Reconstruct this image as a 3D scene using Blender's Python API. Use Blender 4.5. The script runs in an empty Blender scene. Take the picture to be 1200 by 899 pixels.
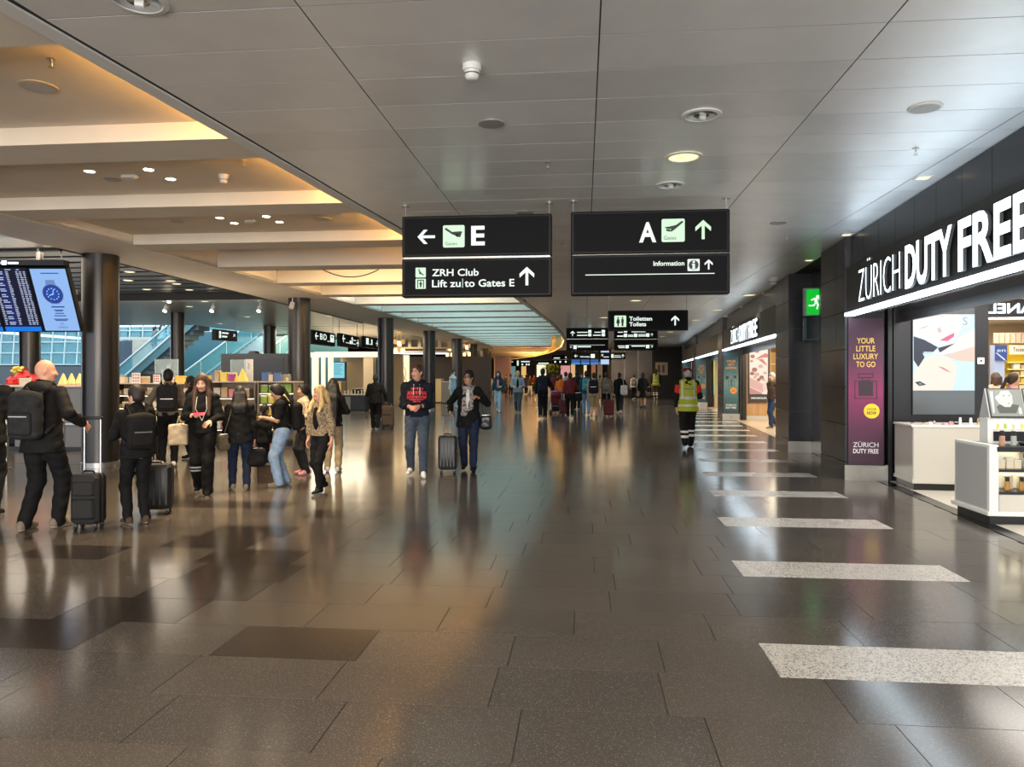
import bpy, math, random
import numpy as np
from math import sin, cos, tan, atan, atan2, pi, radians, sqrt
from mathutils import Vector, Matrix

random.seed(7)
SC = bpy.context.scene
COL = SC.collection

# ---------------------------------------------------------------- camera
EYE, FPX, HOR = 1.62, 865.0, 441.0          # eye height, focal length in pixels of a 1200 px wide frame, horizon row
YAW = atan(84.0 / 865.0)                    # the lens looks a little to the left of the hall's axis (+Y)
cd = bpy.data.cameras.new('camera')
cam = bpy.data.objects.new('camera', cd)
COL.objects.link(cam)
cam.location = (0, 0, EYE)
cam.rotation_euler = (pi / 2, 0, YAW)
cd.sensor_width = 36.0
cd.lens = 36.0 * FPX / 1200.0
cd.shift_y = -8.5 / 1200.0
cd.clip_start, cd.clip_end = 0.05, 300
SC.camera = cam

# ---------------------------------------------------------------- world, exposure
W = bpy.data.worlds.new('daylight')
SC.world = W
W.use_nodes = True
W.node_tree.nodes['Background'].inputs['Color'].default_value = (0.80, 0.88, 1.0, 1)
W.node_tree.nodes['Background'].inputs['Strength'].default_value = 1.0
SC.view_settings.view_transform = 'Standard'
SC.view_settings.look = 'None'
SC.view_settings.exposure = 1.55
SC.view_settings.gamma = 1.0
SC.view_settings.use_curve_mapping = False
SC.cycles.max_bounces = 8
SC.cycles.diffuse_bounces = 4
SC.cycles.glossy_bounces = 4
SC.cycles.use_denoising = True
SC.cycles.sample_clamp_indirect = 4.0


def lamp(name, kind, loc, energy, color, size=0.1, size_y=None, rot=(0, 0, 0), spot=None, blend=0.6):
    d = bpy.data.lights.new(name, kind)
    d.energy, d.color = energy, color
    if kind == 'AREA':
        d.size = size
        if size_y:
            d.shape, d.size_y = 'RECTANGLE', size_y
    else:
        d.shadow_soft_size = size
    if kind == 'SPOT':
        d.spot_size, d.spot_blend = spot, blend
    o = bpy.data.objects.new(name, d)
    o.location, o.rotation_euler = loc, rot
    COL.objects.link(o)
    return o


CEIL = 3.80
WARM, NEUT, COOL = (1.0, 0.72, 0.42), (1.0, 0.88, 0.72), (0.82, 0.92, 1.0)
# the hall goes on behind the camera: its ceiling lamp there, and an added fill light
lamp('rear_daylight', 'AREA', (-2.0, -7.4, 1.9), 470, (1.0, 0.93, 0.84), 11.0, 3.4, rot=(pi / 2, 0, 0))  # unseen fill added to brighten the ceiling and floor
lamp('hall_lamp', 'AREA', (-1.2, -2.5, 3.72), 420, NEUT, 5.0, 4.0)
# ceiling lamps of the shops
lamp('shop_lamp', 'AREA', (6.3, 8.6, 2.98), 95, (1.0, 0.95, 0.88), 3.0, 5.0)
lamp('shop_lamp', 'AREA', (9.3, 17.6, 2.98), 120, (1.0, 0.95, 0.86), 3.6, 7.0)
lamp('shop_lamp', 'AREA', (6.7, 24.0, 2.95), 150, (1.0, 0.86, 0.66), 2.4, 7.0)
lamp('shop_lamp', 'AREA', (8.8, 34, 2.95), 160, (1.0, 0.86, 0.66), 3.0, 6.0)
lamp('shop_lamp', 'AREA', (-13.5, 15.5, 3.74), 190, (1.0, 0.86, 0.68), 9.0, 9.0)
lamp('shop_lamp', 'AREA', (-13.5, 38, 3.7), 570, (1.0, 0.84, 0.60), 7.0, 12.0)
lamp('shop_lamp', 'AREA', (-12.0, 58, 3.7), 480, (1.0, 0.78, 0.5), 6.0, 14.0)
# the far concourse
lamp('hall_lamp', 'AREA', (1.5, 50, 3.74), 105, WARM, 3.0, 10.0)
lamp('hall_lamp', 'AREA', (-4.0, 76, 4.3), 630, (1.0, 0.62, 0.25), 5.0, 22.0)
for y_ in (52.6, 55.2, 57.7, 60.3, 62.8, 65.4, 68.0, 73.0, 78.0):
    lamp('recess_glow', 'POINT', (-3.6 - 0.06 * max(0, y_ - 55), y_ + 0.2, 4.25), 170, (1.0, 0.55, 0.18), 0.3)
lamp('hall_lamp', 'AREA', (0.5, 92, 3.7), 240, WARM, 6.0, 14.0)
# daylight through the roof glazing over the coffer and through the atrium's glass front
lamp('roof_daylight', 'AREA', (-4.3, 36, 5.15), 500, (0.42, 0.80, 1.0), 4.4, 33.0)
lamp('atrium_daylight', 'AREA', (-21, 33, 8.4), 480, (0.52, 0.88, 1.0), 18.0, 8.0)

# unseen fills added to brighten the ceiling: along the top of the nearest fascia sign, and on top of the gift shelves
lamp('fascia_uplight', 'AREA', (3.72, 7.0, 3.33), 7, (0.70, 0.86, 1.0), 0.12, 9.5, rot=(0, pi - 0.35, -0.066))
lamp('shelf_uplight', 'AREA', (-12.0, 17.3, 1.95), 30, (1.0, 0.86, 0.66), 5.0, 0.4, rot=(pi, 0, 0))
lamp('shelf_uplight', 'AREA', (-13.0, 15.5, 2.0), 24, (1.0, 0.86, 0.66), 5.0, 0.4, rot=(pi, 0, 0))

# ---------------------------------------------------------------- pixel helpers (a column of the frame -> a bearing)
CY, SY = cos(YAW), sin(YAW)


def bear(px):
    u = (px - 600.0) / FPX
    return u * CY - SY, CY + u * SY


def at_y(px, y):
    """x on the plane y = const that is seen in column px, and its depth"""
    ax, ay = bear(px)
    z = y / ay
    return ax * z, z


def gnd(px, py):
    z = FPX * EYE / (py - HOR)
    ax, ay = bear(px)
    return ax * z, ay * z


def onceil(px, py, zc=CEIL):
    z = FPX * (zc - EYE) / (HOR - py)
    ax, ay = bear(px)
    return ax * z, ay * z


def hgt(py, depth):
    return EYE + (HOR - py) * depth / FPX


def depth_of(x, y):
    return y * CY - x * SY


# ---------------------------------------------------------------- materials
MATS = {}
EK = 0.36            # printed and lit faces are matched to the exposure below


def mat(name, color=(0.5, 0.5, 0.5), rough=0.5, metal=0.0, emit=0.0, ecol=None, spec=0.5, alpha=None, trans=0.0):
    if name in MATS:
        return MATS[name]
    m = bpy.data.materials.new(name)
    m.use_nodes = True
    b = m.node_tree.nodes['Principled BSDF']
    b.inputs['Base Color'].default_value = (*color, 1)
    b.inputs['Roughness'].default_value = rough
    b.inputs['Metallic'].default_value = metal
    b.inputs['Specular IOR Level'].default_value = spec
    if emit:
        if emit <= 1.25:
            emit *= EK
            b.inputs['Base Color'].default_value = (*(0.25 * v for v in color), 1)
        b.inputs['Emission Color'].default_value = (*(ecol or color), 1)
        b.inputs['Emission Strength'].default_value = emit
    if trans:
        b.inputs['Transmission Weight'].default_value = trans
    if alpha is not None:
        b.inputs['Alpha'].default_value = alpha
    MATS[name] = m
    return m


def noisy(name, c1, c2, scale=8.0, rough=0.6, metal=0.0, bump=0.0, detail=3.0, stretch=None, kind='noise', lo=0.35, hi=0.65, bscale=None, rrange=None):
    """two colours mixed by a noise in object space, with an optional fine relief"""
    if name in MATS:
        return MATS[name]
    m = mat(name, c1, rough, metal)
    nt = m.node_tree
    b = nt.nodes['Principled BSDF']
    tc = nt.nodes.new('ShaderNodeTexCoord')
    src = tc.outputs['Object']
    if stretch:
        mp = nt.nodes.new('ShaderNodeMapping')
        mp.inputs['Scale'].default_value = stretch
        nt.links.new(src, mp.inputs['Vector'])
        src = mp.outputs['Vector']
    if kind == 'noise':
        n = nt.nodes.new('ShaderNodeTexNoise')
        n.inputs['Detail'].default_value = detail
        out = n.outputs['Fac']
    else:
        n = nt.nodes.new('ShaderNodeTexVoronoi')
        out = n.outputs['Distance']
    n.inputs['Scale'].default_value = scale
    nt.links.new(src, n.inputs['Vector'])
    r = nt.nodes.new('ShaderNodeValToRGB')
    r.color_ramp.elements[0].position, r.color_ramp.elements[1].position = lo, hi
    r.color_ramp.elements[0].color, r.color_ramp.elements[1].color = (*c1, 1), (*c2, 1)
    nt.links.new(out, r.inputs['Fac'])
    nt.links.new(r.outputs['Color'], b.inputs['Base Color'])
    if bump:
        n2 = nt.nodes.new('ShaderNodeTexNoise')
        n2.inputs['Scale'].default_value = bscale or scale * 4
        nt.links.new(src, n2.inputs['Vector'])
        bp = nt.nodes.new('ShaderNodeBump')
        bp.inputs['Strength'].default_value = bump
        bp.inputs['Distance'].default_value = 0.01
        nt.links.new(n2.outputs['Fac'], bp.inputs['Height'])
        nt.links.new(bp.outputs['Normal'], b.inputs['Normal'])
    return m


def terrazzo(name, base, chip, dens=0.5, rough=0.2, scale=120.0):
    """polished stone: a base with scattered pale and dark chips"""
    m = mat(name, base, rough)
    nt = m.node_tree
    b = nt.nodes['Principled BSDF']
    g = nt.nodes.new('ShaderNodeNewGeometry')
    v = nt.nodes.new('ShaderNodeTexVoronoi')
    v.inputs['Scale'].default_value = scale
    nt.links.new(g.outputs['Position'], v.inputs['Vector'])
    hs = nt.nodes.new('ShaderNodeSeparateColor')
    nt.links.new(v.outputs['Color'], hs.inputs['Color'])
    r = nt.nodes.new('ShaderNodeValToRGB')
    e = r.color_ramp.elements
    e[0].position, e[1].position = dens, min(1.0, dens + 0.06)
    e[0].color, e[1].color = (*base, 1), (*chip, 1)
    nt.links.new(hs.outputs['Red'], r.inputs['Fac'])
    n = nt.nodes.new('ShaderNodeTexNoise')
    n.inputs['Scale'].default_value = 0.9
    n.inputs['Detail'].default_value = 4
    nt.links.new(g.outputs['Position'], n.inputs['Vector'])
    mx = nt.nodes.new('ShaderNodeMix')
    mx.data_type, mx.blend_type = 'RGBA', 'MULTIPLY'
    mx.inputs['Factor'].default_value = 1.0
    r2 = nt.nodes.new('ShaderNodeValToRGB')
    r2.color_ramp.elements[0].color, r2.color_ramp.elements[1].color = (0.75, 0.75, 0.75, 1), (1.2, 1.2, 1.2, 1)
    nt.links.new(n.outputs['Fac'], r2.inputs['Fac'])
    nt.links.new(r.outputs['Color'], mx.inputs['A'])
    nt.links.new(r2.outputs['Color'], mx.inputs['B'])
    nt.links.new(mx.outputs['Result'], b.inputs['Base Color'])
    mr = nt.nodes.new('ShaderNodeMapRange')
    mr.inputs['To Min'].default_value, mr.inputs['To Max'].default_value = rough * 0.8, rough * 1.3
    nt.links.new(n.outputs['Fac'], mr.inputs['Value'])
    nt.links.new(mr.outputs['Result'], b.inputs['Roughness'])
    return m


# ---------------------------------------------------------------- mesh builder
class MB:
    def __init__(self):
        self.v, self.f, self.m = [], [], []

    def add(self, vs, fs, mi=0):
        b = len(self.v)
        self.v.extend(tuple(p) for p in vs)
        for f in fs:
            self.f.append(tuple(b + i for i in f))
            self.m.append(mi)
        return self

    def box(self, x0, x1, y0, y1, z0, z1, mi=0):
        vs = [(x, y, z) for z in (z0, z1) for y in (y0, y1) for x in (x0, x1)]
        return self.add(vs, [(0, 2, 3, 1), (4, 5, 7, 6), (0, 1, 5, 4), (2, 6, 7, 3), (0, 4, 6, 2), (1, 3, 7, 5)], mi)

    def bev(self, x0, x1, y0, y1, z0, z1, r=0.01, mi=0):
        """box with chamfered vertical and horizontal edges (convex hull of three inset slabs)"""
        r = min(r, (x1 - x0) / 2.01, (y1 - y0) / 2.01, (z1 - z0) / 2.01)

        def ring(z, i):
            a, b, c, d = x0 + i, x1 - i, y0 + i, y1 - i
            q = r
            return [(a + q, c, z), (b - q, c, z), (b, c + q, z), (b, d - q, z), (b - q, d, z), (a + q, d, z), (a, d - q, z), (a, c + q, z)]
        q = r * 0.999
        rings = [ring(z0, q * 0.6), ring(z0 + r, 0), ring(z1 - r, 0), ring(z1, q * 0.6)]
        vs = sum(rings, [])
        fs = [tuple(range(7, -1, -1)), tuple(range(24, 32))]
        for k in range(3):
            for i in range(8):
                j = (i + 1) % 8
                fs.append((k * 8 + i, k * 8 + j, k * 8 + 8 + j, k * 8 + 8 + i))
        return self.add(vs, fs, mi)

    def prism(self, poly, z0, z1, mi=0, axis='z'):
        """extrude a 2-D polygon; axis z: (x,y)->z, axis y: (x,z)->y, axis x: (y,z)->x"""
        n = len(poly)
        ar = sum(poly[i][0] * poly[(i + 1) % n][1] - poly[(i + 1) % n][0] * poly[i][1] for i in range(n))
        if ar < 0:
            poly = poly[::-1]
        f = {'z': lambda a, b, c: (a, b, c), 'y': lambda a, b, c: (a, c, b), 'x': lambda a, b, c: (c, a, b)}[axis]
        vs = [f(a, b, z0) for a, b in poly] + [f(a, b, z1) for a, b in poly]
        fs = [tuple(range(n - 1, -1, -1)), tuple(range(n, 2 * n))] + [(i, (i + 1) % n, n + (i + 1) % n, n + i) for i in range(n)]
        if axis == 'y':
            fs = [q[::-1] for q in fs]
        return self.add(vs, fs, mi)

    def tube(self, a, b, r, n=10, mi=0, r2=None):
        a, b = Vector(a), Vector(b)
        r2 = r if r2 is None else r2
        w = (b - a).normalized()
        u = w.orthogonal().normalized()
        t = w.cross(u)
        vs = []
        for p, q in ((a, r), (b, r2)):
            for i in range(n):
                k = 2 * pi * i / n
                vs.append(p + u * (q * cos(k)) + t * (q * sin(k)))
        fs = [tuple(range(n - 1, -1, -1)), tuple(range(n, 2 * n))] + [(i, (i + 1) % n, n + (i + 1) % n, n + i) for i in range(n)]
        return self.add(vs, fs, mi)

    def path(self, pts, r, n=6, mi=0):
        for a, b in zip(pts[:-1], pts[1:]):
            self.tube(a, b, r, n, mi)
        return self

    def lathe(self, prof, n=20, c=(0, 0, 0), mi=0, caps=True):
        """revolve (r, z) pairs about a vertical axis through c"""
        vs, fs = [], []
        for r, z in prof:
            for i in range(n):
                k = 2 * pi * i / n
                vs.append((c[0] + r * cos(k), c[1] + r * sin(k), c[2] + z))
        for j in range(len(prof) - 1):
            for i in range(n):
                i2 = (i + 1) % n
                fs.append((j * n + i, j * n + i2, (j + 1) * n + i2, (j + 1) * n + i))
        flat = max(z for _, z in prof) - min(z for _, z in prof) < 2e-3
        if flat:
            caps = False
        if caps and prof[0][0] > 1e-6:
            fs.append(tuple(range(n - 1, -1, -1)))
        if caps and prof[-1][0] > 1e-6:
            fs.append(tuple((len(prof) - 1) * n + i for i in range(n)))
        return self.add(vs, fs, mi)

    def ball(self, c, r, nu=10, nv=7, mi=0):
        rx, ry, rz = (r, r, r) if isinstance(r, (int, float)) else r
        vs, fs = [], []
        for j in range(nv + 1):
            t = pi * j / nv
            for i in range(nu):
                k = 2 * pi * i / nu
                vs.append((c[0] + rx * sin(t) * cos(k), c[1] + ry * sin(t) * sin(k), c[2] - rz * cos(t)))
        for j in range(nv):
            for i in range(nu):
                i2 = (i + 1) % nu
                fs.append((j * nu + i, j * nu + i2, (j + 1) * nu + i2, (j + 1) * nu + i))
        return self.add(vs, fs, mi)

    def face(self, pts, mi=0):
        return self.add(pts, [tuple(range(len(pts)))], mi)

    def flat(self, poly, y, th=0.004, mi=0):
        """a thin plate of outline (x, z) whose front lies at y, facing -y"""
        return self.prism(poly, y, y + th, mi, 'y')

    def xform(self, M, start=0):
        for i in range(start, len(self.v)):
            self.v[i] = tuple(M @ Vector(self.v[i]))
        return self

    def build(self, name, mats, parent=None, smooth=False, angle=None, **props):
        me = bpy.data.meshes.new(name)
        me.from_pydata(self.v, [], self.f)
        if not isinstance(mats, (list, tuple)):
            mats = [mats]
        for m in mats:
            me.materials.append(m)
        if len(mats) > 1:
            me.polygons.foreach_set('material_index', self.m)
        if smooth:
            me.polygons.foreach_set('use_smooth', [True] * len(me.polygons))
            if angle:
                me.set_sharp_from_angle(angle=angle)
        me.update()
        o = bpy.data.objects.new(name, me)
        COL.objects.link(o)
        if parent is not None:
            o.parent = parent
        for k, v in props.items():
            o[k] = v
        return o


def empty(name, loc=(0, 0, 0), rz=0.0, label=None, cat=None, group=None, kind=None):
    o = bpy.data.objects.new(name, None)
    o.empty_display_size = 0.1
    o.location, o.rotation_euler = loc, (0, 0, rz)
    COL.objects.link(o)
    return tag(o, label, cat, group, kind)


def tag(o, label=None, cat=None, group=None, kind=None):
    for k, v in (('label', label), ('category', cat), ('group', group), ('kind', kind)):
        if v:
            o[k] = v
    return o


ORD = 'first second third fourth fifth sixth seventh eighth ninth tenth eleventh twelfth thirteenth fourteenth fifteenth sixteenth seventeenth eighteenth nineteenth twentieth'.split()
ORD += ['twenty-' + o for o in ORD[:9]]


def dup(root, loc=None, rz=None, label=None, group=None, depth=0):
    r = root.copy()
    COL.objects.link(r)
    if loc is not None:
        r.location = loc
    if rz is not None:
        r.rotation_euler = (0, 0, rz)
    if label:
        r['label'] = label
    if group:
        r['group'] = group
    for c in list(root.children):
        k = dup(c, depth=depth + 1)
        k.parent = r
    return r


# ---------------------------------------------------------------- lettering
_TXT = {}


def glyphs(body, bold=0.0):
    key = (body, bold)
    if key not in _TXT:
        c = bpy.data.curves.new('lettering', 'FONT')
        c.body = body
        c.size = 1.0
        c.offset = bold
        c.resolution_u = 3
        o = bpy.data.objects.new('lettering', c)
        COL.objects.link(o)
        dg = bpy.context.evaluated_depsgraph_get()
        me = bpy.data.meshes.new_from_object(o.evaluated_get(dg))
        vs = [tuple(v.co) for v in me.vertices]
        fs = [tuple(p.vertices) for p in me.polygons]
        bpy.data.objects.remove(o)
        bpy.data.curves.remove(c)
        bpy.data.meshes.remove(me)
        xs = [v[0] for v in vs] or [0]
        ys = [v[1] for v in vs] or [0]
        _TXT[key] = (vs, fs, min(xs), max(xs), min(ys), max(ys))
    return _TXT[key]


def text(mb, body, x, z, size, y=0.0, bold=0.0, width=None, align='l', mi=0, mirror=False, depth=0.0, smi=0):
    """flat lettering facing -y: cap height about `size`, lower-left at (x, z), optionally fitted to `width`"""
    vs, fs, x0, x1, y0, y1 = glyphs(body, bold)
    k = size / 0.70
    kx = k if width is None else width / max(1e-6, x1 - x0)
    wd = (x1 - x0) * kx
    ox = x - (0 if align == 'l' else wd / 2 if align == 'c' else wd)
    P = []
    for a, b, _ in vs:
        q = (x1 - a if mirror else a - x0) * kx
        P.append((ox + q, y, z + b * k))
    F = [f[::-1] for f in fs] if mirror else fs
    mb.add(P, F, mi)
    if depth:
        mb.add([(p[0], p[1] + depth, p[2]) for p in P], [f[::-1] for f in F], smi)
        cnt = {}
        for f in F:
            for i in range(len(f)):
                e = (f[i], f[(i + 1) % len(f)])
                cnt[e] = 1
        b = len(mb.v) - 2 * len(P)
        n = len(P)
        for (i, j) in cnt:
            if (j, i) not in cnt:
                mb.f.append((b + j, b + i, b + n + i, b + n + j))
                mb.m.append(smi)
    return ox, wd


def arrow(mb, x, z, s, ang, y=0.0, mi=0):
    """sign arrow of size s centred at (x, z); ang 0 points up"""
    t = 0.15 * s
    polys = [[(-t / 2, -s / 2), (t / 2, -s / 2), (t / 2, s * 0.42), (-t / 2, s * 0.42)]]
    for sg in (-1, 1):
        polys.append([(0, s * 0.5), (0, s * 0.5 - t * 1.5), (sg * (0.40 * s - t * 0.05), 0.5 * s - 0.40 * s - t * 1.2), (sg * 0.40 * s, 0.5 * s - 0.40 * s + t * 0.2)])
    c, n = cos(ang), sin(ang)
    for p in polys:
        mb.flat([(x + a * c - b * n, z + a * n + b * c) for a, b in p], y, 0.003, mi)


def rrect(x0, x1, z0, z1, r=0.02, n=3):
    out = []
    for cx, cz, a0 in ((x1 - r, z1 - r, 0), (x0 + r, z1 - r, 90), (x0 + r, z0 + r, 180), (x1 - r, z0 + r, 270)):
        for i in range(n + 1):
            a = radians(a0 + 90 * i / n)
            out.append((cx + r * cos(a), cz + r * sin(a)))
    return out


def disc(cx, cz, r, n=20, ky=1.0):
    return [(cx + r * cos(2 * pi * i / n), cz + r * ky * sin(2 * pi * i / n)) for i in range(n)]

# =====================================================================================================================
#  THE SETTING
# =====================================================================================================================
STEEL = noisy('brushed_steel', (0.38, 0.36, 0.33), (0.48, 0.46, 0.42), 30, 0.32, 0.9, stretch=(1, 1, 12))
DARKSTONE = terrazzo('dark_wall_stone', (0.024, 0.026, 0.034), (0.05, 0.052, 0.062), 0.85, 0.24, 260)
BLACK = mat('black_satin', (0.010, 0.010, 0.012), 0.35)
BLACKM = mat('black_matt', (0.012, 0.012, 0.013), 0.6)
PLASTER = noisy('plaster_beige', (0.74, 0.66, 0.55), (0.78, 0.70, 0.59), 2.0, 0.75, bump=0.02)
PLASTER_IN = noisy('plaster_cream', (0.66, 0.58, 0.47), (0.70, 0.62, 0.50), 1.5, 0.8, bump=0.02)
CREAM = mat('cream_lacquer', (0.54, 0.51, 0.45), 0.35)
WHITE = mat('white_lacquer', (0.75, 0.74, 0.70), 0.3)
LETTER = mat('lit_white_print', (0.3, 0.32, 0.3), 0.4, emit=0.95, ecol=(0.86, 1.0, 0.90))
LETTERG = mat('lit_green_print', (0.2, 0.3, 0.2), 0.4, emit=0.85, ecol=(0.72, 1.0, 0.72))
LED = mat('led_white', (1, 1, 1), 0.4, emit=3.2, ecol=(0.74, 0.89, 1.0))
GLASS = mat('clear_glass', (0.9, 0.97, 0.97), 0.03, alpha=0.16)
WOOD = noisy('oak_veneer', (0.42, 0.24, 0.10), (0.55, 0.33, 0.15), 6, 0.45, stretch=(1, 1, 0.08))

# ---- facade frame: B + slope describe the shopfront line, local x = into the shops, local y = along the hall
FB, FS = 3.288, 0.066
FA = atan(FS)
FC, FN = cos(FA), sin(FA)


def Fw(t, s):
    return FB + t * FC + s * FN, -t * FN + s * FC


def sF(px, t=0.0):
    ax, ay = bear(px)
    z = (t + FB * FC) / (FC * ax - FN * ay)
    return FN * (ax * z - FB) + FC * ay * z


def tF(px, s):
    ax, ay = bear(px)
    z = (s + FN * FB) / (FN * ax + FC * ay)
    return FC * (ax * z - FB) - FN * ay * z


def dF(t, s):
    return depth_of(*Fw(t, s))


def zF(py, t, s):
    return hgt(py, dF(t, s))


def fempty(name, t, s, z=0.0, turn=0.0, **k):
    x, y = Fw(t, s)
    return empty(name, (x, y, z), -FA + turn, **k)


FLOC = dict(loc=(FB, 0, 0), rz=-FA)


def place_f(o):
    o.location, o.rotation_euler = (FB, 0, 0), (0, 0, -FA)
    return o


# ---- the outline of the oval recess in the ceiling
RB = [(-3.80, -8), (-3.43, 4.0), (-3.19, 6.5), (-2.96, 9.1), (-2.74, 11.3), (-2.30, 15.6), (-1.91, 20.0), (-1.66, 24.3), (-1.35, 30.3), (-1.17, 37.5), (-1.15, 44.7), (-1.6, 55), (-2.92, 68), (-5.4, 82), (-9.4, 95)]
LB = [(-8.4, -8), (-8.0, 4), (-7.77, 9.2), (-7.45, 11.6), (-7.2, 16), (-6.95, 20.5), (-6.77, 24.4), (-6.65, 30), (-6.5, 43.5), (-6.57, 52), (-7.3, 60), (-10.5, 70), (-14, 84), (-16, 95)]


def interp(tab, y):
    for (x0, y0), (x1, y1) in zip(tab[:-1], tab[1:]):
        if y <= y1:
            return x0 + (x1 - x0) * (y - y0) / (y1 - y0)
    return tab[-1][0]


def rb(y):
    return interp(RB, y)


def lb(y):
    return interp(LB, y)


# ---------------------------------------------------------------- floor
STONES = [terrazzo('terrazzo_%s' % n, c, (0.27, 0.24, 0.21), 0.925, 0.14, 330) for n, c in
          (('brown', (0.092, 0.078, 0.066)), ('grey', (0.082, 0.071, 0.062)), ('umber', (0.099, 0.083, 0.069)))]
DARKTILE = terrazzo('terrazzo_dark', (0.036, 0.027, 0.022), (0.16, 0.13, 0.11), 0.94, 0.16, 330)
PALE = terrazzo('terrazzo_pale', (0.60, 0.56, 0.51), (0.22, 0.20, 0.18), 0.72, 0.26, 130)
GROUT = mat('grout', (0.030, 0.026, 0.023), 0.6)
b = MB()
b.box(-46, 16, -8, 112, -0.3, -0.006)
floor = b.build('floor', GROUT, kind='structure')
ROW, TL, Y0 = 0.51, 0.87, 4.095
STRIPX = lambda k: 1.054 + 0.235 * k
dark_at = [gnd(*p) for p in ((385, 755), (38, 742), (100, 713), (170, 712), (300, 690), (255, 690), (250, 672), (300, 655), (345, 650), (290, 633), (330, 622), (110, 648), (300, 625), (250, 588), (310, 592), (380, 600))]


def intervals(j, x0, x1):
    """the runs of a row that tiles fill (a pale strip interrupts every fourth row)"""
    if j % 4 == 0 and j >= 0:
        a = STRIPX(j // 4)
        return [(x0, a), (a + 1.75, x1)]
    return [(x0, x1)]


def row_tiles(j, x0, x1):
    rnd = random.Random(1000 + j)
    out = []
    for a, c in intervals(j, x0, x1):
        x = a if c - a < 2 else (c - TL * math.ceil((c - a) / TL) - rnd.random() * TL * 0.9)
        while x < c - 0.02:
            e = x + TL
            if e > c - 0.18:
                e = c
            lo = max(x, a)
            if e - lo > 0.03:
                out.append((lo, e))
            x = e
    return out


SH = lambda y: FB + FS * y + 0.45          # where the hall floor ends at the shops
G = 0.0024
n_t = 0
stuff = MB()
for j in range(-5, 110):
    y0 = Y0 + ROW * j
    y1 = y0 + ROW
    near = y0 < 12.6
    dmid = y1 + 0.3
    xl = max(-8.9, bear(-60)[0] / bear(-60)[1] * dmid - 0.9) if near else max(-20.0, bear(-40)[0] / bear(-40)[1] * dmid)
    xr = min(SH(y0), bear(1260)[0] / bear(1260)[1] * dmid + 0.9)
    if y0 > 40:
        break
    for a, c in row_tiles(j, xl, xr):
        rnd = random.Random(int(a * 100) + j * 977)
        isdark = near and any(a <= p[0] <= c and y0 <= p[1] <= y1 for p in dark_at)
        if near and n_t < 298:
            dz = rnd.uniform(-0.0006, 0.0)
            t = MB()
            t.box(a + G, c - G, y0 + G, y1 - G, -0.02, dz)
            t.build('floor_tile', DARKTILE if isdark else STONES[rnd.choice((0, 0, 1, 1, 2, 2))], floor)
            n_t += 1
        else:
            stuff.box(a + G, c - G, y0 + G, y1 - G, -0.02, 0, rnd.choice((0, 0, 1, 1, 2, 2)))
stuff.box(-26, 14, Y0 + ROW * 71 + .35, 112, -0.02, 0, 0)
stuff.build('floor_tiles', STONES, floor, kind='stuff')
for k in range(0, 22):
    y0 = Y0 + 4 * ROW * k
    x0 = STRIPX(k)
    t = MB()
    t.box(x0 + G, min(x0 + 1.75, SH(y0)) - G, y0 + G, y0 + ROW - G, -0.02, 0.0004)
    t.build('pale_paver', PALE, floor)
# stone under the left shops
b = MB()
b.box(-45, -8.9, -4, 42, -0.03, -0.004)
b.build('shop_paving', STONES[1], floor)
# shop floors on the right: a black threshold, then pale stone
b = MB()
b.box(0.45, 0.62, 2.0, 11.95, -0.02, 0.003, 0)
b.box(0.62, 9.5, 2.0, 16.5, -0.02, 0.003, 1)
b.box(3.2, 9.5, 16.5, 22.5, -0.02, 0.003, 1)
b.box(0.45, 3.2, 16.5, 22.5, -0.02, 0.003, 2)
b.box(0.45, 9.5, 22.5, 56.0, -0.02, 0.003, 2)
place_f(b.build('shop_floor', [mat('threshold_black', (0.012, 0.012, 0.013), 0.2), mat('pale_shop_stone', (0.62, 0.57, 0.48), 0.25), mat('tan_shop_stone', (0.50, 0.40, 0.28), 0.25)], floor))

# ---------------------------------------------------------------- ceiling of metal panels
PANEL = noisy('ceiling_metal', (0.73, 0.725, 0.715), (0.77, 0.765, 0.755), 3, 0.36, 0.30, bump=0.015, bscale=6)
PANEL2 = noisy('ceiling_metal_b', (0.68, 0.675, 0.665), (0.72, 0.715, 0.705), 3, 0.34, 0.30, bump=0.015, bscale=6)
DARKGAP = mat('ceiling_void', (0.02, 0.02, 0.02), 0.8)
b = MB()
ys = [-8, -2, 2] + [2 + 1.08 * i for i in range(1, 54)] + [62, 66, 70, 76, 82, 88, 95]
for y0, y1 in zip(ys[:-1], ys[1:]):
    v = [(rb(y0), y0), (14, y0), (14, y1), (rb(y1), y1)]
    b.prism(v, CEIL + 0.0032, CEIL + 0.10)
b.prism([(-30, 95), (14, 95), (14, 112), (-30, 112)], CEIL, CEIL + 0.1)
b.prism([(-8.5, -8), (14, -8), (14, 2.0), (-8.5, 2.0)], CEIL, CEIL + 0.02)
ceiling = b.build('ceiling', [DARKGAP], kind='structure')
COLS = [-99, -1.67, 0.10, 1.87, 3.60, 99]
PR = 0.54
far = MB()
n_p = 0
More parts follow.
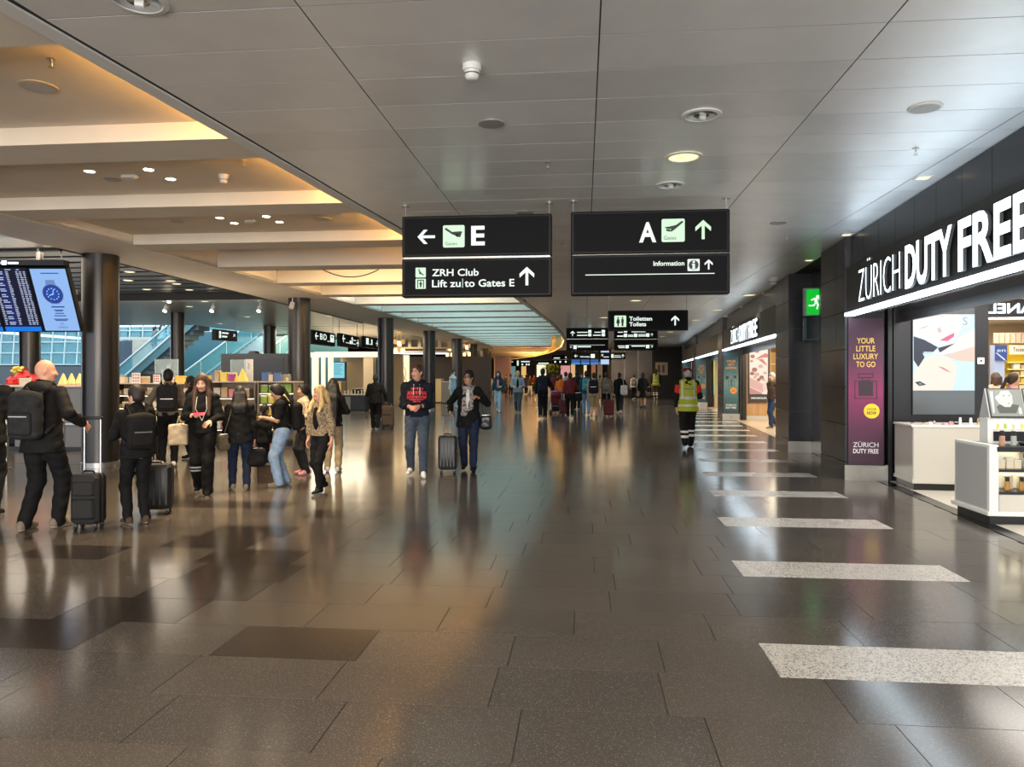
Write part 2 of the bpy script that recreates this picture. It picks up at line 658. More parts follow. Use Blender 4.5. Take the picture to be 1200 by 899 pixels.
for j in range(0, 112):
    y0 = 2.05 + PR * j
    y1 = y0 + PR
    for k in range(5):
        rnd = random.Random(j * 7 + k)
        a0 = max(COLS[k], rb(y0) + 0.13)
        a1 = max(COLS[k], rb(y1) + 0.13)
        right = lambda y: FB + FS * y + 0.10
        c0, c1 = min(COLS[k + 1], right(y0)), min(COLS[k + 1], right(y1))
        if c0 - a0 < 0.05 or c1 - a1 < 0.05:
            continue
        g = 0.0045
        gx = 0.005
        tilt = rnd.uniform(-0.0002, 0.0006)
        vs = [(a0 + gx, y0 + g, CEIL + tilt), (c0 - gx, y0 + g, CEIL + tilt), (c1 - gx, y1 - g, CEIL - tilt), (a1 + gx, y1 - g, CEIL - tilt)]
        vs += [(p[0], p[1], CEIL + 0.003) for p in vs]
        fs = [(3, 2, 1, 0), (4, 5, 6, 7), (0, 1, 5, 4), (1, 2, 6, 5), (2, 3, 7, 6), (3, 0, 4, 7)]
        if n_p < 296 and y0 < 34:
            t = MB()
            t.add(vs, fs)
            t.build('ceiling_panel', rnd.choice((PANEL, PANEL, PANEL2)), ceiling)
            n_p += 1
        else:
            far.add(vs, fs, rnd.choice((0, 0, 1)))
far.build('ceiling_panels', [PANEL, PANEL2], ceiling, kind='stuff')
# edge trim that follows the oval
b = MB()
TRIM = mat('edge_trim', (0.66, 0.64, 0.60), 0.5)
yy = [-8, -2, 2] + [4 + 0.9 * i for i in range(58)] + [58, 62, 66, 70, 74, 78, 82, 86, 90, 95]
for y0, y1 in zip(yy[:-1], yy[1:]):
    b.prism([(rb(y0) - 0.03, y0), (rb(y0) + 0.10, y0), (rb(y1) + 0.10, y1), (rb(y1) - 0.03, y1)], CEIL - 0.012, CEIL + 0.06)
b.build('trim_1', TRIM, kind='structure')
# wall of the recess on the hall side, a ledge and the cove lamp on it
COVE = mat('cove_led', (1.0, 0.7, 0.3), 0.5, emit=19.0, ecol=(1.0, 0.53, 0.14))
b = MB()
for y0, y1 in zip(yy[:-1], yy[1:]):
    b.prism([(rb(y0) + 0.02, y0), (rb(y0) + 0.10, y0), (rb(y1) + 0.10, y1), (rb(y1) + 0.02, y1)], CEIL + 0.05, 5.2)
recess = b.build('wall_recess_hall_side', PLASTER_IN, kind='structure')
b = MB()
for y0, y1 in zip(yy[:-1], yy[1:]):
    if y0 < -2 or (19 < y0 < 46):
        continue
    b.prism([(rb(y0) - 0.02, y0), (rb(y0) + 0.01, y0), (rb(y1) + 0.01, y1), (rb(y1) - 0.02, y1)], CEIL + 0.062, CEIL + 0.10)
tag(b.build('cove_light', COVE), 'warm cove light strip hidden behind the rim of the oval ceiling recess', 'light')
# wall of the recess on the shop side, and the plaster soffit along the columns
b = MB()
ll = [-8, 0, 4, 7] + [9 + 0.9 * i for i in range(55)] + [60, 64, 70, 78, 86, 95]
for y0, y1 in zip(ll[:-1], ll[1:]):
    b.prism([(lb(y0) - 0.08, y0), (lb(y0), y0), (lb(y1), y1), (lb(y1) - 0.08, y1)], CEIL, 5.2)
b.build('wall_recess_shop_side', PLASTER, kind='structure')
b = MB()
for y0, y1 in zip(ll[:-1], ll[1:]):
    if y0 < 60:
        b.prism([(-8.9, y0), (lb(y0) - 0.0, y0), (lb(y1) - 0.0, y1), (-8.9, y1)], CEIL - 0.004, CEIL + 0.05)
soffit = b.build('ceiling_soffit', PLASTER, kind='structure')

# cross beams and the bays between them
BEAM0, BSTEP, BW = 3.95, 2.545, 0.60
bays = MB()
k = 0
while True:
    y0 = BEAM0 - 2 * BSTEP + BSTEP * k
    y1 = y0 + BW
    if y0 > 92:
        break
    deep = y0 > 13.5
    top = 4.62 if deep else 3.97
    t = MB()
    r_ = 0.03 if y0 < 41 else -0.75
    t.prism([(lb(y0) + 0.012, y0), (rb(y0) + r_, y0), (rb(y1) + r_, y1), (lb(y1) + 0.012, y1)], CEIL + 0.004, top + 0.05)
    bm_ = t.build('ceiling_beam', PLASTER_IN, kind='structure')
    # roof of the bay behind this beam
    yb0, yb1 = y1 - 0.02, y0 + BSTEP + 0.02
    nxt_deep = yb1 > 13.5
    zt = 4.62 if nxt_deep else 3.97
    if not (19.5 < yb0 < 51):
        bays.prism([(lb(yb0) - 0.05, yb0), (rb(yb0) + 0.05, yb0), (rb(yb1) + 0.05, yb1), (lb(yb1) - 0.05, yb1)], zt, zt + 0.06)
    k += 1
bays.build('ceiling_recess', PLASTER_IN, kind='structure')
# lamellae that line the far curve of the oval
FIN = mat('warm_lamella', (0.85, 0.62, 0.28), 0.5)
fins = empty('lamella_screen', (-1.5, 55, CEIL), label='curved row of warm lit upright lamellae along the far end of the ceiling recess', cat='ceiling screen')
FLIT = mat('lit_amber_panel', (1.0, 0.75, 0.3), 0.5, emit=0.75, ecol=(1.0, 0.66, 0.16))  # glow put into the band stands in for cove light on it
far_pts = []
for i in range(0, 47):
    y = 43.0 + i * 1.12
    far_pts.append((rb(y) - 0.15, y))
b = MB()
for (xa, ya), (xb, yb) in zip(far_pts[:-1], far_pts[1:]):
    t = MB()
    d = Vector((xb - xa, yb - ya, 0)).normalized()
    n = Vector((-d.y, d.x, 0))
    c = Vector((xa + 1.5, ya - 55, 0))
    t.prism([tuple((c + d * 0.00)[:2]), tuple((c + d * 0.26)[:2]), tuple((c + d * 0.26 + n * 0.35)[:2]), tuple((c + n * 0.35)[:2])], 0.02, 0.62)
    t.build('lamella', FIN, fins)
    e = Vector((xb + 1.5, yb - 55, 0))
    b.prism([tuple(c[:2]), tuple(e[:2]), tuple((e - n * 0.05)[:2]), tuple((c - n * 0.05)[:2])], 0.02, 0.62)
b.build('backing_band', FLIT, fins)

# ---------------------------------------------------------------- columns on the shop side
COLM = noisy('column_metal', (0.050, 0.046, 0.043), (0.075, 0.068, 0.062), 1.2, 0.30, 0.75, stretch=(6, 6, 0.05))
col_pts = [(-8.65, 12.5), (-7.93, 20.0), (-7.42, 27.2), (-7.38, 34.9), (-7.33, 42.4), (-7.5, 49.8), (-7.7, 57.2), (-8.4, 64.6)]
ordn = ['nearest of the row, beside the flight boards', 'second of the row, behind the two women with long hair', 'third of the row, beside the man with the dark suitcase', 'fourth of the row, behind the man in the printed hoodie',
        'fifth of the row, behind the woman with the scarf', 'sixth of the row, far down the hall', 'seventh of the row, far down the hall', 'last of the row at the far end']
for i, (x, y) in enumerate(col_pts):
    e = empty('round_column', (x, y, 0), label='dark metal clad round column, ' + ordn[i], cat='column', group='columns along the left shops', kind='thing')
    c = MB()
    c.lathe([(0.30, 0.0), (0.30, CEIL - 0.006)], 40)
    c.build('shaft', COLM, e, smooth=True, angle=radians(40))
    c = MB()
    c.lathe([(0.312, 0.001), (0.312, 0.09), (0.302, 0.095)], 40)
    c.build('plinth_ring', STEEL, e, smooth=True, angle=radians(40))
    c = MB()
    for a in (0.6, 2.2, 3.8, 5.4):
        c.box(0.2985 * cos(a) - 0.004, 0.2985 * cos(a) + 0.004, 0.2985 * sin(a) - 0.004, 0.2985 * sin(a) + 0.004, 0.1, CEIL - 0.02)
    c.build('cladding_joint', BLACKM, e)
# slim pale column in front of the atrium
for nm, px, y, r, lb_ in (('round_column', 208, 23.5, 0.22, 'dark column with a pale edge in front of the escalator'), ('round_column', 35, 21.5, 0.29, 'dark column under the flight boards behind the gift counter'), ('round_column', 316, 31.0, 0.27, 'dark column between the staircase and the orange panel')):
    x, z = at_y(px, y)
    e = empty(nm, (x, y, 0), label=lb_, cat='column', kind='thing')
    c = MB()
    c.lathe([(r, 0.0), (r, 3.744 if y < 29 else 3.795)], 32)
    c.build('shaft', COLM, e, smooth=True, angle=radians(40))
    c = MB()
    c.lathe([(r + 0.01, 0.001), (r + 0.01, 0.09)], 32)
    c.build('plinth_ring', STEEL, e, smooth=True, angle=radians(40))

# ---------------------------------------------------------------- ceiling over the left shops
LOUV = mat('louver_dark', (0.030, 0.034, 0.038), 0.4, 0.3)
GREYC = noisy('left_ceiling_metal', (0.34, 0.325, 0.30), (0.38, 0.36, 0.33), 1.5, 0.33, 0.4)
b = MB()
b.box(-46, -8.9, -8, 11.8, CEIL, CEIL + 0.08)
b.box(-46, -8.9, 19.8, 29.2, CEIL - 0.05, CEIL + 0.06)
b.box(-16.5, -8.9, 29.2, 62, CEIL - 0.0, CEIL + 0.06)
ceil_left = b.build('ceiling_left', GREYC, kind='structure')
b = MB()
b.box(-46, -8.9, 11.8, 19.8, 4.45, 4.5)
b.build('ceiling_void_left', mat('void_teal', (0.03, 0.05, 0.06), 0.8), kind='structure')
for i in range(11):
    y = 12.05 + i * 0.70
    t = MB()
    t.box(-27, -8.95, y, y + 0.52, 3.93, 3.98)
    t.build('ceiling_louver', LOUV, ceil_left)
b = MB()
for y0, y1 in ((11.74, 11.86), (19.72, 19.84)):
    b.box(-27, -8.9, y0, y1, 3.76, 4.4)
b.box(-8.94, -8.88, 11.8, 20, CEIL - 0.02, 4.4)
b.build('trim_2', BLACKM, kind='structure')
# joints of the left ceiling beyond
b = MB()
for i in range(22):
    b.box(-16.4, -8.95, 29.8 + i * 1.4, 29.83 + i * 1.4, CEIL - 0.006, CEIL + 0.01)
b.build('trim_3', BLACKM, kind='structure')

# ---------------------------------------------------------------- end of the hall
b = MB()
b.box(-46, 14, 111, 111.3, 0, 5)
b.build('wall_end', mat('end_wall', (0.10, 0.07, 0.055), 0.6), kind='structure')
# brown panelled core with its black service block
BROWN = noisy('bronze_panel', (0.12, 0.095, 0.075), (0.15, 0.12, 0.095), 2, 0.25, 0.5)
yb = 57.0
xa, xb_, xc = at_y(716, yb)[0], at_y(764, yb)[0], at_y(786, yb)[0]
b = MB()
b.box(xa, xb_, yb + 0.05, yb + 9, 0, CEIL)
b.box(xb_, xc + 1.2, yb - 1.6, yb + 9, 0, CEIL)
core = b.build('wall_core', BLACKM, kind='structure')
n = 3
for i in range(n):
    a = xa + (xb_ - xa) * i / n
    c = xa + (xb_ - xa) * (i + 1) / n
    t = MB()
    t.box(a + 0.03, c - 0.03, yb, yb + 0.06, 0.12, CEIL - 0.02)
    t.build('wall_panel', BROWN, core)
    t = MB()
    t.box(c - 0.02, c + 0.02, yb - 0.01, yb + 0.05, 0.1, CEIL - 0.02)
    t.build('panel_joint', STEEL, core)
b = MB()
b.box(0.0, 0.9, 0, 0.03, 0.0, 0.95, 0)
b.box(0.18, 0.34, -0.012, 0, 0.2, 0.75, 1)
b.box(0.50, 0.66, -0.012, 0, 0.2, 0.75, 1)
o = b.build('framed_notice', [mat('notice_tan', (0.45, 0.36, 0.28), 0.5), mat('notice_dark', (0.09, 0.07, 0.06), 0.5)])
o.location = (at_y(768, yb - 1.6)[0], yb - 1.64, hgt(439, depth_of(5.5, yb - 1.6)) - 0.05)
tag(o, 'pale framed notice with two dark figures on the black wall at the end', 'notice')
# left and rear enclosure far away
b = MB()
b.box(-46.3, -46, -8, 30, 0, 5)
b.box(-46.3, -46, 52, 112, 0, 5)
b.build('wall_left', mat('left_far_wall', (0.09, 0.085, 0.08), 0.6), kind='structure')
b = MB()
b.box(14.0, 14.3, -8, 112, 0, 5)
b.build('wall_right_far', mat('right_far_wall', (0.3, 0.26, 0.2), 0.6), kind='structure')
b = MB()
b.box(-46, 14, -8, 19.6, 5.2, 5.3)
b.box(-8.6, 14, 19.6, 52, 5.2, 5.3)
b.box(-46, 14, 52, 112, 5.2, 5.3)
b.box(-16, -8.6, 19.6, 52, 5.2, 5.3)
b.build('roof', DARKGAP, kind='structure')

# =====================================================================================================================
#  SHOPFRONT ON THE RIGHT
# =====================================================================================================================
FPANEL = noisy('fascia_panel', (0.030, 0.031, 0.035), (0.040, 0.041, 0.046), 1.5, 0.25, 0.55)
SIGNBK = noisy('sign_backing', (0.022, 0.022, 0.024), (0.032, 0.032, 0.034), 2, 0.4, 0.3)
SOFFIT = mat('mirror_soffit', (0.30, 0.29, 0.28), 0.06, 0.9)
HALO = mat('sign_letter_white', (1, 1, 1), 0.4, emit=1.5, ecol=(0.76, 0.92, 1.0))
GOLDP = mat('print_gold', (0.85, 0.55, 0.12), 0.5)
DARKP = mat('print_dark', (0.03, 0.012, 0.02), 0.5)
WHITEP = mat('print_white', (0.8, 0.8, 0.8), 0.5)
YELLP = mat('print_yellow', (0.85, 0.62, 0.03), 0.5)
ORANGEP = mat('print_orange', (0.75, 0.28, 0.04), 0.5)


def radial_print(name, c_mid, c_edge, c_end, z0, z1, emit=0.0):
    """a printed vertical colour run: end - edge - mid - edge - end between two heights"""
    m = mat(name, c_mid, 0.45)
    nt = m.node_tree
    bs = nt.nodes['Principled BSDF']
    tc = nt.nodes.new('ShaderNodeTexCoord')
    sx = nt.nodes.new('ShaderNodeSeparateXYZ')
    nt.links.new(tc.outputs['Object'], sx.inputs[0])
    mr = nt.nodes.new('ShaderNodeMapRange')
    mr.inputs['From Min'].default_value, mr.inputs['From Max'].default_value = z0, z1
    nt.links.new(sx.outputs['Z'], mr.inputs['Value'])
    r = nt.nodes.new('ShaderNodeValToRGB')
    el = r.color_ramp.elements
    el[0].color, el[1].color = (*c_end, 1), (*c_end, 1)
    for p, c in ((0.25, c_edge), (0.5, c_mid), (0.72, c_edge)):
        e = el.new(p)
        e.color = (*c, 1)
    nt.links.new(mr.outputs[0], r.inputs['Fac'])
    nt.links.new(r.outputs['Color'], bs.inputs['Base Color'])
    if emit:
        nt.links.new(r.outputs['Color'], bs.inputs['Emission Color'])
        bs.inputs['Emission Strength'].default_value = emit
    return m


MAGENTA = radial_print('poster_magenta', (0.24, 0.018, 0.10), (0.085, 0.016, 0.05), (0.042, 0.016, 0.032), 0.24, 2.5)
TEAL = radial_print('poster_teal', (0.12, 0.24, 0.23), (0.035, 0.11, 0.12), (0.018, 0.055, 0.068), 0.24, 2.5)


def stone_faces(root, s0, s1, td, front_cols=0):
    """stone cladding: courses on the hall side, and on the face that looks up the hall"""
    zs = [0.30 + 0.583 * i for i in range(7)]
    zs[-1] = CEIL - 0.004
    sm = s0 + (s1 - s0) * 0.38
    for z0, z1 in zip(zs[:-1], zs[1:]):
        for a, c in ((s0, sm), (sm, s1)):
            t = MB()
            t.box(-0.014, 0.012, a + 0.004, c - 0.004, z0 + 0.004, z1 - 0.004)
            place_f(t.build('stone_panel', DARKSTONE, root))
            # children of a facade-frame root keep the frame
    return zs


def pillar(name, s0, s1, td, posterface=True):
    b_ = MB()
    b_.box(0.0, td, s0 + 0.012, s1, 0, CEIL - 0.002)
    root = place_f(b_.build(name, BLACK, kind='structure'))
    zs = [0.28 + 0.587 * i for i in range(7)]
    zs[-1] = CEIL - 0.006
    sm = s0 + (s1 - s0) * 0.36
    for z0, z1 in zip(zs[:-1], zs[1:]):
        for a, c in ((s0, sm), (sm, s1)):
            t = MB()
            t.box(-0.016, 0.012, a + 0.007, c - 0.007, z0 + 0.007, z1 - 0.007)
            t.build('stone_panel', DARKSTONE, root)
        if not posterface:
            t = MB()
            t.box(0.0, td, s0 - 0.004, s0 + 0.02, z0 + 0.010, z1 - 0.010)
            t.build('stone_panel', DARKSTONE, root)
    t = MB()
    t.box(-0.02, 0.012, s0 + 0.005, s1, 0.0, 0.27)
    t.build('stone_plinth', DARKSTONE, root)
    t = MB()
    t.box(-0.022, td + 0.005, s0 - 0.02, s0 + 0.02, 0.0, 0.235)
    kick = t.build('steel_kick_plate', STEEL, root)
    if posterface:
        t = MB()
        t.box(0.235, 0.335, s0 - 0.026, s0 - 0.018, 0.07, 0.17)
        t.build('socket_plate', mat('socket_grey', (0.35, 0.34, 0.32), 0.4, 0.5), kick)
    return root


def bottle_icon(mb, cx, z, mi):
    def frame(x0, x1, z0, z1, w=0.012):
        mb.flat([(x0, z0), (x1, z0), (x1, z0 + w), (x0, z0 + w)], -0.030, 0.003, mi)
        mb.flat([(x0, z1 - w), (x1, z1 - w), (x1, z1), (x0, z1)], -0.030, 0.003, mi)
        mb.flat([(x0, z0), (x0 + w, z0), (x0 + w, z1), (x0, z1)], -0.030, 0.003, mi)
        mb.flat([(x1 - w, z0), (x1, z0), (x1, z1), (x1 - w, z1)], -0.030, 0.003, mi)
    frame(cx - 0.165, cx + 0.165, z, z + 0.28)
    mb.flat([(cx - 0.105, z + 0.045), (cx + 0.105, z + 0.045), (cx + 0.105, z + 0.28), (cx - 0.105, z + 0.28)], -0.031, 0.003, mi)
    frame(cx - 0.055, cx + 0.055, z + 0.28, z + 0.335)
    frame(cx - 0.11, cx + 0.11, z + 0.325, z + 0.395)


def gift_icon(mb, cx, z, mi):
    mb.flat([(cx - 0.19, z + 0.24), (cx - 0.08, z + 0.24), (cx - 0.08, z + 0.36), (cx - 0.19, z + 0.36)], -0.03, 0.003, mi)
    for x0, x1, z0, z1 in ((-0.10, 0.13, 0, 0.012), (-0.10, 0.13, 0.16, 0.172), (-0.10, -0.088, 0, 0.17), (0.118, 0.13, 0, 0.17), (0.0, 0.035, 0, 0.25), (0.07, 0.082, 0.2, 0.5), (0.07, 0.19, 0.49, 0.502), (0.178, 0.19, 0.2, 0.5), (0.10, 0.18, 0.28, 0.37)):
        mb.flat([(cx + x0, z + z0), (cx + x1, z + z0), (cx + x1, z + z1), (cx + x0, z + z1)], -0.03, 0.003, mi)


def poster(s0, paper, lines, icon, ccol, ccx, cz, label, gold, first=False):
    e = fempty('poster_panel', 0.28, s0 - 0.0, label=label, cat='poster')
    t = MB()
    t.box(-0.255, 0.255, -0.026, -0.006, 0.245, 2.52)
    t.build('panel', paper, e)
    t = MB()
    z = 2.13
    for ln, w in lines:
        text(t, ln, 0, z, 0.085, y=-0.028, bold=0.012, width=w, align='c')
        z -= 0.122
    t.build('slogan', gold, e)
    t = MB()
    icon(t, 0.0, 1.27, 0)
    t.build('pictogram', DARKP, e)
    t = MB()
    t.flat(disc(ccx, cz, 0.115, 24), -0.031, 0.004, 0)
    o = t.build('badge', ccol, e)
    t = MB()
    text(t, 'ORDER', ccx, cz + 0.012, 0.035, y=-0.034, width=0.14, align='c')
    text(t, 'NOW', ccx, cz - 0.055, 0.05, y=-0.034, bold=0.015, width=0.14, align='c')
    t.build('badge_lettering', DARKP, o)
    t = MB()
    text(t, 'ZÜRICH', 0, 0.52, 0.075, y=-0.028, width=0.37, align='c')
    text(t, 'DUTY FREE', 0, 0.425, 0.068, y=-0.028, bold=0.02, width=0.37, align='c')
    t.build('shop_name', WHITEP, e)
    return e


def shop_sign(sa, sb, s_text, cap, label, letters=True, z0=2.60, z1=3.30):
    """box sign along the facade from sa (near) to sb (far) with its lit strip below"""
    e = fempty('shop_sign', 0.0, sb, 0.0, turn=-pi / 2, label=label, cat='sign')
    L = sb - sa                                  # local x runs from the far end towards the camera, local -y faces the hall
    t = MB()
    t.box(0, L, 0.0, 0.26, z0, z1)
    t.build('sign_box', SIGNBK, e)
    t = MB()
    t.box(0, L, -0.03, 0.10, z0 - 0.045, z0)
    t.build('light_strip', LED, e)
    t = MB()
    t.box(-0.02, 0.0, -0.03, 0.27, z0 - 0.07, z1 + 0.01)
    t.build('end_cap', BLACK, e)
    if letters:
        t = MB()
        a, c = s_text
        sc = (c - a) / 4.72
        x = sb - c
        zb = z0 + (z1 - z0 - cap) * 0.42
        bo = 0.026 if sb < 13 else 0.012
        for w, wd, bold, gap in (('ZÜRICH', 1.68, -0.02, 0.17), ('DUTY', 1.32, bo, 0.15), ('FREE', 1.40, bo, 0)):
            text(t, w, x, zb, cap, y=-0.05, bold=bold, width=wd * sc, depth=0.035, smi=1)
            x += (wd + gap) * sc
        t.build('lettering', [HALO, mat('letter_return', (0.10, 0.11, 0.12), 0.5)], e)
    return e


def upper_fascia(sa, sb, t0=0.07):
    n = max(1, round((sb - sa) / 0.66))
    for i in range(n):
        a, c = sa + (sb - sa) * i / n, sa + (sb - sa) * (i + 1) / n
        q = MB()
        q.box(t0, t0 + 0.02, a + 0.004, c - 0.004, 3.33, CEIL - 0.006)
        q.build('fascia_panel', FPANEL, wall_right)


# ---- wall above the shopfronts
b = MB()
for sa, sb in ((1.5, 12.0), (17.7, 28.0), (29.6, 40.0), (41.5, 50.5)):
    b.box(0.09, 0.34, sa, sb, 2.62, CEIL - 0.004)
b.box(0.45, 0.9, 13.5, 16.3, 0, CEIL - 0.004)
wall_right = place_f(b.build('wall_right', BLACK, kind='structure'))
for sa, sb in ((1.5, 12.0), (17.7, 28.0), (29.6, 40.0), (41.5, 50.5)):
    upper_fascia(sa, sb)
b = MB()
for sa, sb in ((1.5, 12.0), (17.7, 28.0), (29.6, 40.0), (41.5, 50.5)):
    b.box(0.28, 0.74, sa, sb, 2.575, 2.61, 0)
    b.box(0.74, 0.80, sa, sb, 2.45, 2.62, 1)
place_f(b.build('trim_4', [SOFFIT, BLACK], kind='structure'))
pillar('wall_pillar', 12.0, 13.5, 0.56)
pillar('wall_pillar', 16.25, 17.7, 0.9, posterface=False)
pillar('wall_pillar', 28.0, 29.6, 0.56)
pillar('wall_pillar', 40.0, 41.5, 0.56)
pillar('wall_pillar', 50.5, 52.0, 0.56)
b = MB()
b.box(0.2, 5.5, 52.0, 58, 0, CEIL)
place_f(b.build('wall_right_end', BLACKM, kind='structure'))

shop_sign(1.5, 11.97, (6.45, 11.18), 0.49, 'large black fascia sign with lit white letters over the nearest shop entrance')
shop_sign(17.72, 27.97, (20.1, 25.4), 0.47, 'smaller looking second fascia sign with lit letters above the chocolate light box')
shop_sign(29.62, 39.97, None, 0.45, 'unlettered dark fascia with a white light strip above the green lit screen', False)
shop_sign(41.52, 50.47, None, 0.45, 'farthest dark fascia with a light strip, at the end of the shopfront', False)

poster(12.0, MAGENTA, (('YOUR', 0.26), ('LITTLE', 0.28), ('LUXURY', 0.36), ('TO GO', 0.28)), bottle_icon, YELLP, 0.085, 1.08, 'magenta pillar poster with gold slogan and a perfume bottle outline', GOLDP)
poster(28.0, TEAL, (('YOUR', 0.34), ('GIFT', 0.24), ('SHOPPING', 0.40)), gift_icon, ORANGEP, 0.09, 1.09, 'teal pillar poster with orange slogan beside the chocolate light box', ORANGEP)
poster(40.0, TEAL, (('YOUR', 0.3), ('LITTLE', 0.34), ('TRAVEL', 0.3), ('TREAT', 0.2)), gift_icon, ORANGEP, 0.09, 1.09, 'teal pillar poster with orange slogan to the right of the worker in the vest', ORANGEP)
poster(50.5, TEAL, (('SALE', 0.36),), gift_icon, ORANGEP, 0.09, 1.09, 'farthest teal pillar poster, just left of the worker in the vest', mat('print_red', (0.5, 0.08, 0.05), 0.5))

# ---- dark door jambs beside each poster pillar, and the wall behind that carries a light box
for s0 in (12.0, 28.0, 40.0, 50.5):
    b = MB()
    b.box(0.60, 0.66, s0 - 0.04, s0 + 0.3, 0, 2.58)
    b.box(0.70, 0.84, s0 + 0.02, s0 + 0.3, 0, 2.58)
    b.box(0.57, 0.60, s0 + 0.0, s0 + 0.1, 0, 0.24, 1)
    place_f(b.build('door_jamb', [BLACK, STEEL], kind='structure'))


def fpt(px, py, s):
    t = tF(px, s)
    return t, zF(py, t, s)


def poly_f(pts, s):
    return [fpt(x, y, s) for x, y in pts]


# ---- shop 1: the wall with the beauty screen
S1 = 12.05
b = MB()
b.box(0.84, 2.06, S1, S1 + 0.25, 0, 2.95)
b.box(2.0, 2.06, S1 + 0.25, S1 + 2.2, 0, 2.95)
place_f(b.build('wall_shop_partition', BLACK, kind='structure'))
q = lambda X, Y: (960 + X / 5.0, 320 + Y / 5.0)
e = fempty('beauty_screen', 1.36, S1, label='tall backlit advertising screen showing two pale faces with pink lips', cat='screen')
off = Vector((1.36, 0, 0))


def adpoly(mb, pts, y, mi, s=S1, t0=1.36, conv=q):
    P = [fpt(*conv(*p), s) for p in pts]
    mb.flat([(a - t0, z) for a, z in P], y, 0.002, mi)


EM = lambda n, c, k=1.0: mat('screen_' + n, tuple(0.06 * v for v in c), 0.35, emit=k, ecol=c)
b = MB()
adpoly(b, [(541, 197), (907, 197), (907, 832), (541, 832)], -0.03, 0)
b.build('bezel', BLACK, e)
b = MB()
adpoly(b, [(545, 200), (905, 200), (905, 243), (545, 243)], -0.034, 0)
b.build('upper_glass_band', mat('grey_screen_glass', (0.085, 0.095, 0.10), 0.15), e)
b = MB()
adpoly(b, [(545, 688), (905, 688), (905, 828), (545, 828)], -0.034, 0)
b.build('lower_glass_band', mat('grey_screen_glass', (0.085, 0.095, 0.10), 0.15), e)
b = MB()
adpoly(b, [(545, 243), (905, 243), (905, 688), (545, 688)], -0.034, 0)
b.build('display', EM('sky', (0.70, 0.90, 0.98), 0.95), e)
b = MB()
adpoly(b, [(545, 243), (820, 243), (832, 300), (806, 370), (760, 412), (690, 432), (610, 390), (545, 362)], -0.037, 0)      # upper face
adpoly(b, [(655, 472), (720, 432), (905, 325), (905, 430), (800, 462), (720, 480)], -0.037, 0)                              # fingers
adpoly(b, [(720, 480), (800, 462), (905, 430), (905, 520), (800, 512)], -0.037, 1)
adpoly(b, [(545, 600), (600, 505), (665, 480), (760, 500), (797, 545), (790, 640), (770, 688), (545, 688)], -0.037, 2)      # lower face
adpoly(b, [(548, 372), (610, 392), (690, 436), (655, 470), (600, 470), (612, 495), (575, 552), (548, 510)], -0.039, 3)      # dark hair
adpoly(b, [(690, 440), (790, 412), (700, 468)], -0.039, 3)
adpoly(b, [(700, 396), (738, 374), (786, 350), (782, 374), (745, 400)], -0.041, 4)                                          # lips
adpoly(b, [(688, 546), (720, 553), (768, 584), (735, 574)], -0.041, 5)
adpoly(b, [(575, 331), (610, 322), (640, 306), (612, 316)], -0.041, 6)
adpoly(b, [(690, 258), (725, 249), (722, 253)], -0.041, 6)
adpoly(b, [(555, 640), (585, 634), (622, 655), (580, 662)], -0.041, 3)
adpoly(b, [(575, 645), (590, 643), (600, 652), (582, 655)], -0.042, 7)
adpoly(b, [(824, 252), (882, 248), (880, 312), (826, 316)], -0.037, 8)
adpoly(b, [(684, 330), (700, 318), (712, 345), (696, 352)], -0.041, 9)
adpoly(b, [(606, 462), (780, 466), (780, 470), (606, 468)], -0.043, 8)
b.build('picture', [EM('skin_pale', (0.98, 0.90, 0.86), 0.95), EM('skin_shade', (0.92, 0.72, 0.60), 0.9), EM('skin_warm', (0.98, 0.87, 0.76), 0.95), EM('navy', (0.035, 0.045, 0.085), 0.8),
                    EM('pink', (0.80, 0.16, 0.34), 0.9), EM('coral', (0.78, 0.34, 0.24), 0.9), EM('brow', (0.62, 0.40, 0.42), 0.8), EM('iris', (0.25, 0.42, 0.55), 0.8), EM('mist', (0.78, 0.95, 1.0), 1.0), EM('nose', (0.85, 0.66, 0.60), 0.8)], e)
b = MB()
tt, zz = fpt(*q(835, 305), S1)
text(b, 'S', tt - 1.36, zz, 0.12, y=-0.04)
b.build('logo', EM('slate', (0.45, 0.58, 0.66), 0.7), e)
e = fempty('wall_notice', tF(1149, S1), S1, label='small white switch plate on the black shop column', cat='switch')
b = MB()
z = zF(423, tF(1149, S1), S1)
b.bev(-0.05, 0.05, -0.02, -0.001, z - 0.05, z + 0.05, 0.006)
b.build('plate', WHITE, e)
b = MB()
b.box(-0.015, 0.015, -0.023, -0.019, z - 0.012, z + 0.012)
b.build('button', BLACKM, e)

# white counter under the screen
e = fempty('display_counter', 1.6, 11.05, label='long cream counter with black plinth below the beauty screen', cat='counter')
b = MB()
b.bev(-0.96, 1.1, 0, 0.75, 0.10, 0.90, 0.012)
b.build('body', CREAM, e)
b = MB()
b.box(-0.97, 1.11, -0.012, 0.76, 0.10, 0.15)
b.build('base_rail', CREAM, e)
b = MB()
b.box(-0.94, 1.08, 0.03, 0.72, 0.003, 0.10)
b.build('plinth', BLACK, e)
b = MB()
b.box(-0.98, 1.12, -0.01, 0.76, 0.90, 0.925)
b.build('worktop', WHITE, e)
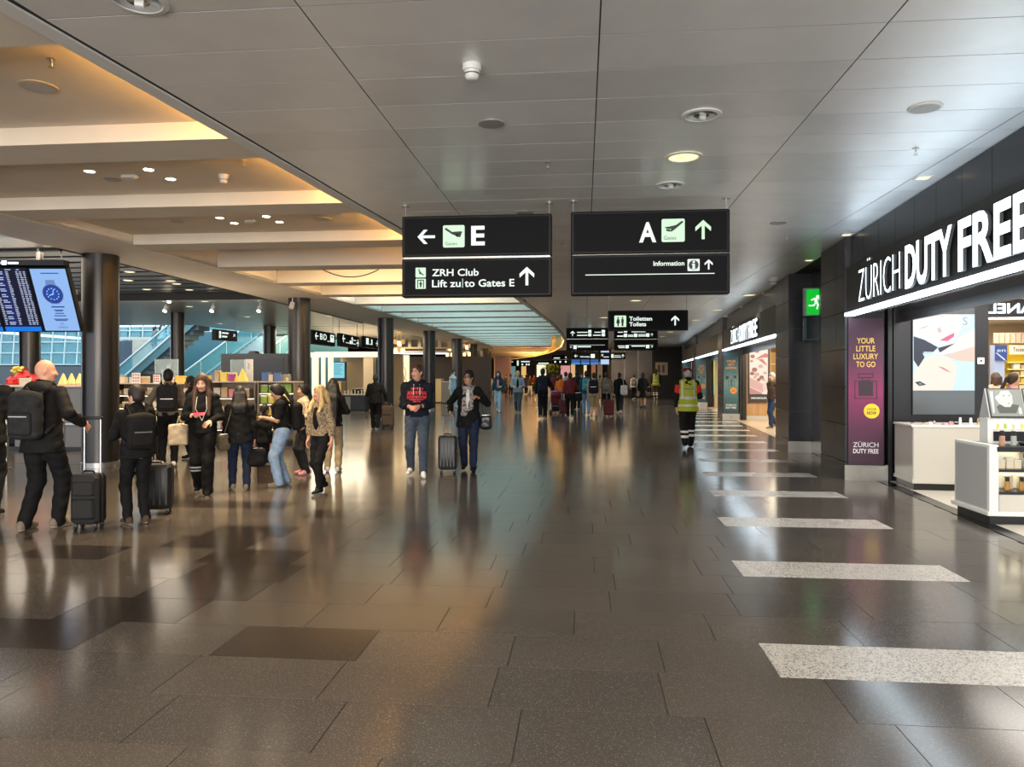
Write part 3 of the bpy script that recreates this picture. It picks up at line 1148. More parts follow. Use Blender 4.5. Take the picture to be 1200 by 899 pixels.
# little cosmetics on the counter
rnd = random.Random(5)
cos_cols = [mat('cosmetic_black', (0.015, 0.014, 0.015), 0.25), mat('cosmetic_rose', (0.55, 0.28, 0.24), 0.3), mat('cosmetic_white', (0.7, 0.68, 0.66), 0.3), mat('cosmetic_gold', (0.6, 0.42, 0.18), 0.3, 0.6)]
for i in range(14):
    t = 0.72 + i * 0.095 + rnd.uniform(-0.02, 0.02)
    e = fempty('cosmetic_jar', t, 11.17 + rnd.uniform(0, 0.2), 0.925, label='tiny cosmetic jar, ' + ORD[i] + ' from the left on the cream counter below the beauty screen', cat='cosmetics', group='cosmetics on the cream counter')
    h = rnd.choice((0.03, 0.05, 0.10, 0.04))
    r = rnd.choice((0.02, 0.03, 0.035))
    b = MB()
    b.lathe([(r, 0), (r, h * 0.7), (r * 0.8, h * 0.75)], 10)
    b.build('jar_body', rnd.choice(cos_cols), e, smooth=True, angle=0.7)
    b = MB()
    b.lathe([(r * 0.8, h * 0.75), (r * 0.8, h), (0, h)], 10)
    b.build('lid', rnd.choice(cos_cols), e, smooth=True, angle=0.7)

# mirrored lit lettering that hangs behind the glass
tc_ = tF(1158, 12.6)
e = fempty('mirrored_sign', tc_, 12.6, label='hanging black bar with lit white letters read mirror-wise inside the shop', cat='sign')
z0 = zF(368.5, tc_, 12.6)
b = MB()
b.box(-0.06, 1.5, 0.02, 0.10, z0 - 0.04, z0 + 0.24)
b.build('bar', BLACK, e)
b = MB()
text(b, 'CHANEL', 0.0, z0 + 0.02, 0.15, y=0.0, bold=0.02, width=1.02, mirror=True)
b.build('lettering', HALO, e)
b = MB()
for x in (0.1, 1.3):
    b.tube((x, 0.06, z0 + 0.24), (x, 0.06, 3.05), 0.006, 6)
b.build('hanging_rod', STEEL, e)

# interior of shop 1
b = MB()
b.box(0.85, 10.0, 1.5, 22.6, 3.05, 3.12)
shopceil = place_f(b.build('ceiling_shop', mat('shop_ceiling', (0.42, 0.39, 0.35), 0.6), kind='structure'))
b = MB()
b.box(9.5, 9.6, 1.5, 52, 0, 3.1)
b.box(3.2, 9.6, 22.5, 22.6, 0, 3.1)
b.box(0.9, 3.2, 16.4, 16.5, 0, 3.1)
b.box(3.1, 3.2, 16.4, 22.5, 0, 3.1)
b.box(0.9, 9.6, 51.9, 52.0, 0, 3.1)
b.box(0.9, 9.6, 39.5, 39.6, 0, 3.1)
place_f(b.build('wall_shop_inside', mat('shop_wall_tan', (0.50, 0.38, 0.24), 0.6), kind='structure'))
SB = 21.0
for i in range(5):
    e = fempty('ceiling_light', 3.6 + 0.35 * i, 13.5 + i * 1.5, 3.045, label='long lit ceiling lamp, ' + ORD[i] + ' from the front inside the nearest shop', cat='light', group='linear lamps in the nearest shop')
    b = MB()
    b.box(-1.2, 1.6, -0.05, 0.05, -0.03, 0)
    b.build('lamp_body', mat('lamp_linear', (1, 0.95, 0.85), 0.5, emit=2.0, ecol=(1, 0.93, 0.8)), e)
tA = tF(1160, SB)
e = fempty('wall_shelving', tA, SB, label='yellow backed cosmetics shelving under a slatted wood header at the rear of the shop', cat='shelving')
zf = lambda py: zF(py, tA, SB)
YEL = mat('shelf_yellow', (0.85, 0.60, 0.02), 0.45)
b = MB()
b.box(0.25, 3.4, 0.0, 0.12, 0, zf(404))
b.build('back_panel', YEL, e)
for k in range(26):
    b = MB()
    b.box(-0.05 + k * 0.13, 0.06 + k * 0.13, -0.35, -0.30, zf(403), zf(391))
    b.build('header_slat', mat('slat_beige', (0.62, 0.47, 0.33), 0.5), e)
for k, py in enumerate((425, 433, 441, 449, 457, 468)):
    b = MB()
    b.box(0.28, 3.4, -0.32, 0, zf(py) - 0.015, zf(py) + 0.015)
    b.build('shelf', mat('shelf_light_yellow', (0.85, 0.70, 0.25), 0.4), e)
b = MB()
b.box(-0.02, 0.22, -0.3, -0.05, 0, zf(405))
b.build('side_column', mat('pale_blue_panel', (0.35, 0.42, 0.62), 0.4), e)
e2 = fempty('blue_poster', tA, SB - 0.36, label='blue poster with white diagonal script beside the yellow shelving', cat='poster')
b = MB()
b.box(-0.04, 0.24, -0.02, 0.0, zf(423), zf(405))
b.build('print', EM('poster_blue', (0.10, 0.16, 0.50), 0.7), e2)
b = MB()
b.flat([(-0.03, zf(414)), (0.0, zf(414)), (0.2, zf(422)), (0.17, zf(422.5))], -0.03)
text(b, 'en', 0.0, zf(413), 0.09, y=-0.03, width=0.2)
b.build('script', LETTER, e2)
e3 = fempty('shelf_card', tF(1188, SB), SB - 0.36, label='cream brand card with dark lettering over the yellow shelves', cat='sign')
b = MB()
b.box(-0.28, 0.25, -0.02, 0.0, zf(416), zf(405.5))
b.build('card', mat('card_cream', (0.75, 0.68, 0.55), 0.5), e3)
b = MB()
text(b, 'Tesserré', -0.20, zf(412.5), 0.10, y=-0.024, bold=0.01, width=0.38)
b.build('lettering', mat('print_brown', (0.06, 0.045, 0.03), 0.5), e3)
rnd = random.Random(11)
pc = [mat('pack_cream', (0.72, 0.62, 0.45), 0.5), mat('pack_tan', (0.55, 0.38, 0.22), 0.5), mat('pack_gold', (0.72, 0.48, 0.10), 0.4), mat('pack_white', (0.7, 0.68, 0.62), 0.5), mat('pack_black', (0.03, 0.03, 0.03), 0.4), mat('pack_pink', (0.72, 0.28, 0.30), 0.5), mat('pack_red', (0.55, 0.03, 0.03), 0.4), mat('pack_green', (0.35, 0.55, 0.10), 0.5), mat('pack_violet', (0.42, 0.06, 0.30), 0.5), mat('pack_yellow', (0.80, 0.65, 0.15), 0.5), mat('pack_blue', (0.10, 0.18, 0.45), 0.5)]


def carton(mb, w, d, h, lid=True):
    """folding box with a slightly proud lid, its front at y=0"""
    mb.bev(-w / 2, w / 2, 0, d, 0, h * (0.8 if lid else 1), min(w, h) * 0.04, 0)
    if lid:
        mb.bev(-w / 2 - 0.002, w / 2 + 0.002, -0.002, d + 0.002, h * 0.8, h, min(w, h) * 0.04, 1)
    return mb


for k, py in enumerate((433, 441, 449, 457)):
    x, nk = 0.45, 0
    while x < 1.55:
        w = rnd.uniform(0.10, 0.2)
        o = carton(MB(), w, 0.16, rnd.uniform(0.10, 0.15)).build('gift_box', [rnd.choice(pc[:4]), rnd.choice(pc[:5])])
        X, Y = Fw(tA + x + w / 2, SB - 0.28)
        o.location, o.rotation_euler = (X, Y, zf(py) + 0.0155), (0, 0, -FA)
        nk += 1
        tag(o, 'small carton, %s from the left on board %s of the yellow shelving' % (ORD[nk - 1], ('one', 'two', 'three', 'four')[k]), 'box', 'cartons on the yellow shelving')
        x += w + 0.03

# ---- tester island in front
CX, CYY = 4.40, 8.51
e = empty('tester_island', (CX, CYY, 0), label='white tester island with lit bottle shelves at the mouth of the nearest shop', cat='display')
W_, D_, HT = 1.75, 0.76, 0.87
b = MB()
b.box(0.02, W_, 0.03, D_ - 0.03, 0.003, 0.10)
b.build('plinth', BLACK, e)
b = MB()
b.bev(-0.03, W_ + .03, -0.03, D_ + 0.03, 0.10, 0.145, 0.008)
b.build('base_board', WHITE, e)
b = MB()
b.bev(0.0, 0.10, 0, D_, 0.145, HT, 0.006)
b.build('end_panel', WHITE, e)
b = MB()
b.box(-0.004, 0.0, 0.04, D_ - 0.04, 0.16, HT - 0.03)
b.build('end_inlay', mat('inlay_grey', (0.42, 0.42, 0.42), 0.35), e)
b = MB()
b.bev(0.105, W_, 0.004, 0.36, 0.145, 0.33, 0.004)
b.build('drawer', CREAM, e)
b = MB()
b.box(0.10, W_, 0.33, 0.40, 0.33, HT - 0.02)
b.build('back_panel', mat('lit_cream', (0.9, 0.85, 0.68), 0.5, emit=0.45, ecol=(1.0, 0.93, 0.70)), e)
for z in (0.335, 0.575):
    b = MB()
    b.box(0.10, W_, 0.0, 0.33, z, z + 0.028)
    sh = b.build('shelf', BLACK, e)
    b = MB()
    b.box(0.12, W_ - .02, 0.27, 0.32, z + 0.215, z + 0.225)
    b.build('shelf_lamp', mat('shelf_led', (1, 0.93, 0.75), 0.4, emit=3.5, ecol=(1, 0.92, 0.70)), sh)
b = MB()
b.box(0.08, W_, 0.0, D_, HT - 0.075, HT - 0.02)
b.build('worktop', BLACK, e)
b = MB()
b.bev(0.20, W_, 0.42, 0.60, HT - 0.02, HT + 0.27, 0.006, 0)
rz_ = b.build('riser', WHITE, e)
b = MB()
b.box(0.26, W_ - .02, 0.412, 0.421, HT + 0.15, HT + 0.25, 0)
b.build('riser_lamp', mat('riser_led', (1, 0.95, 0.7), 0.4, emit=1.2, ecol=(1, 0.95, 0.66)), rz_)
b = MB()
b.box(0.26, 0.62, 0.412, 0.421, HT + 0.01, HT + 0.12, 0)
b.build('riser_niche', BLACK, rz_)
# bottles
BOT = [mat('bottle_amber', (0.75, 0.42, 0.12), 0.1, trans=0.5), mat('bottle_clear', (0.62, 0.68, 0.62), 0.08, trans=0.5), mat('bottle_peach', (0.72, 0.42, 0.28), 0.1, trans=0.5)]


def bottle(x, y, z, h, m, lab, grp, cap=BLACK):
    o = empty('perfume_bottle', (CX + x, CYY + y, z), label=lab, cat='bottle', group=grp)
    c = MB()
    c.bev(-0.026, 0.026, -0.018, 0.018, 0, h * 0.66, 0.006)
    c.build('flask', m, o)
    c = MB()
    c.bev(-0.018, 0.018, -0.016, 0.016, h * 0.66, h, 0.004)
    c.build('cap', cap, o)


for i, x in enumerate((0.18, 0.27, 0.35)):
    o = carton(MB(), 0.075, 0.06, 0.10 + 0.02 * (i == 1)).build('perfume_carton', [pc[0], pc[3]])
    o.location = (CX + x, CYY + 0.10, 0.603)
    tag(o, ORD[i] + ' small cream perfume carton from the left on the upper island shelf', 'box', 'perfume cartons on the upper island shelf')
for i, x in enumerate((0.44, 0.62, 0.82, 1.02, 1.22)):
    bottle(x, 0.12, 0.603, 0.17, BOT[1], ORD[i] + ' clear perfume bottle from the left on the upper island shelf', 'bottles on the upper island shelf')
    o = carton(MB(), 0.085, 0.06, 0.17).build('perfume_carton', [pc[0], pc[0]])
    o.location = (CX + x + 0.02, CYY + 0.21, 0.603)
    tag(o, 'tall cream carton behind the %s bottle of the upper island shelf' % ORD[i], 'box', 'tall cartons behind the upper bottles')
for i, x in enumerate((0.25, 0.40, 0.56, 0.72, 0.88, 1.06, 1.25)):
    bottle(x, 0.12, 0.363, 0.15, (BOT[0], BOT[0], BOT[2])[i % 3], ORD[i] + ' black capped perfume bottle from the left on the lower island shelf', 'bottles on the lower island shelf')
    o = carton(MB(), 0.09, 0.06, 0.15).build('perfume_carton', [pc[0], pc[0]])
    o.location = (CX + x + 0.07, CYY + 0.22, 0.363)
    tag(o, 'cream carton beside the %s bottle of the lower island shelf' % ORD[i], 'box', 'cartons behind the lower bottles')
bottle(0.20, 0.13, HT - 0.02, 0.17, BOT[2], 'peach tester bottle with tall black cap on top of the island', None)
bottle(0.37, 0.22, HT - 0.02, 0.16, BOT[1], 'clear tester bottle on the worktop beside the round black tray', None)
c = MB()
c.lathe([(0.0, 0), (0.20, 0), (0.215, 0.025), (0.19, 0.03), (0, 0.026)], 28)
o = c.build('round_tray', BLACK, smooth=True, angle=0.6)
o.location = (CX + 0.66, CYY + 0.22, HT - 0.02)
tag(o, 'round black tray on the worktop of the tester island', 'tray')
for i, x in enumerate((0.30, 0.38, 0.47, 0.56, 0.7, 0.84, 0.98)):
    o = empty('nail_colour', (CX + x, CYY + 0.40, HT + 0.155), label='little cosmetic bottle, ' + ORD[i] + ' from the left in the lit riser of the island', cat='bottle', group='small bottles in the lit riser')
    c = MB()
    c.lathe([(0.016, 0), (0.016, 0.05), (0.008, 0.055)], 10)
    c.build('flask', (pc[9], pc[7], pc[0])[i % 3], o, smooth=True, angle=0.7)
    c = MB()
    c.lathe([(0.007, 0.055), (0.007, 0.08), (0, 0.08)], 8)
    c.build('cap', pc[3], o, smooth=True, angle=0.7)
# sloping screens on the island
tilt = radians(18)
for k, (x0, x1, lab) in enumerate(((0.22, 0.60, 'sloping framed screen with a black and white portrait on the tester island'), (0.605, 0.99, 'sloping framed screen with pale gold lettering beside the portrait screen'))):
    e = empty('tilted_screen', (CX + x0, CYY + 0.40, HT + 0.275), label=lab, cat='screen')
    w, h = x1 - x0, 0.335
    dy = h * sin(tilt) / cos(tilt)

    def slope(mb, x0_, x1_, z0_, z1_, up, mi):
        n = Vector((0, -cos(tilt), sin(tilt)))
        a = [Vector((x, z * tan(tilt), z)) + n * up for x, z in ((x0_, z0_), (x1_, z0_), (x1_, z1_), (x0_, z1_))]
        c_ = [p - n * 0.012 for p in a]
        mb.add([*a, *c_], [(0, 1, 2, 3), (7, 6, 5, 4), (0, 4, 5, 1), (1, 5, 6, 2), (2, 6, 7, 3), (3, 7, 4, 0)], mi)

    def slopoly(mb, pts, up, mi):
        n = Vector((0, -cos(tilt), sin(tilt)))
        mb.face([Vector((x, z * tan(tilt), z)) + n * up for x, z in pts], mi)
    b = MB()
    slope(b, 0, w, 0, h, 0.0, 0)
    b.build('frame', BLACK, e)
    b = MB()
    slope(b, 0.018, w - 0.012, 0.018, h - 0.014, 0.010, 0)
    b.build('display', EM('pale_grey' if k == 0 else 'pearl', (0.42, 0.45, 0.38) if k == 0 else (0.62, 0.60, 0.52), 0.8), e)
    b = MB()
    if k == 0:
        slopoly(b, [(0.10, 0.05), (0.28, 0.05), (0.33, 0.14), (0.28, 0.15), (0.12, 0.15), (0.08, 0.12)], 0.0115, 0)
        slopoly(b, [(0.10, 0.30), (0.08, 0.22), (0.11, 0.16), (0.17, 0.12), (0.23, 0.12), (0.265, 0.17), (0.27, 0.25), (0.24, 0.31)], 0.012, 1)
        slopoly(b, [(0.09, 0.315), (0.085, 0.24), (0.125, 0.26), (0.16, 0.31)], 0.0125, 2)
        slopoly(b, [(0.165, 0.243), (0.19, 0.247), (0.19, 0.252), (0.165, 0.250)], 0.013, 0)
        slopoly(b, [(0.225, 0.248), (0.25, 0.245), (0.25, 0.251), (0.225, 0.254)], 0.013, 0)
        slopoly(b, [(0.20, 0.165), (0.235, 0.163), (0.22, 0.155)], 0.013, 0)
        slopoly(b, [(0.31, 0.04), (0.345, 0.04), (0.345, 0.10), (0.325, 0.13), (0.31, 0.10)], 0.013, 1)
        slopoly(b, [(0.03, 0.05), (0.05, 0.05), (0.07, 0.3), (0.03, 0.3)], 0.012, 1)
        b.build('portrait', [EM('charcoal', (0.10, 0.11, 0.09), 0.8), EM('portrait_light', (0.85, 0.88, 0.82), 0.9), EM('portrait_hair', (0.50, 0.53, 0.47), 0.8)], e)
    else:
        st = len(b.v)
        text(b, 'LES EXCLUSIFS', 0.03, 0.13, 0.024, width=0.32)
        for i in range(st, len(b.v)):
            x, y, z = b.v[i]
            b.v[i] = tuple(Vector((x, z * tan(tilt), z)) + Vector((0, -cos(tilt), sin(tilt))) * 0.0125)
        b.build('lettering', EM('bronze', (0.35, 0.26, 0.12), 0.6), e)
    b = MB()
    b.add([(0, 0, 0), (0, dy, h), (0, 2 * dy + 0.02, -0.06), (0, 0.1, 0.0), (-0.012, 0, 0), (-0.012, dy, h), (-0.012, 2 * dy + 0.02, -0.06), (-0.012, 0.1, 0)], [(0, 1, 2, 3), (7, 6, 5, 4), (0, 4, 5, 1), (1, 5, 6, 2), (2, 6, 7, 3), (3, 7, 4, 0)])
    b.build('side_support', mat('support_grey', (0.45, 0.45, 0.45), 0.4), e)

# ---- shop 2: oak wall with the chocolate light box
S2 = 28.45
b = MB()
b.box(0.86, 1.78, S2, S2 + 0.2, 0, 2.9, 0)
b.box(0.86, 1.78, S2 - 0.01, S2, 0, 0.14, 1)
oak = place_f(b.build('wall_shop_oak', [WOOD, CREAM], kind='structure'))
q2 = lambda X, Y: (870 + X / 9.0, 390 + Y / 9.0)
e = fempty('chocolate_light_box', 1.3, S2, label='backlit poster of pink chocolate box and pralines on the oak wall', cat='light box')
ad2 = lambda mb, pts, y, mi: adpoly(mb, pts, y, mi, S2, 1.3, q2)
b = MB()
ad2(b, [(58, 70), (290, 70), (290, 738), (58, 738)], -0.05, 0)
b.build('frame', mat('frame_brown', (0.05, 0.035, 0.03), 0.4), e)
b = MB()
ad2(b, [(74, 88), (266, 88), (266, 648), (74, 648)], -0.054, 0)
b.build('display', EM('blush', (0.98, 0.80, 0.68), 0.95), e)
b = MB()
ad2(b, [(74, 468), (212, 540), (214, 632), (74, 570)], -0.058, 0)
ad2(b, [(212, 540), (266, 490), (266, 590), (214, 632)], -0.058, 1)
ad2(b, [(74, 575), (205, 635), (205, 648), (74, 648)], -0.058, 2)
ad2(b, [(125, 285), (185, 245), (240, 215), (264, 225), (264, 262), (215, 262)], -0.058, 3)
ad2(b, [(160, 280), (210, 275), (262, 345), (225, 330)], -0.058, 3)
for X, Y, r, mi in ((150, 195, 24, 4), (105, 250, 25, 4), (125, 390, 30, 4), (190, 355, 26, 5), (100, 430, 25, 4), (150, 440, 28, 5), (200, 470, 25, 4), (235, 425, 20, 5), (170, 495, 22, 4), (130, 470, 20, 5), (220, 495, 20, 5), (95, 300, 16, 3)):
    ad2(b, [(X + r * cos(a * pi / 6), Y + r * 0.8 * sin(a * pi / 6)) for a in range(12)], -0.060, mi)
b.build('picture', [EM('rose_box', (0.86, 0.50, 0.42), 0.85), EM('rose_light', (0.95, 0.68, 0.58), 0.9), EM('rose_deep', (0.70, 0.34, 0.28), 0.8), EM('ribbon', (0.75, 0.22, 0.18), 0.85), EM('praline', (0.48, 0.20, 0.14), 0.8), EM('praline_light', (0.80, 0.50, 0.38), 0.85)], e)
b = MB()
tt, zz = fpt(*q2(90, 697), S2)
text(b, 'SWISS CHOCOLATE', tt - 1.3, zz, 0.06, y=-0.056, bold=0.03, width=0.55)
b.build('caption', LETTER, e)
SHELFW = mat('warm_lit_wall', (0.8, 0.45, 0.15), 0.5, emit=0.35, ecol=(1.0, 0.52, 0.16))  # back panels and shelves glow themselves, in place of warm lamplight
tB = tF(900, 30.0)
for k in range(3):
    e = fempty('wall_shelving', tB + 0.1 + k * 1.25, 31.5, label=('amber lit shelf bay behind the man leaving the second shop', 'amber lit shelf bay next to the one behind the man', 'third amber lit shelf bay inside the second shop')[k], cat='shelving')
    b = MB()
    b.box(0, 1.2, 0, 0.08, 0, 2.6)
    b.build('back_panel', SHELFW, e)
    for z in (0.6, 1.1, 1.6, 2.1):
        b = MB()
        b.box(0, 1.2, -0.35, 0, z, z + 0.04)
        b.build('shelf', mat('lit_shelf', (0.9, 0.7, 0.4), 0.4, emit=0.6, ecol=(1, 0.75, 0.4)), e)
b = MB()
b.box(0.9, 9.4, 22.7, 39.4, 3.0, 3.06)
b.box(0.9, 3.05, 16.6, 22.7, 3.0, 3.06)
b.box(0.9, 9.4, 39.7, 51.8, 3.0, 3.06)
place_f(b.build('ceiling_shop_oak', mat('oak_shop_ceiling', (0.40, 0.30, 0.2), 0.6), kind='structure'))

# ---- shop 3 and 4: oak walls with lit screens
GREENSCR = radial_print('screen_green', (0.78, 0.85, 0.05), (0.35, 0.80, 0.20), (0.08, 0.62, 0.38), 0.9, 2.75, 1.0)
for S3, pxs, m, lab, zr in ((40.4, (830, 836.5, 843.5), GREENSCR, 'tall lit screen shading from green to yellow on the third shop wall', (410, 463)), (50.9, (799.5, 802.5, 811), EM('peach', (0.85, 0.52, 0.36), 0.8), 'tall peach coloured lit screen on the farthest shop wall', (414, 440))):
    ta, tb, tc_ = (tF(p, S3) for p in pxs)
    b = MB()
    b.box(ta + 0.02, tc_ + 0.1, S3, S3 + 0.2, 0, 2.9)
    place_f(b.build('wall_shop_oak', WOOD, kind='structure'))
    e = fempty('lit_screen', (tb + tc_) / 2, S3, label=lab, cat='screen')
    w = (tc_ - tb) / 2
    z1, z0 = zF(zr[0], tb, S3), zF(zr[1], tb, S3)
    b = MB()
    b.box(-w - 0.04, w + 0.04, -0.04, -0.001, z0 - 0.05, z1 + 0.05)
    b.build('frame', BLACK, e)
    b = MB()
    b.box(-w, w, -0.046, -0.04, z0, z1)
    b.build('display', m, e)

# ---- exit sign in the passage between the two stone pillars
SE = 15.6
ta = tF(942, SE)
e = fempty('exit_sign', ta, SE, label='green running man emergency exit sign with dark glass box below, in the passage', cat='sign')
z1, z0, z2, z3 = zF(338, ta, SE), zF(370, ta, SE), zF(372.5, ta, SE), zF(399, ta, SE)
b = MB()
b.box(0, 0.78, 0, 0.10, z0 - 0.005, z1 + 0.005)
b.build('housing', mat('sign_grey', (0.30, 0.36, 0.34), 0.4), e)
b = MB()
b.box(0.05, 0.76, -0.008, 0.0, z0 + 0.02, z1 - 0.02)
b.build('face', mat('exit_green', (0.0, 0.6, 0.05), 0.4, emit=0.75, ecol=(0.0, 0.62, 0.03)), e)
zm = (z0 + z1) / 2
b = MB()
b.flat(disc(0.265, zm + 0.105, 0.032, 12), -0.012, 0.003)
for p in ([(0.19, zm + 0.08), (0.25, zm + 0.085), (0.27, zm - 0.02), (0.21, zm - 0.02)], [(0.21, zm - 0.02), (0.25, zm), (0.20, zm - 0.09), (0.09, zm - 0.09), (0.09, zm - 0.06), (0.18, zm - 0.06)], [(0.22, zm - 0.01), (0.27, zm - 0.01), (0.29, zm - 0.06), (0.265, zm - 0.15), (0.235, zm - 0.15), (0.255, zm - 0.07)],
          [(0.19, zm + 0.08), (0.20, zm + 0.05), (0.15, zm + 0.02), (0.13, zm + 0.04)], [(0.25, zm + 0.08), (0.30, zm + 0.03), (0.35, zm + 0.045), (0.345, zm + 0.065), (0.30, zm + 0.06), (0.27, zm + 0.09)]):
    b.flat(p, -0.012, 0.003)
for a in ([(0.40, zm + 0.015), (0.50, zm + 0.015), (0.50, zm + 0.04), (0.40, zm + 0.04)], [(0.50, zm + 0.08), (0.56, zm + 0.0275), (0.50, zm - 0.03)], [(0.60, zm - 0.16), (0.74, zm - 0.16), (0.74, zm + 0.14), (0.60, zm + 0.14)]):
    b.flat(a, -0.012, 0.003)
b.build('running_figure', LETTER, e)
b = MB()
b.box(0.0, 0.78, 0, 0.10, z3, z2)
b.build('lower_box', mat('dark_glass_box', (0.02, 0.035, 0.045), 0.15), e)
b = MB()
for x0, x1, a, c in ((0, 0.05, z3, z2), (0, 0.78, z3, z3 + 0.03)):
    b.box(x0, x1, -0.008, 0, a, c)
b.build('lower_frame', mat('teal_frame', (0.05, 0.11, 0.12), 0.4), e)
b = MB()
b.tube((0.4, 0.05, z1), (0.4, 0.05, CEIL), 0.012, 8)
b.build('hanging_rod', STEEL, e)

# =====================================================================================================================
#  HANGING SIGNS
# =====================================================================================================================
SIGNM = mat('sign_black', (0.004, 0.004, 0.0045), 0.5, spec=0.25)
SIGNF = mat('sign_face', (0.003, 0.003, 0.0035), 0.6, spec=0.15)
PICT = mat('pictogram_dark', (0.01, 0.016, 0.012), 0.5)


class Sign:
    """light boxes hung from the ceiling; conv turns a point of the photograph into (x, z) on the sign's face"""

    def __init__(self, name, p0, p1, rows, label, conv, rods=True, group=None, thick=0.16, ceil=CEIL):
        (xa, ya), (xb, yb) = p0, p1
        self.rz = atan2(yb - ya, xb - xa)
        self.L = sqrt((xb - xa) ** 2 + (yb - ya) ** 2)
        self.e = empty(name, (xa, ya, 0), self.rz, label, 'sign', group)
        self.conv = conv
        for z0, z1 in rows:
            b = MB()
            b.bev(0, self.L, 0, thick, z0, z1, 0.012)
            o = b.build('sign_box', SIGNM, self.e)
            b = MB()
            b.box(0.035, self.L - 0.035, -0.002, 0.001, z0 + 0.03, z1 - 0.03)
            b.build('sign_face', SIGNF, o)
        if len(rows) > 1:
            b = MB()
            b.box(0.02, self.L - 0.02, 0.03, thick - 0.03, rows[1][1] - 0.001, rows[0][0] + 0.001)
            b.build('spacer_bar', STEEL, self.e)
        if rods:
            for x in (0.03, self.L - 0.03):
                b = MB()
                b.tube((x, thick / 2, rows[0][1] - 0.002), (x, thick / 2, ceil + 0.01), 0.011, 8)
                o = b.build('hanging_rod', STEEL, self.e, smooth=True, angle=0.6)
                b = MB()
                b.lathe([(0.05, ceil - 0.012), (0.05, ceil - 0.002)], 14, (x, thick / 2, 0))
                b.build('ceiling_rose', STEEL, o)
        self.mbs, self.info = [], None

    def mb(self, key, name=None):
        if key == 'i' and self.info:
            return self.info
        m = MB()
        if key == 'i':
            self.info = m
        self.mbs.append((key, name, m))
        return m

    def pt(self, X, Y):
        return self.conv(X, Y)

    def arrow(self, key, X, Y, hX, ang):
        x, z = self.pt(X, Y)
        s = self.pt(X + hX, Y)[0] - x
        arrow(self.mb(key, 'arrow'), x, z, s, ang, y=-0.006)

    def square(self, key, x0, x1, y0, y1, r=0.1):
        a, c = self.pt(x0, y1), self.pt(x1, y0)
        self.mb(key, 'pictogram_field').flat(rrect(a[0], c[0], a[1], c[1], (c[0] - a[0]) * r), -0.006, 0.003)
        return a, c

    def poly(self, key, pts, y=-0.009):
        self.mb(key).flat([self.pt(*p) for p in pts], y, 0.002)

    def text(self, key, s, x0, x1, base, cap, bold=0.015, y=-0.005):
        a, c = self.pt(x0, base), self.pt(x1, base - cap)
        text(self.mb(key, 'lettering' if key != 'p' else 'small_lettering'), s, a[0], a[1], c[1] - a[1], y=y, bold=bold, width=c[0] - a[0])

    def bar(self, key, x0, x1, y0, y1):
        a, c = self.pt(x0, y1), self.pt(x1, y0)
        self.mb(key, 'text_line').box(a[0], c[0], -0.006, -0.003, a[1], c[1])

    def done(self, names):
        for k, n_, m in self.mbs:
            nm, mt = names[k]
            m.build(n_ or nm, mt, self.e)


def flat_sign(name, px0, px1, y, pys, label, ox, oy, sc, **k):
    """sign in a plane y = const; ox, oy, sc describe the enlarged crop its contents were measured in"""
    xa, d = at_y(px0, y)
    xb, d2 = at_y(px1, y)
    dm = (d + d2) / 2
    rows = [(hgt(b, dm), hgt(a, dm)) for a, b in pys]

    def conv(X, Y):
        return at_y(ox + X / sc, y)[0] - xa, hgt(oy + Y / sc, dm)
    return Sign(name, (xa, y), (xb, y), rows, label, conv, **k)


def plane_icon(s, x0, x1, y0, y1, flip=False):
    """aircraft taking off, on a square given in crop coordinates"""
    w, h = x1 - x0, y1 - y0
    body = [(0.08, 0.14), (0.16, 0.12), (0.42, 0.30), (0.84, 0.28), (0.90, 0.32), (0.84, 0.40), (0.64, 0.45), (0.70, 0.50), (0.66, 0.54), (0.55, 0.46), (0.44, 0.42), (0.10, 0.20)]
    wing = [(0.58, 0.40), (0.86, 0.40), (0.80, 0.55), (0.66, 0.53)]
    for p in (body, wing):
        if flip:
            c, n = cos(-0.95), sin(-0.95)
            p = [(1 - a, b_) for a, b_ in p]
        s.poly('p', [(x0 + a * w, y0 + b_ * h) for a, b_ in p])


NAMES = {'w': ('lettering', LETTER), 'g': ('green_lettering', LETTERG), 'p': ('pictogram', PICT)}

s = flat_sign('gate_sign', 471, 646.5, 9.2, ((252, 300), (302.5, 347.5)), 'large hanging black sign pointing left to gates E, with a club and lift line below', 440, 230, 5.4545)
s.arrow('w', 325, 254, 112, pi / 2)
s.square('g', 432, 570, 183, 325, 0.07)
plane_icon(s, 432, 570, 183, 325)
s.text('p', 'Gates', 447, 522, 311, 22, 0.0, -0.009)
s.text('w', 'E', 612, 699, 310, 118, 0.03)
s.square('g', 257, 322, 452, 515, 0.06)
s.square('g', 257, 322, 523, 588, 0.06)
for p in ([(275, 462), (285, 462), (285, 472), (275, 472)], [(276, 474), (287, 474), (296, 488), (284, 490)], [(280, 486), (300, 488), (312, 502), (304, 502), (294, 494), (280, 494)], [(270, 530), (309, 530), (309, 536), (270, 536)], [(268, 530), (274, 530), (274, 584), (268, 584)], [(305, 530), (311, 530), (311, 584), (305, 584)], [(285, 545), (295, 545), (295, 578), (285, 578)], [(280, 553), (300, 553), (300, 560), (280, 560)], [(286, 538), (294, 538), (294, 544), (286, 544)]):
    s.poly('p', p)
s.text('w', 'ZRH Club', 362, 660, 507, 44)
s.text('w', 'Lift zu', 362, 545, 578, 46)
s.bar('w', 556, 559, 526, 584)
s.text('w', 'to Gates E', 570, 888, 578, 46)
s.arrow('w', 968, 515, 118, 0)
s.done(NAMES)

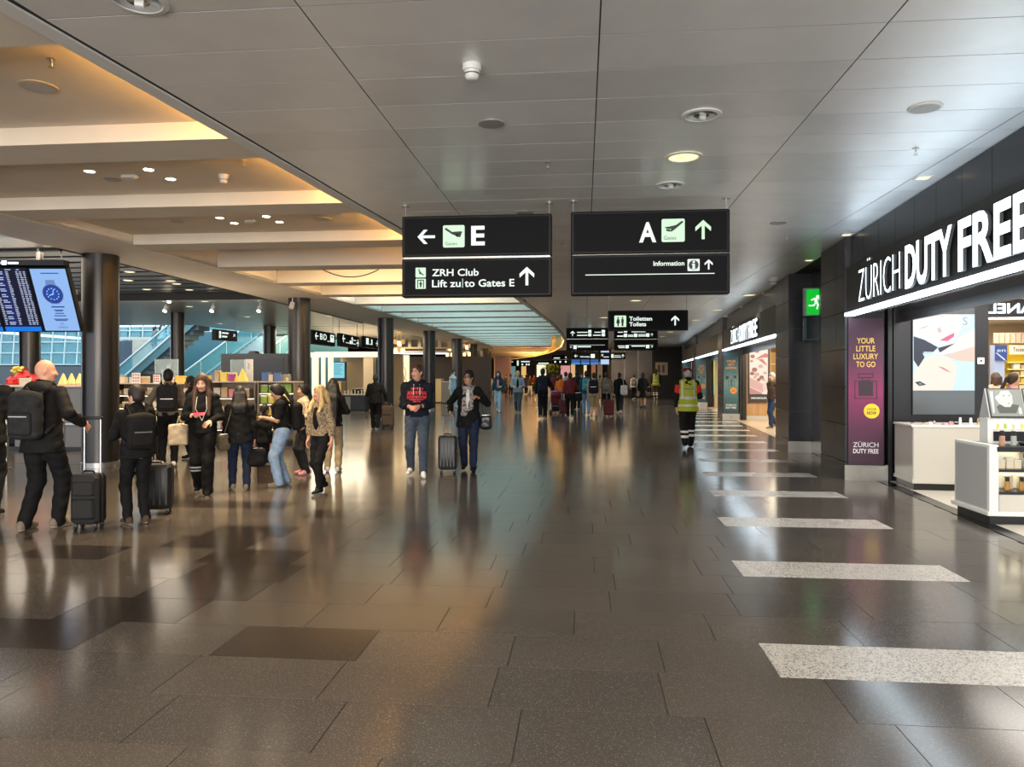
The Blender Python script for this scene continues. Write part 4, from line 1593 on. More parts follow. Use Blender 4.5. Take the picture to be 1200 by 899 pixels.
s = flat_sign('gate_sign', 669, 855.5, 9.15, ((246.5, 297), (297.8, 345)), 'large hanging black sign pointing ahead to gates A, with an information line below', 650, 230, 4.495)
s.text('w', 'A', 445, 535, 239, 100, 0.03)
s.square('g', 563, 685, 122, 243, 0.07)
w, h = 122, 121
for p in ([(0.12, 0.36), (0.30, 0.34), (0.62, 0.27), (0.86, 0.10), (0.93, 0.11), (0.93, 0.16), (0.62, 0.42), (0.46, 0.54), (0.32, 0.56), (0.42, 0.44), (0.22, 0.43)], [(0.16, 0.46), (0.34, 0.44), (0.38, 0.54), (0.24, 0.54)]):
    s.poly('p', [(563 + a * w, 122 + c * h) for a, c in p])
s.text('p', 'Gates', 574, 640, 231, 20, 0.0, -0.009)
s.arrow('g', 782, 181, 104, 0)
s.text('w', 'Information', 520, 683, 367, 24, 0.02)
s.square('w', 700, 763, 335, 397, 0.06)
x, z = s.pt(731.5, 366)
r = s.pt(758, 366)[0] - x
s.mb('p').flat(disc(x, z, r, 20), -0.009, 0.002)
s.bar('i', 726, 738, 362, 388)
s.bar('i', 722, 742, 384, 388)
s.bar('i', 722, 738, 360, 365)
x, z = s.pt(732, 350)
s.mb('i').flat(disc(x, z, r * 0.24, 12), -0.006, 0.003)
s.arrow('w', 811, 364, 54, 0)
s.bar('w', 162, 842, 409, 413)
nm = dict(NAMES)
nm['i'] = ('info_letter', LETTER)
for i in range(len(s.mb('i').v)):
    v = s.mb('i').v[i]
    s.mb('i').v[i] = (v[0], v[1] - 0.006, v[2])
s.done(nm)

s = flat_sign('toilet_sign', 712.5, 806.5, 18.4, ((363.7, 387.5),), 'hanging black toilets sign with restroom figures and an upward arrow', 660, 360, 6.0)
s.square('g', 360, 443, 58, 138, 0.05)
for cx in (386, 417):
    x, z = s.pt(cx, 74)
    s.mb('p').flat(disc(x, z, s.pt(cx + 6, 74)[0] - x, 10), -0.009, 0.002)
s.poly('p', [(379, 82), (393, 82), (400, 112), (372, 112)])
s.poly('p', [(380, 112), (392, 112), (391, 132), (381, 132)])
s.poly('p', [(408, 82), (426, 82), (426, 106), (408, 106)])
s.poly('p', [(410, 106), (424, 106), (423, 132), (411, 132)])
s.text('w', 'Toiletten', 464, 625, 94, 28, 0.025)
s.text('w', 'Toilets', 464, 583, 133, 28, 0.025)
s.arrow('w', 787, 95, 70, 0)
s.done(NAMES)

s = flat_sign('direction_sign', 663.5, 713, 33.5, ((384.3, 397), (397.6, 411)), 'pair of small black sign boxes with an upward arrow, left of the toilets sign', 660, 380, 10.0)
s.arrow('w', 110, 108, 60, 0)
for x0, x1, y0, y1 in ((293, 330, 68, 102), (293, 330, 108, 142), (450, 490, 68, 102), (450, 490, 108, 142), (120, 158, 250, 290)):
    s.square('w', x0, x1, y0, y1, 0.05)
for x0, x1, y0, y1 in ((162, 285, 90, 100), (162, 285, 124, 136), (365, 440, 90, 100), (350, 440, 124, 136), (78, 490, 243, 246), (168, 325, 256, 270)):
    s.bar('w', x0, x1, y0, y1)
s.arrow('w', 92, 268, 26, pi / 2)
s.done(NAMES)
s = flat_sign('direction_sign', 719.5, 771, 33.2, ((384.6, 397.3), (397.9, 410.5)), 'pair of small black sign boxes directly below the toilets sign', 660, 380, 10.0)
for x0, x1, y0, y1 in ((710, 750, 110, 150), (828, 868, 110, 150), (970, 1010, 108, 148), (730, 768, 245, 282), (970, 1010, 243, 282), (710, 750, 80, 96)):
    s.square('w', x0, x1, y0, y1, 0.05)
for x0, x1, y0, y1 in ((640, 700, 88, 98), (632, 705, 132, 146), (760, 822, 122, 128), (760, 822, 134, 146), (880, 965, 116, 124), (880, 965, 132, 144), (800, 965, 86, 94), (640, 722, 250, 260), (650, 722, 268, 278), (800, 960, 250, 262), (760, 1055, 243, 245)):
    s.bar('w', x0, x1, y0, y1)
s.arrow('w', 1040, 124, 34, 0)
s.arrow('w', 1040, 264, 30, 0)
s.done(NAMES)
s = flat_sign('direction_sign', 670, 700.5, 48, ((412, 421),), 'small black information sign with a left arrow over the distant blue flight screens', 660, 380, 10.0)
s.arrow('w', 150, 372, 42, pi / 2)
s.text('w', 'Information', 200, 315, 388, 16, 0.03)
s.square('w', 323, 370, 350, 396, 0.05)
s.done(NAMES)
s = flat_sign('direction_sign', 703.5, 733, 46, ((413, 421),), 'small black sign right of the distant information sign, against the bronze wall', 660, 380, 10.0)
s.arrow('w', 460, 366, 34, radians(30))
s.arrow('w', 700, 372, 40, 0)
for x0, x1, y0, y1 in ((475, 535, 380, 388), (600, 670, 364, 370), (595, 680, 382, 390)):
    s.bar('w', x0, x1, y0, y1)
s.square('w', 563, 590, 350, 394, 0.05)
s.done(NAMES)
s = flat_sign('direction_sign', 647, 665.5, 76, ((416.5, 421.2), (421.6, 426.8)), 'distant pair of black sign boxes with two arrows near the plant', 590, 410, 9.23)
s.bar('w', 545, 610, 84, 94)
for x0 in (550, 605, 665):
    s.square('w', x0, x0 + 18, 120, 140, 0.3)
s.arrow('w', 675, 84, 24, 0)
s.done(NAMES)
s = flat_sign('direction_sign', 597, 622, 100, ((422.3, 429.3),), 'distant black sign with a green mark on the left of the hall end', 590, 410, 9.23)
s.bar('w', 190, 285, 122, 134)
s.bar('w', 80, 105, 128, 134)
for x0 in (195, 240, 265):
    s.square('w', x0, x0 + 18, 150, 168, 0.2)
s.square('g', 145, 165, 115, 172, 0.3)
s.done(NAMES)
s = flat_sign('direction_sign', 629, 645.5, 100, ((423, 427.4),), 'narrow distant black sign above the heads left of the plant', 590, 410, 9.23)
s.bar('w', 375, 490, 140, 152)
s.done(NAMES)


def slant_sign(px0, d0, px1, d1, py0, py1, label, mtl=None, ceil=CEIL):
    ax, ay = bear(px0)
    bx, by = bear(px1)
    z1, z0 = hgt(py0, d0), hgt(py1, d0)
    L = sqrt((bx * d1 - ax * d0) ** 2 + (by * d1 - ay * d0) ** 2)
    return Sign('direction_sign', (ax * d0, ay * d0), (bx * d1, by * d1), ((z0, z1),), label, lambda X, Y: (X * L, z0 + (z1 - z0) * Y), ceil=ceil)


s = slant_sign(366, 24.3, 393, 26.6, 386.3, 403, 'black hanging sign reading B D with a left arrow over the cream boutique')
s.arrow('w', 0.17, 0.60, 0.13, pi / 2)
s.text('w', 'B', 0.31, 0.43, 0.40, -0.42, 0.02)
s.text('w', 'D', 0.46, 0.60, 0.40, -0.42, 0.02)
s.bar('w', 0.63, 0.73, 0.36, 0.31)
s.square('w', 0.76, 0.93, 0.85, 0.30, 0.05)
s.poly('p', [(0.79, 0.78), (0.88, 0.66), (0.90, 0.7), (0.84, 0.6), (0.82, 0.66)])
s.done(NAMES)
s = slant_sign(399.5, 28.2, 421, 31.0, 390.3, 405.7, 'black hanging sign with small pictograms and two arrows, second along the boutique')
s.arrow('w', 0.14, 0.62, 0.13, pi / 2)
s.arrow('w', 0.90, 0.45, 0.13, -pi / 2)
for a in ((0.25, 0.44, 0.36, 0.31), (0.64, 0.80, 0.66, 0.60), (0.64, 0.80, 0.36, 0.31)):
    s.bar('w', *a)
for x0, x1, y0, y1 in ((0.45, 0.53, 0.55, 0.28), (0.55, 0.62, 0.85, 0.60), (0.55, 0.62, 0.56, 0.30)):
    s.square('w', x0, x1, y0, y1, 0.05)
s.done(NAMES)
s = slant_sign(427.5, 31.6, 444.5, 34.0, 393.7, 407, 'black hanging sign with an aircraft square and right arrow, partly behind a column')
s.square('w', 0.08, 0.25, 0.85, 0.28, 0.05)
s.bar('w', 0.28, 0.40, 0.36, 0.30)
s.bar('w', 0.42, 0.50, 0.8, 0.3)
s.arrow('w', 0.82, 0.5, 0.13, -pi / 2)
s.done(NAMES)
s = slant_sign(252.3, 27.0, 278.3, 28.2, 385.8, 398.5, 'grey brown hanging sign with white lines in front of the staircase', ceil=CEIL - 0.05)
for x0, x1, y0, y1 in ((0.16, 0.25, 0.86, 0.56), (0.16, 0.25, 0.52, 0.22)):
    s.square('w', x0, x1, y0, y1, 0.05)
for a in ((0.29, 0.58, 0.78, 0.64), (0.29, 0.52, 0.46, 0.30)):
    s.bar('w', *a)
s.arrow('w', 0.84, 0.55, 0.12, radians(-45))
s.done(NAMES)
for c in s.e.children:
    if c.name.startswith('sign_box'):
        c.data.materials[0] = mat('sign_taupe', (0.10, 0.085, 0.07), 0.5)
        for k in c.children:
            k.data.materials[0] = mat('sign_taupe_face', (0.09, 0.078, 0.064), 0.5)

# distant blue flight screens under the information sign
for i, (p0, p1, q0, q1, kind) in enumerate(((669.5, 680, 421.3, 427, 0), (680.8, 691, 421.3, 427, 0), (691.8, 701.5, 421.3, 427, 0), (703.6, 714, 411.3, 413.3, 1), (703.6, 714, 421.3, 427, 1))):
    y = 49.0
    xa, d = at_y(p0, y)
    xb, _ = at_y(p1, y)
    e = empty('flight_screen', (xa, y, 0), label='small distant flight screen glowing blue, ' + ('first from the left', 'second from the left', 'third from the left', 'pale upper one', 'pale lower one')[i] + ' under the information signs', cat='screen')
    z0, z1 = hgt(q1, d), hgt(q0, d)
    b = MB()
    b.box(0, xb - xa, 0.01, 0.08, z0 - 0.02, z1 + 0.02)
    b.build('casing', BLACK, e)
    b = MB()
    b.box(0.02, xb - xa - 0.02, 0, 0.01, z0, z1)
    b.build('display', EM('board_navy', (0.02, 0.08, 0.32), 1.0) if not kind else EM('board_pale', (0.45, 0.65, 0.98), 0.9), e)
    if not kind:
        b = MB()
        b.box(0.02, xb - xa - 0.02, -0.004, 0, z0, z0 + (z1 - z0) * 0.28)
        b.build('blue_bar', EM('board_blue', (0.02, 0.32, 0.85), 0.9), e)
    b = MB()
    b.tube(((xb - xa) / 2, 0.06 if i != 4 else 0.14, z1 - 0.1), ((xb - xa) / 2, 0.06 if i != 4 else 0.14, CEIL), 0.02, 6)
    b.build('hanging_rod', STEEL, e)

# =====================================================================================================================
#  FLIGHT BOARDS on the left
# =====================================================================================================================
DB = 12.7
axb, ayb = bear(53)
BO = Vector((axb * DB, ayb * DB, 0))
BW_, BH, BLEAN = 0.617, 1.02, 0.44
BZ = hgt(388.2, DB)
UPV = Vector((0, -BLEAN, BH))
NRM = Vector((0, -BH, -BLEAN)).normalized()
NAVY = EM('board_black', (0.012, 0.014, 0.040), 0.8)
ROWP = EM('board_text', (0.55, 0.62, 0.85), 0.85)
BLUEB = EM('board_bar', (0.01, 0.20, 0.80), 0.95)
PALEB = EM('ad_blue', (0.33, 0.56, 1.0), 0.85)


def bq(mb, x0, x1, v0, v1, up, mi=0, th=0.0):
    a = [Vector((x, 0, BZ)) + UPV * v + NRM * up for x, v in ((x0, v0), (x1, v0), (x1, v1), (x0, v1))]
    if not th:
        mb.face(a, mi)
    else:
        c = [p - NRM * th for p in a]
        mb.add([*a, *c], [(0, 1, 2, 3), (7, 6, 5, 4), (4, 5, 1, 0), (5, 6, 2, 1), (6, 7, 3, 2), (7, 4, 0, 3)], mi)


def bp(mb, pts, up, mi=0):
    mb.face([Vector((x, 0, BZ)) + UPV * v + NRM * up for x, v in pts], mi)


R_ = random.Random(3)
for i, off in enumerate((-0.665, -1.33)):
    rx = Vector((cos(YAW), sin(YAW), 0))
    e = empty('flight_board', tuple(BO + rx * off), YAW, label=('black flight information board with pale rows, next to the blue watch screen', 'second black flight board, cut off by the picture edge')[i], cat='screen')
    b = MB()
    bq(b, -0.02, BW_ + 0.02, -0.01, 1.01, 0.0, 0, 0.09)
    b.build('casing', BLACK, e)
    b = MB()
    bq(b, 0.0, BW_, 0.0, 1.0, 0.003)
    b.build('display', NAVY, e)
    b = MB()
    bq(b, 0.0, BW_, 0.0, 0.075, 0.005)
    b.build('blue_bar', BLUEB, e)
    b = MB()
    for r in range(29):
        v = 0.11 + r * 0.0295
        for x0, w in ((0.03, 0.05), (0.10, 0.12), (0.26, 0.06), (0.43, 0.05), (0.49, 0.055), (0.555, 0.045)):
            if x0 == 0.10 and r % 3 == 2:
                continue
            bq(b, x0, x0 + w * R_.uniform(0.6, 1.0), v, v + 0.015, 0.006)
    b.build('flight_rows', ROWP, e, kind='stuff')
    b = MB()
    bq(b, 0.09, 0.25, 0.10, 0.93, 0.0045)
    b.build('column_tint', EM('board_indigo', (0.02, 0.03, 0.16), 0.8), e)
    b = MB()
    for x0, w in ((0.03, 0.08), (0.26, 0.1), (0.45, 0.05)):
        bq(b, x0, x0 + w, 0.972, 0.985, 0.006)
    b.build('heading', ROWP, e)
e = empty('watch_screen', tuple(BO), YAW, label='bright pale blue advertising screen with a blue diver watch', cat='screen')
b = MB()
bq(b, -0.02, BW_ + 0.02, -0.01, 1.01, 0.0, 0, 0.09)
b.build('casing', BLACK, e)
b = MB()
bq(b, 0.012, BW_ - 0.012, 0.01, 0.99, 0.003)
b.build('display', PALEB, e)
cx, cv = 0.30, 0.60
KY = sqrt(BH ** 2 + BLEAN ** 2)
el = lambda r, n=28: [(cx + r * cos(2 * pi * i / n), cv + r * sin(2 * pi * i / n) / KY) for i in range(n)]
b = MB()
bp(b, [(cx - 0.09, cv + 0.10), (cx + 0.09, cv + 0.10), (cx + 0.075, cv + 0.22), (cx - 0.075, cv + 0.22)], 0.005, 0)
bp(b, [(cx - 0.09, cv - 0.10), (cx + 0.09, cv - 0.10), (cx + 0.075, cv - 0.16), (cx - 0.075, cv - 0.16)], 0.005, 0)
bp(b, el(0.178), 0.006, 0)
bp(b, el(0.165), 0.007, 1)
bp(b, el(0.120), 0.008, 2)
for i in range(12):
    a = 2 * pi * i / 12
    bp(b, [(cx + 0.098 * cos(a) + 0.013 * cos(t), cv + (0.098 * sin(a) + 0.013 * sin(t)) / KY) for t in (0, pi / 2, pi, 3 * pi / 2)], 0.009, 3)
for a, l, w in ((radians(70), 0.085, 0.012), (radians(200), 0.07, 0.014)):
    c, n = cos(a), sin(a)
    bp(b, [(cx + x * c - y * n, cv + (x * n + y * c) / KY) for x, y in ((-0.02, -w / 2), (l, -w / 2), (l, w / 2), (-0.02, w / 2))], 0.010, 3)
b.build('watch_picture', [EM('watch_steel', (0.20, 0.32, 0.66), 0.8), EM('watch_bezel', (0.03, 0.07, 0.34), 0.8), EM('watch_dial', (0.02, 0.08, 0.45), 0.9), EM('watch_lume', (0.55, 0.72, 1.0), 0.9)], e)
b = MB()
for v, w in ((0.915, 0.30), (0.385, 0.22), (0.335, 0.16), (0.325, 0.12), (0.285, 0.15), (0.245, 0.20), (0.19, 0.24), (0.17, 0.20)):
    bq(b, cx + 0.03 - w / 2, cx + 0.03 + w / 2, v, v + (0.016 if w != 0.22 else 0.022), 0.006)
st = len(b.v)
text(b, 'OMEGA', cx + 0.03, 0.0, 0.035, width=0.17, align='c')
for i in range(st, len(b.v)):
    x, _, z = b.v[i]
    b.v[i] = tuple(Vector((x, 0, BZ)) + UPV * (0.05 + z / KY) + NRM * 0.006)
st = len(b.v)
n = 14
for i in range(n):
    a0, a1 = radians(-50 + 280 * i / n), radians(-50 + 280 * (i + 1) / n)
    bp(b, [(cx + 0.03 + r * cos(a), 0.115 + r * sin(a) / KY) for r, a in ((0.020, a0), (0.028, a0), (0.028, a1), (0.020, a1))], 0.006)
b.build('lettering', EM('ad_text_blue', (0.05, 0.12, 0.45), 0.7), e)
# header bar with the clock maker's lettering
top = BO + Vector((0, 0, 0))
e = empty('board_header', tuple(BO + Vector((cos(YAW), sin(YAW), 0)) * -1.40), YAW, label='black header bar with small lit white lettering above the flight boards', cat='sign')
b = MB()
b.box(0, 2.02, -0.50, -0.34, BZ + BH + 0.04, BZ + BH + 0.13)
b.build('bar', BLACK, e)
b = MB()
for x0, x1 in ((0.55, 0.97), (1.10, 1.27)):
    b.box(x0, x1, -0.506, -0.50, BZ + BH + 0.065, BZ + BH + 0.09)
b.box(1.00, 1.075, -0.506, -0.50, BZ + BH + 0.05, BZ + BH + 0.115)
b.build('lettering', HALO, e)
e = empty('board_support', tuple(BO + Vector((cos(YAW), sin(YAW), 0)) * -0.1), YAW, label='steel hanging post that carries the flight boards from the ceiling', cat='support')
b = MB()
b.tube((0.05, -0.07, BZ + 0.6), (0.05, -0.07, CEIL - 0.005), 0.055, 14)
b.build('post', STEEL, e, smooth=True, angle=0.6)
b = MB()
b.box(-1.3, 0.7, -0.13, -0.06, BZ + 0.62, BZ + 0.70)
b.build('cross_bar', STEEL, e)
# brown projector tube beside the column
x, d = at_y(88, 12.2)
e = empty('wall_projector', (x, 12.0, hgt(343, d)), YAW, label='brown horizontal cylinder spotlight with a pale end beside the watch screen', cat='lamp')
b = MB()
b.tube((-0.30, 0.05, 0), (0.14, -0.05, 0), 0.05, 18)
b.build('housing', mat('projector_brown', (0.10, 0.06, 0.035), 0.4, 0.4), e, smooth=True, angle=0.6)
b = MB()
b.tube((0.138, -0.05, 0), (0.142, -0.051, 0), 0.046, 18)
b.build('lens', mat('projector_lens', (0.55, 0.40, 0.26), 0.4), e)
b = MB()
b.tube((-0.1, 0.0, 0.03), (-0.1, 0.0, CEIL + .1 - hgt(343, d)), 0.012, 6)
b.build('hanging_rod', STEEL, e)

# =====================================================================================================================
#  CEILING FITTINGS
# =====================================================================================================================
LAMPON = mat('lamp_lens_lit', (1.0, 0.88, 0.55), 0.4, emit=1.15, ecol=(1.0, 0.88, 0.52))
LAMPHOT = mat('lamp_lens_hot', (1.0, 0.9, 0.7), 0.4, emit=9.0, ecol=(1.0, 0.80, 0.52))
CHROME = mat('chrome_reflector', (0.62, 0.62, 0.61), 0.15, 1.0)
RIM = mat('rim_white', (0.62, 0.61, 0.58), 0.4)
TRIMG = mat('rim_grey', (0.34, 0.33, 0.31), 0.4, 0.4)


def smoke(x, y, z, label, s=1.0):
    e = empty('smoke_detector', (x, y, z), label=label, cat='smoke detector')
    b = MB()
    b.lathe([(0.066 * s, -0.045 * s), (0.068 * s, -0.0)], 24)
    b.build('base', RIM, e, smooth=True, angle=0.6)
    b = MB()
    b.lathe([(0.0, -0.106 * s), (0.036 * s, -0.104 * s), (0.046 * s, -0.092 * s), (0.054 * s, -0.053 * s), (0.056 * s, -0.045 * s)], 24)
    b.build('sensor_head', RIM, e, smooth=True, angle=0.9)
    b = MB()
    b.lathe([(0.0515 * s, -0.070 * s), (0.0525 * s, -0.062 * s)], 24)
    b.build('vent_slot', BLACKM, e)


def disc_plate(x, y, z, r, label, name='ceiling_speaker', cat='speaker', mt=RIM):
    e = empty(name, (x, y, z), label=label, cat=cat)
    b = MB()
    b.lathe([(r * 0.86, -0.012), (r, -0.008), (r, 0)], 28)
    b.build('rim', mt, e, smooth=True, angle=0.5)
    b = MB()
    b.lathe([(0, -0.0135), (r * 0.84, -0.0135)], 28)
    b.build('grille', mt if mt is TRIMG else mat('grille_grey', (0.45, 0.44, 0.42), 0.6), e)


def downlight(x, y, z, r, label, on=False, deep=True):
    e = empty('downlight', (x, y, z), label=label, cat='light')
    b = MB()
    b.lathe([(r * 0.78, -0.006), (r * 0.80, -0.014), (r, -0.010), (r, 0)], 30)
    b.build('rim', RIM if not on else mat('rim_cream', (0.7, 0.66, 0.52), 0.4), e, smooth=True, angle=0.6)
    if on:
        b = MB()
        b.lathe([(0.0, -0.008), (r * 0.42, -0.008)], 24, mi=1)
        b.lathe([(r * 0.42, -0.008), (r * 0.80, -0.006)], 24, mi=0)
        b.build('lens', [LAMPON, mat('lamp_core', (0.6, 0.5, 0.3), 0.4, emit=0.7, ecol=(1, 0.8, 0.45))], e)
    else:
        b = MB()
        b.lathe([(r * 0.80, -0.008), (r * 0.60, -0.004), (r * 0.28, -0.010), (0.0, -0.013)], 30)
        b.build('reflector', CHROME, e, smooth=True)
        b = MB()
        b.tube((-r * 0.1, 0, -0.02), (r * 0.2, 0.01, -0.024), r * 0.12, 8)
        b.build('bulb', mat('bulb_glass', (0.5, 0.5, 0.48), 0.1), e)


def sprinkler(x, y, z, label):
    e = empty('sprinkler', (x, y, z), label=label, cat='sprinkler')
    b = MB()
    b.lathe([(0.032, -0.006), (0.030, 0)], 14)
    b.build('escutcheon', STEEL, e)
    b = MB()
    b.tube((0, 0, -0.006), (0, 0, -0.03), 0.009, 8)
    b.tube((-0.011, 0, -0.03), (-0.006, 0, -0.06), 0.003, 5)
    b.tube((0.011, 0, -0.03), (0.006, 0, -0.06), 0.003, 5)
    b.build('nozzle', STEEL, e)
    b = MB()
    b.lathe([(0.020, -0.064), (0.020, -0.06)], 12)
    b.build('deflector', STEEL, e)


ZC = CEIL - 0.001
x, y = onceil(553, 76)
smoke(x, y, ZC, 'white smoke detector on the metal ceiling above the gates E sign')
x, y = onceil(576, 144.5)
disc_plate(x, y, ZC, 0.115, 'round grey ceiling disc behind the smoke detector, above the gates E sign', mt=TRIMG)
x, y = onceil(615, 249)
disc_plate(x, y, ZC, 0.115, 'round ceiling disc just behind the top edge of the gates E sign', mt=TRIMG)
x, y = onceil(1084, 126)
disc_plate(x, y, ZC, 0.13, 'white round ceiling speaker near the large shop sign')
x, y = onceil(912, 261)
disc_plate(x, y, ZC, 0.115, 'round ceiling disc to the right of the gates A sign', mt=TRIMG)
x, y = onceil(822, 134.5)
downlight(x, y, ZC, 0.165, 'unlit chrome downlight, nearer of the two beside the lit one')
x, y = onceil(785, 216.5)
downlight(x, y, ZC, 0.165, 'unlit chrome downlight just above the gates A sign')
x, y = onceil(801, 183.5)
downlight(x, y, ZC, 0.185, 'lit pale yellow round downlight above the gates A sign', True)
lamp('downlight_beam', 'SPOT', (x, y, CEIL - 0.05), 60, NEUT, 0.1, spot=radians(110))
x, y = onceil(162, 0)
downlight(x, y, ZC, 0.165, 'chrome downlight at the top edge above the coffer rim')
for px, py, l in ((642, 190, 'chrome sprinkler above the gap between the two gate signs'), (1073, 174, 'chrome sprinkler near the white ceiling speaker'), (922, 276, 'small sprinkler beyond the gates A sign'), (660, 285, 'small sprinkler seen between the two gate signs')):
    x, y = onceil(px, py)
    sprinkler(x, y, ZC, l)
# square spots along the shopfront and a row of round lamps
sq = [(1082, 208, 'square recessed spot nearest to the large shop sign'), (992, 275, 'square recessed spot above the far end of the large shop sign'), (948, 305, 'square recessed spot above the stone passage'), (896, 343.5, 'square recessed spot beyond the stone passage'), (870, 359.5, 'square recessed spot over the second shop sign'), (850, 370.5, 'square recessed spot past the second shop sign'), (834, 378, 'square recessed spot over the green lit screen'), (820, 384.5, 'square recessed spot above the worker in the vest'), (808, 390, 'tiny square spot far along the shopfront')]
for px, py, l in sq:
    x, y = onceil(px, py)
    e = empty('square_spot', (x, y, ZC), -FA, label=l, cat='light')
    b = MB()
    b.box(-0.085, 0.085, -0.085, 0.085, -0.006, 0)
    b.build('frame', RIM, e)
    b = MB()
    b.box(-0.06, 0.06, -0.06, 0.06, -0.008, -0.006)
    b.build('lens', mat('spot_lens', (1.0, 0.9, 0.65), 0.4, emit=1.2, ecol=(1, 0.84, 0.50)), e)
for px, py, n in ((878, 345.5, 'nearest'), (841, 363, 'second'), (815, 375, 'third'), (798, 383.3, 'fourth'), (786, 389, 'fifth'), (776, 394, 'sixth')):
    x, y = onceil(px, py)
    downlight(x, y, ZC, 0.20, n + ' lit round lamp in the ceiling row beside the shopfront', True)
    lamp('downlight_beam', 'SPOT', (x, y, CEIL - 0.05), 50, NEUT, 0.1, spot=radians(110))
for px, py, n in ((745, 352, 'first'), (722, 378, 'second'), (708, 372, 'third')):
    x, y = onceil(px, py)
    downlight(x, y, ZC, 0.20, n + ' lit round lamp above the middle of the hall behind the gates A sign', True)
x, y = onceil(906, 325)
smoke(x, y, ZC, 'smoke detector above the second stone pillar', 1.6)

# fittings in the oval recess
ZI = 3.969


def cofferspot(x, y, z, label):
    e = empty('recessed_spot', (x, y, z), label=label, cat='light', group='lit spots in the oval recess')
    b = MB()
    b.lathe([(0.070, -0.005), (0.075, 0)], 20)
    b.build('rim', RIM, e)
    b = MB()
    b.lathe([(0, -0.008), (0.052, -0.007)], 20)
    b.build('lens', LAMPHOT, e)
    lamp('recess_beam', 'SPOT', (x, y, z - 0.03), 90, (1.0, 0.76, 0.48), 0.05, spot=radians(95))


for i, (px, py) in enumerate(((105, 200.5), (174, 198.5), (200, 209.5))):
    x, y = onceil(px, py, ZI)
    cofferspot(x, y, ZI, ('left one', 'middle one', 'right one')[i] + ' of three lit spots in the nearer recess bay')
for i, (px, py) in enumerate(((257.5, 255), (274.5, 261.3), (312, 253.5), (327.5, 260))):
    x, y = onceil(px, py, ZI)
    cofferspot(x, y, ZI, ('first', 'second', 'third', 'fourth')[i] + ' from the left of four lit spots in the farther recess bay')
x, y = onceil(262, 205, ZI)
smoke(x, y, ZI, 'white smoke detector in the cream ceiling recess', 0.9)
x, y = onceil(45, 101, ZI)
disc_plate(x, y, ZI, 0.14, 'cream round speaker in the nearest recess bay', mt=mat('speaker_cream', (0.50, 0.42, 0.30), 0.6))
x, y = onceil(132, 210, ZI)
disc_plate(x, y, ZI, 0.10, 'grey round grille beside the three recess spots', mt=TRIMG)
x, y = onceil(208, 259.5, ZI)
disc_plate(x, y, ZI, 0.10, 'round grille left of the four recess spots', mt=mat('speaker_cream', (0.50, 0.42, 0.30), 0.6))
x, y = onceil(378, 256, ZI)
disc_plate(x, y, ZI, 0.13, 'round grille right of the four recess spots', mt=mat('speaker_cream', (0.50, 0.42, 0.30), 0.6))
for px, py, l in ((152, 205.5, 'small white sensor box between the three recess spots'), (294, 258.5, 'small white sensor box among the four recess spots')):
    x, y = onceil(px, py, ZI)
    e = empty('motion_sensor', (x, y, ZI), label=l, cat='sensor')
    b = MB()
    b.bev(-0.085, 0.085, -0.05, 0.05, -0.035, 0, 0.01)
    b.build('housing', RIM, e)
    b = MB()
    b.ball((0.05, 0, -0.035), (0.025, 0.025, 0.015), 10, 6)
    b.build('lens', mat('sensor_lens', (0.4, 0.4, 0.38), 0.3), e)
for px, py, l in ((60, 69, 'sprinkler in the nearest recess bay'), (285, 188, 'tiny sprinkler near the rim in the second recess bay')):
    x, y = onceil(px, py, ZI)
    sprinkler(x, y, ZI, l)
# sagging cable under a beam
a = Vector((*onceil(378, 316), CEIL))
c = Vector((*onceil(444, 316), CEIL))
pts = []
for i in range(15):
    t = i / 14
    p = a.lerp(c, t)
    p.z = CEIL + 0.004 - 0.155 * (1 - (2 * t - 1) ** 2)
    pts.append(p)
b = MB()
b.path(pts, 0.011, 6)
tag(b.build('cable', BLACKM), 'thin dark cable that sags in an arc below a cream ceiling beam', 'cable')
# a warm lamp or two in the deeper bays
for yb_ in (15.3, 17.8, 20.4):
    lamp('recess_glow', 'AREA', (-4.6, yb_, 4.55), 40, (1.0, 0.72, 0.40), 3.0, 0.8)

# =====================================================================================================================
#  LEFT SIDE: atrium, stairs, gift shop, boutique
# =====================================================================================================================
TEALW = mat('teal_wall', (0.030, 0.11, 0.135), 0.5)
TEALM = mat('teal_metal', (0.10, 0.22, 0.25), 0.35, 0.4)
PALEM = mat('pale_rail', (0.42, 0.55, 0.56), 0.35, 0.3)
TGLASS = mat('teal_glass', (0.14, 0.42, 0.48), 0.05, alpha=0.30)
SKYG = mat('window_glass', (0.35, 0.75, 0.85), 0.05, alpha=0.22)
CONC = noisy('concrete_beige', (0.30, 0.27, 0.22), (0.36, 0.33, 0.27), 2, 0.7)

# glazed front of the atrium: panes between posts
YG = 41.0
win = empty('window_1', (0, YG, 0), kind='structure')
xs = [at_y(p, YG)[0] for p in range(-60, 300, 15)]
zlev = [hgt(426, 40), hgt(411, 40), hgt(397, 40), hgt(383, 40), 6.4, 8.2]
for i in range(len(xs) - 1):
    for a, c in zip(zlev[:-1], zlev[1:]):
        b = MB()
        b.box(xs[i] + 0.03, xs[i + 1] - 0.03, 0.0, 0.02, a + 0.03, c - 0.03)
        b.build('pane', SKYG, win)
for i, x in enumerate(xs):
    b = MB()
    b.tube((x, -0.02, zlev[0]), (x + 0.4, -0.02, 8.3), 0.045, 6)
    b.build('glazing_bar', PALEM, win)
for z in zlev:
    b = MB()
    b.box(xs[0], xs[-1], -0.05, 0.03, z - 0.035, z + 0.035)
    b.build('glazing_bar', PALEM, win)
b = MB()
b.box(xs[0], xs[-1], 0, 0.3, 0, hgt(428, 40))
o = b.build('wall_atrium_base', mat('atrium_base', (0.06, 0.08, 0.09), 0.6), kind='structure')
o.location = (0, YG, 0)
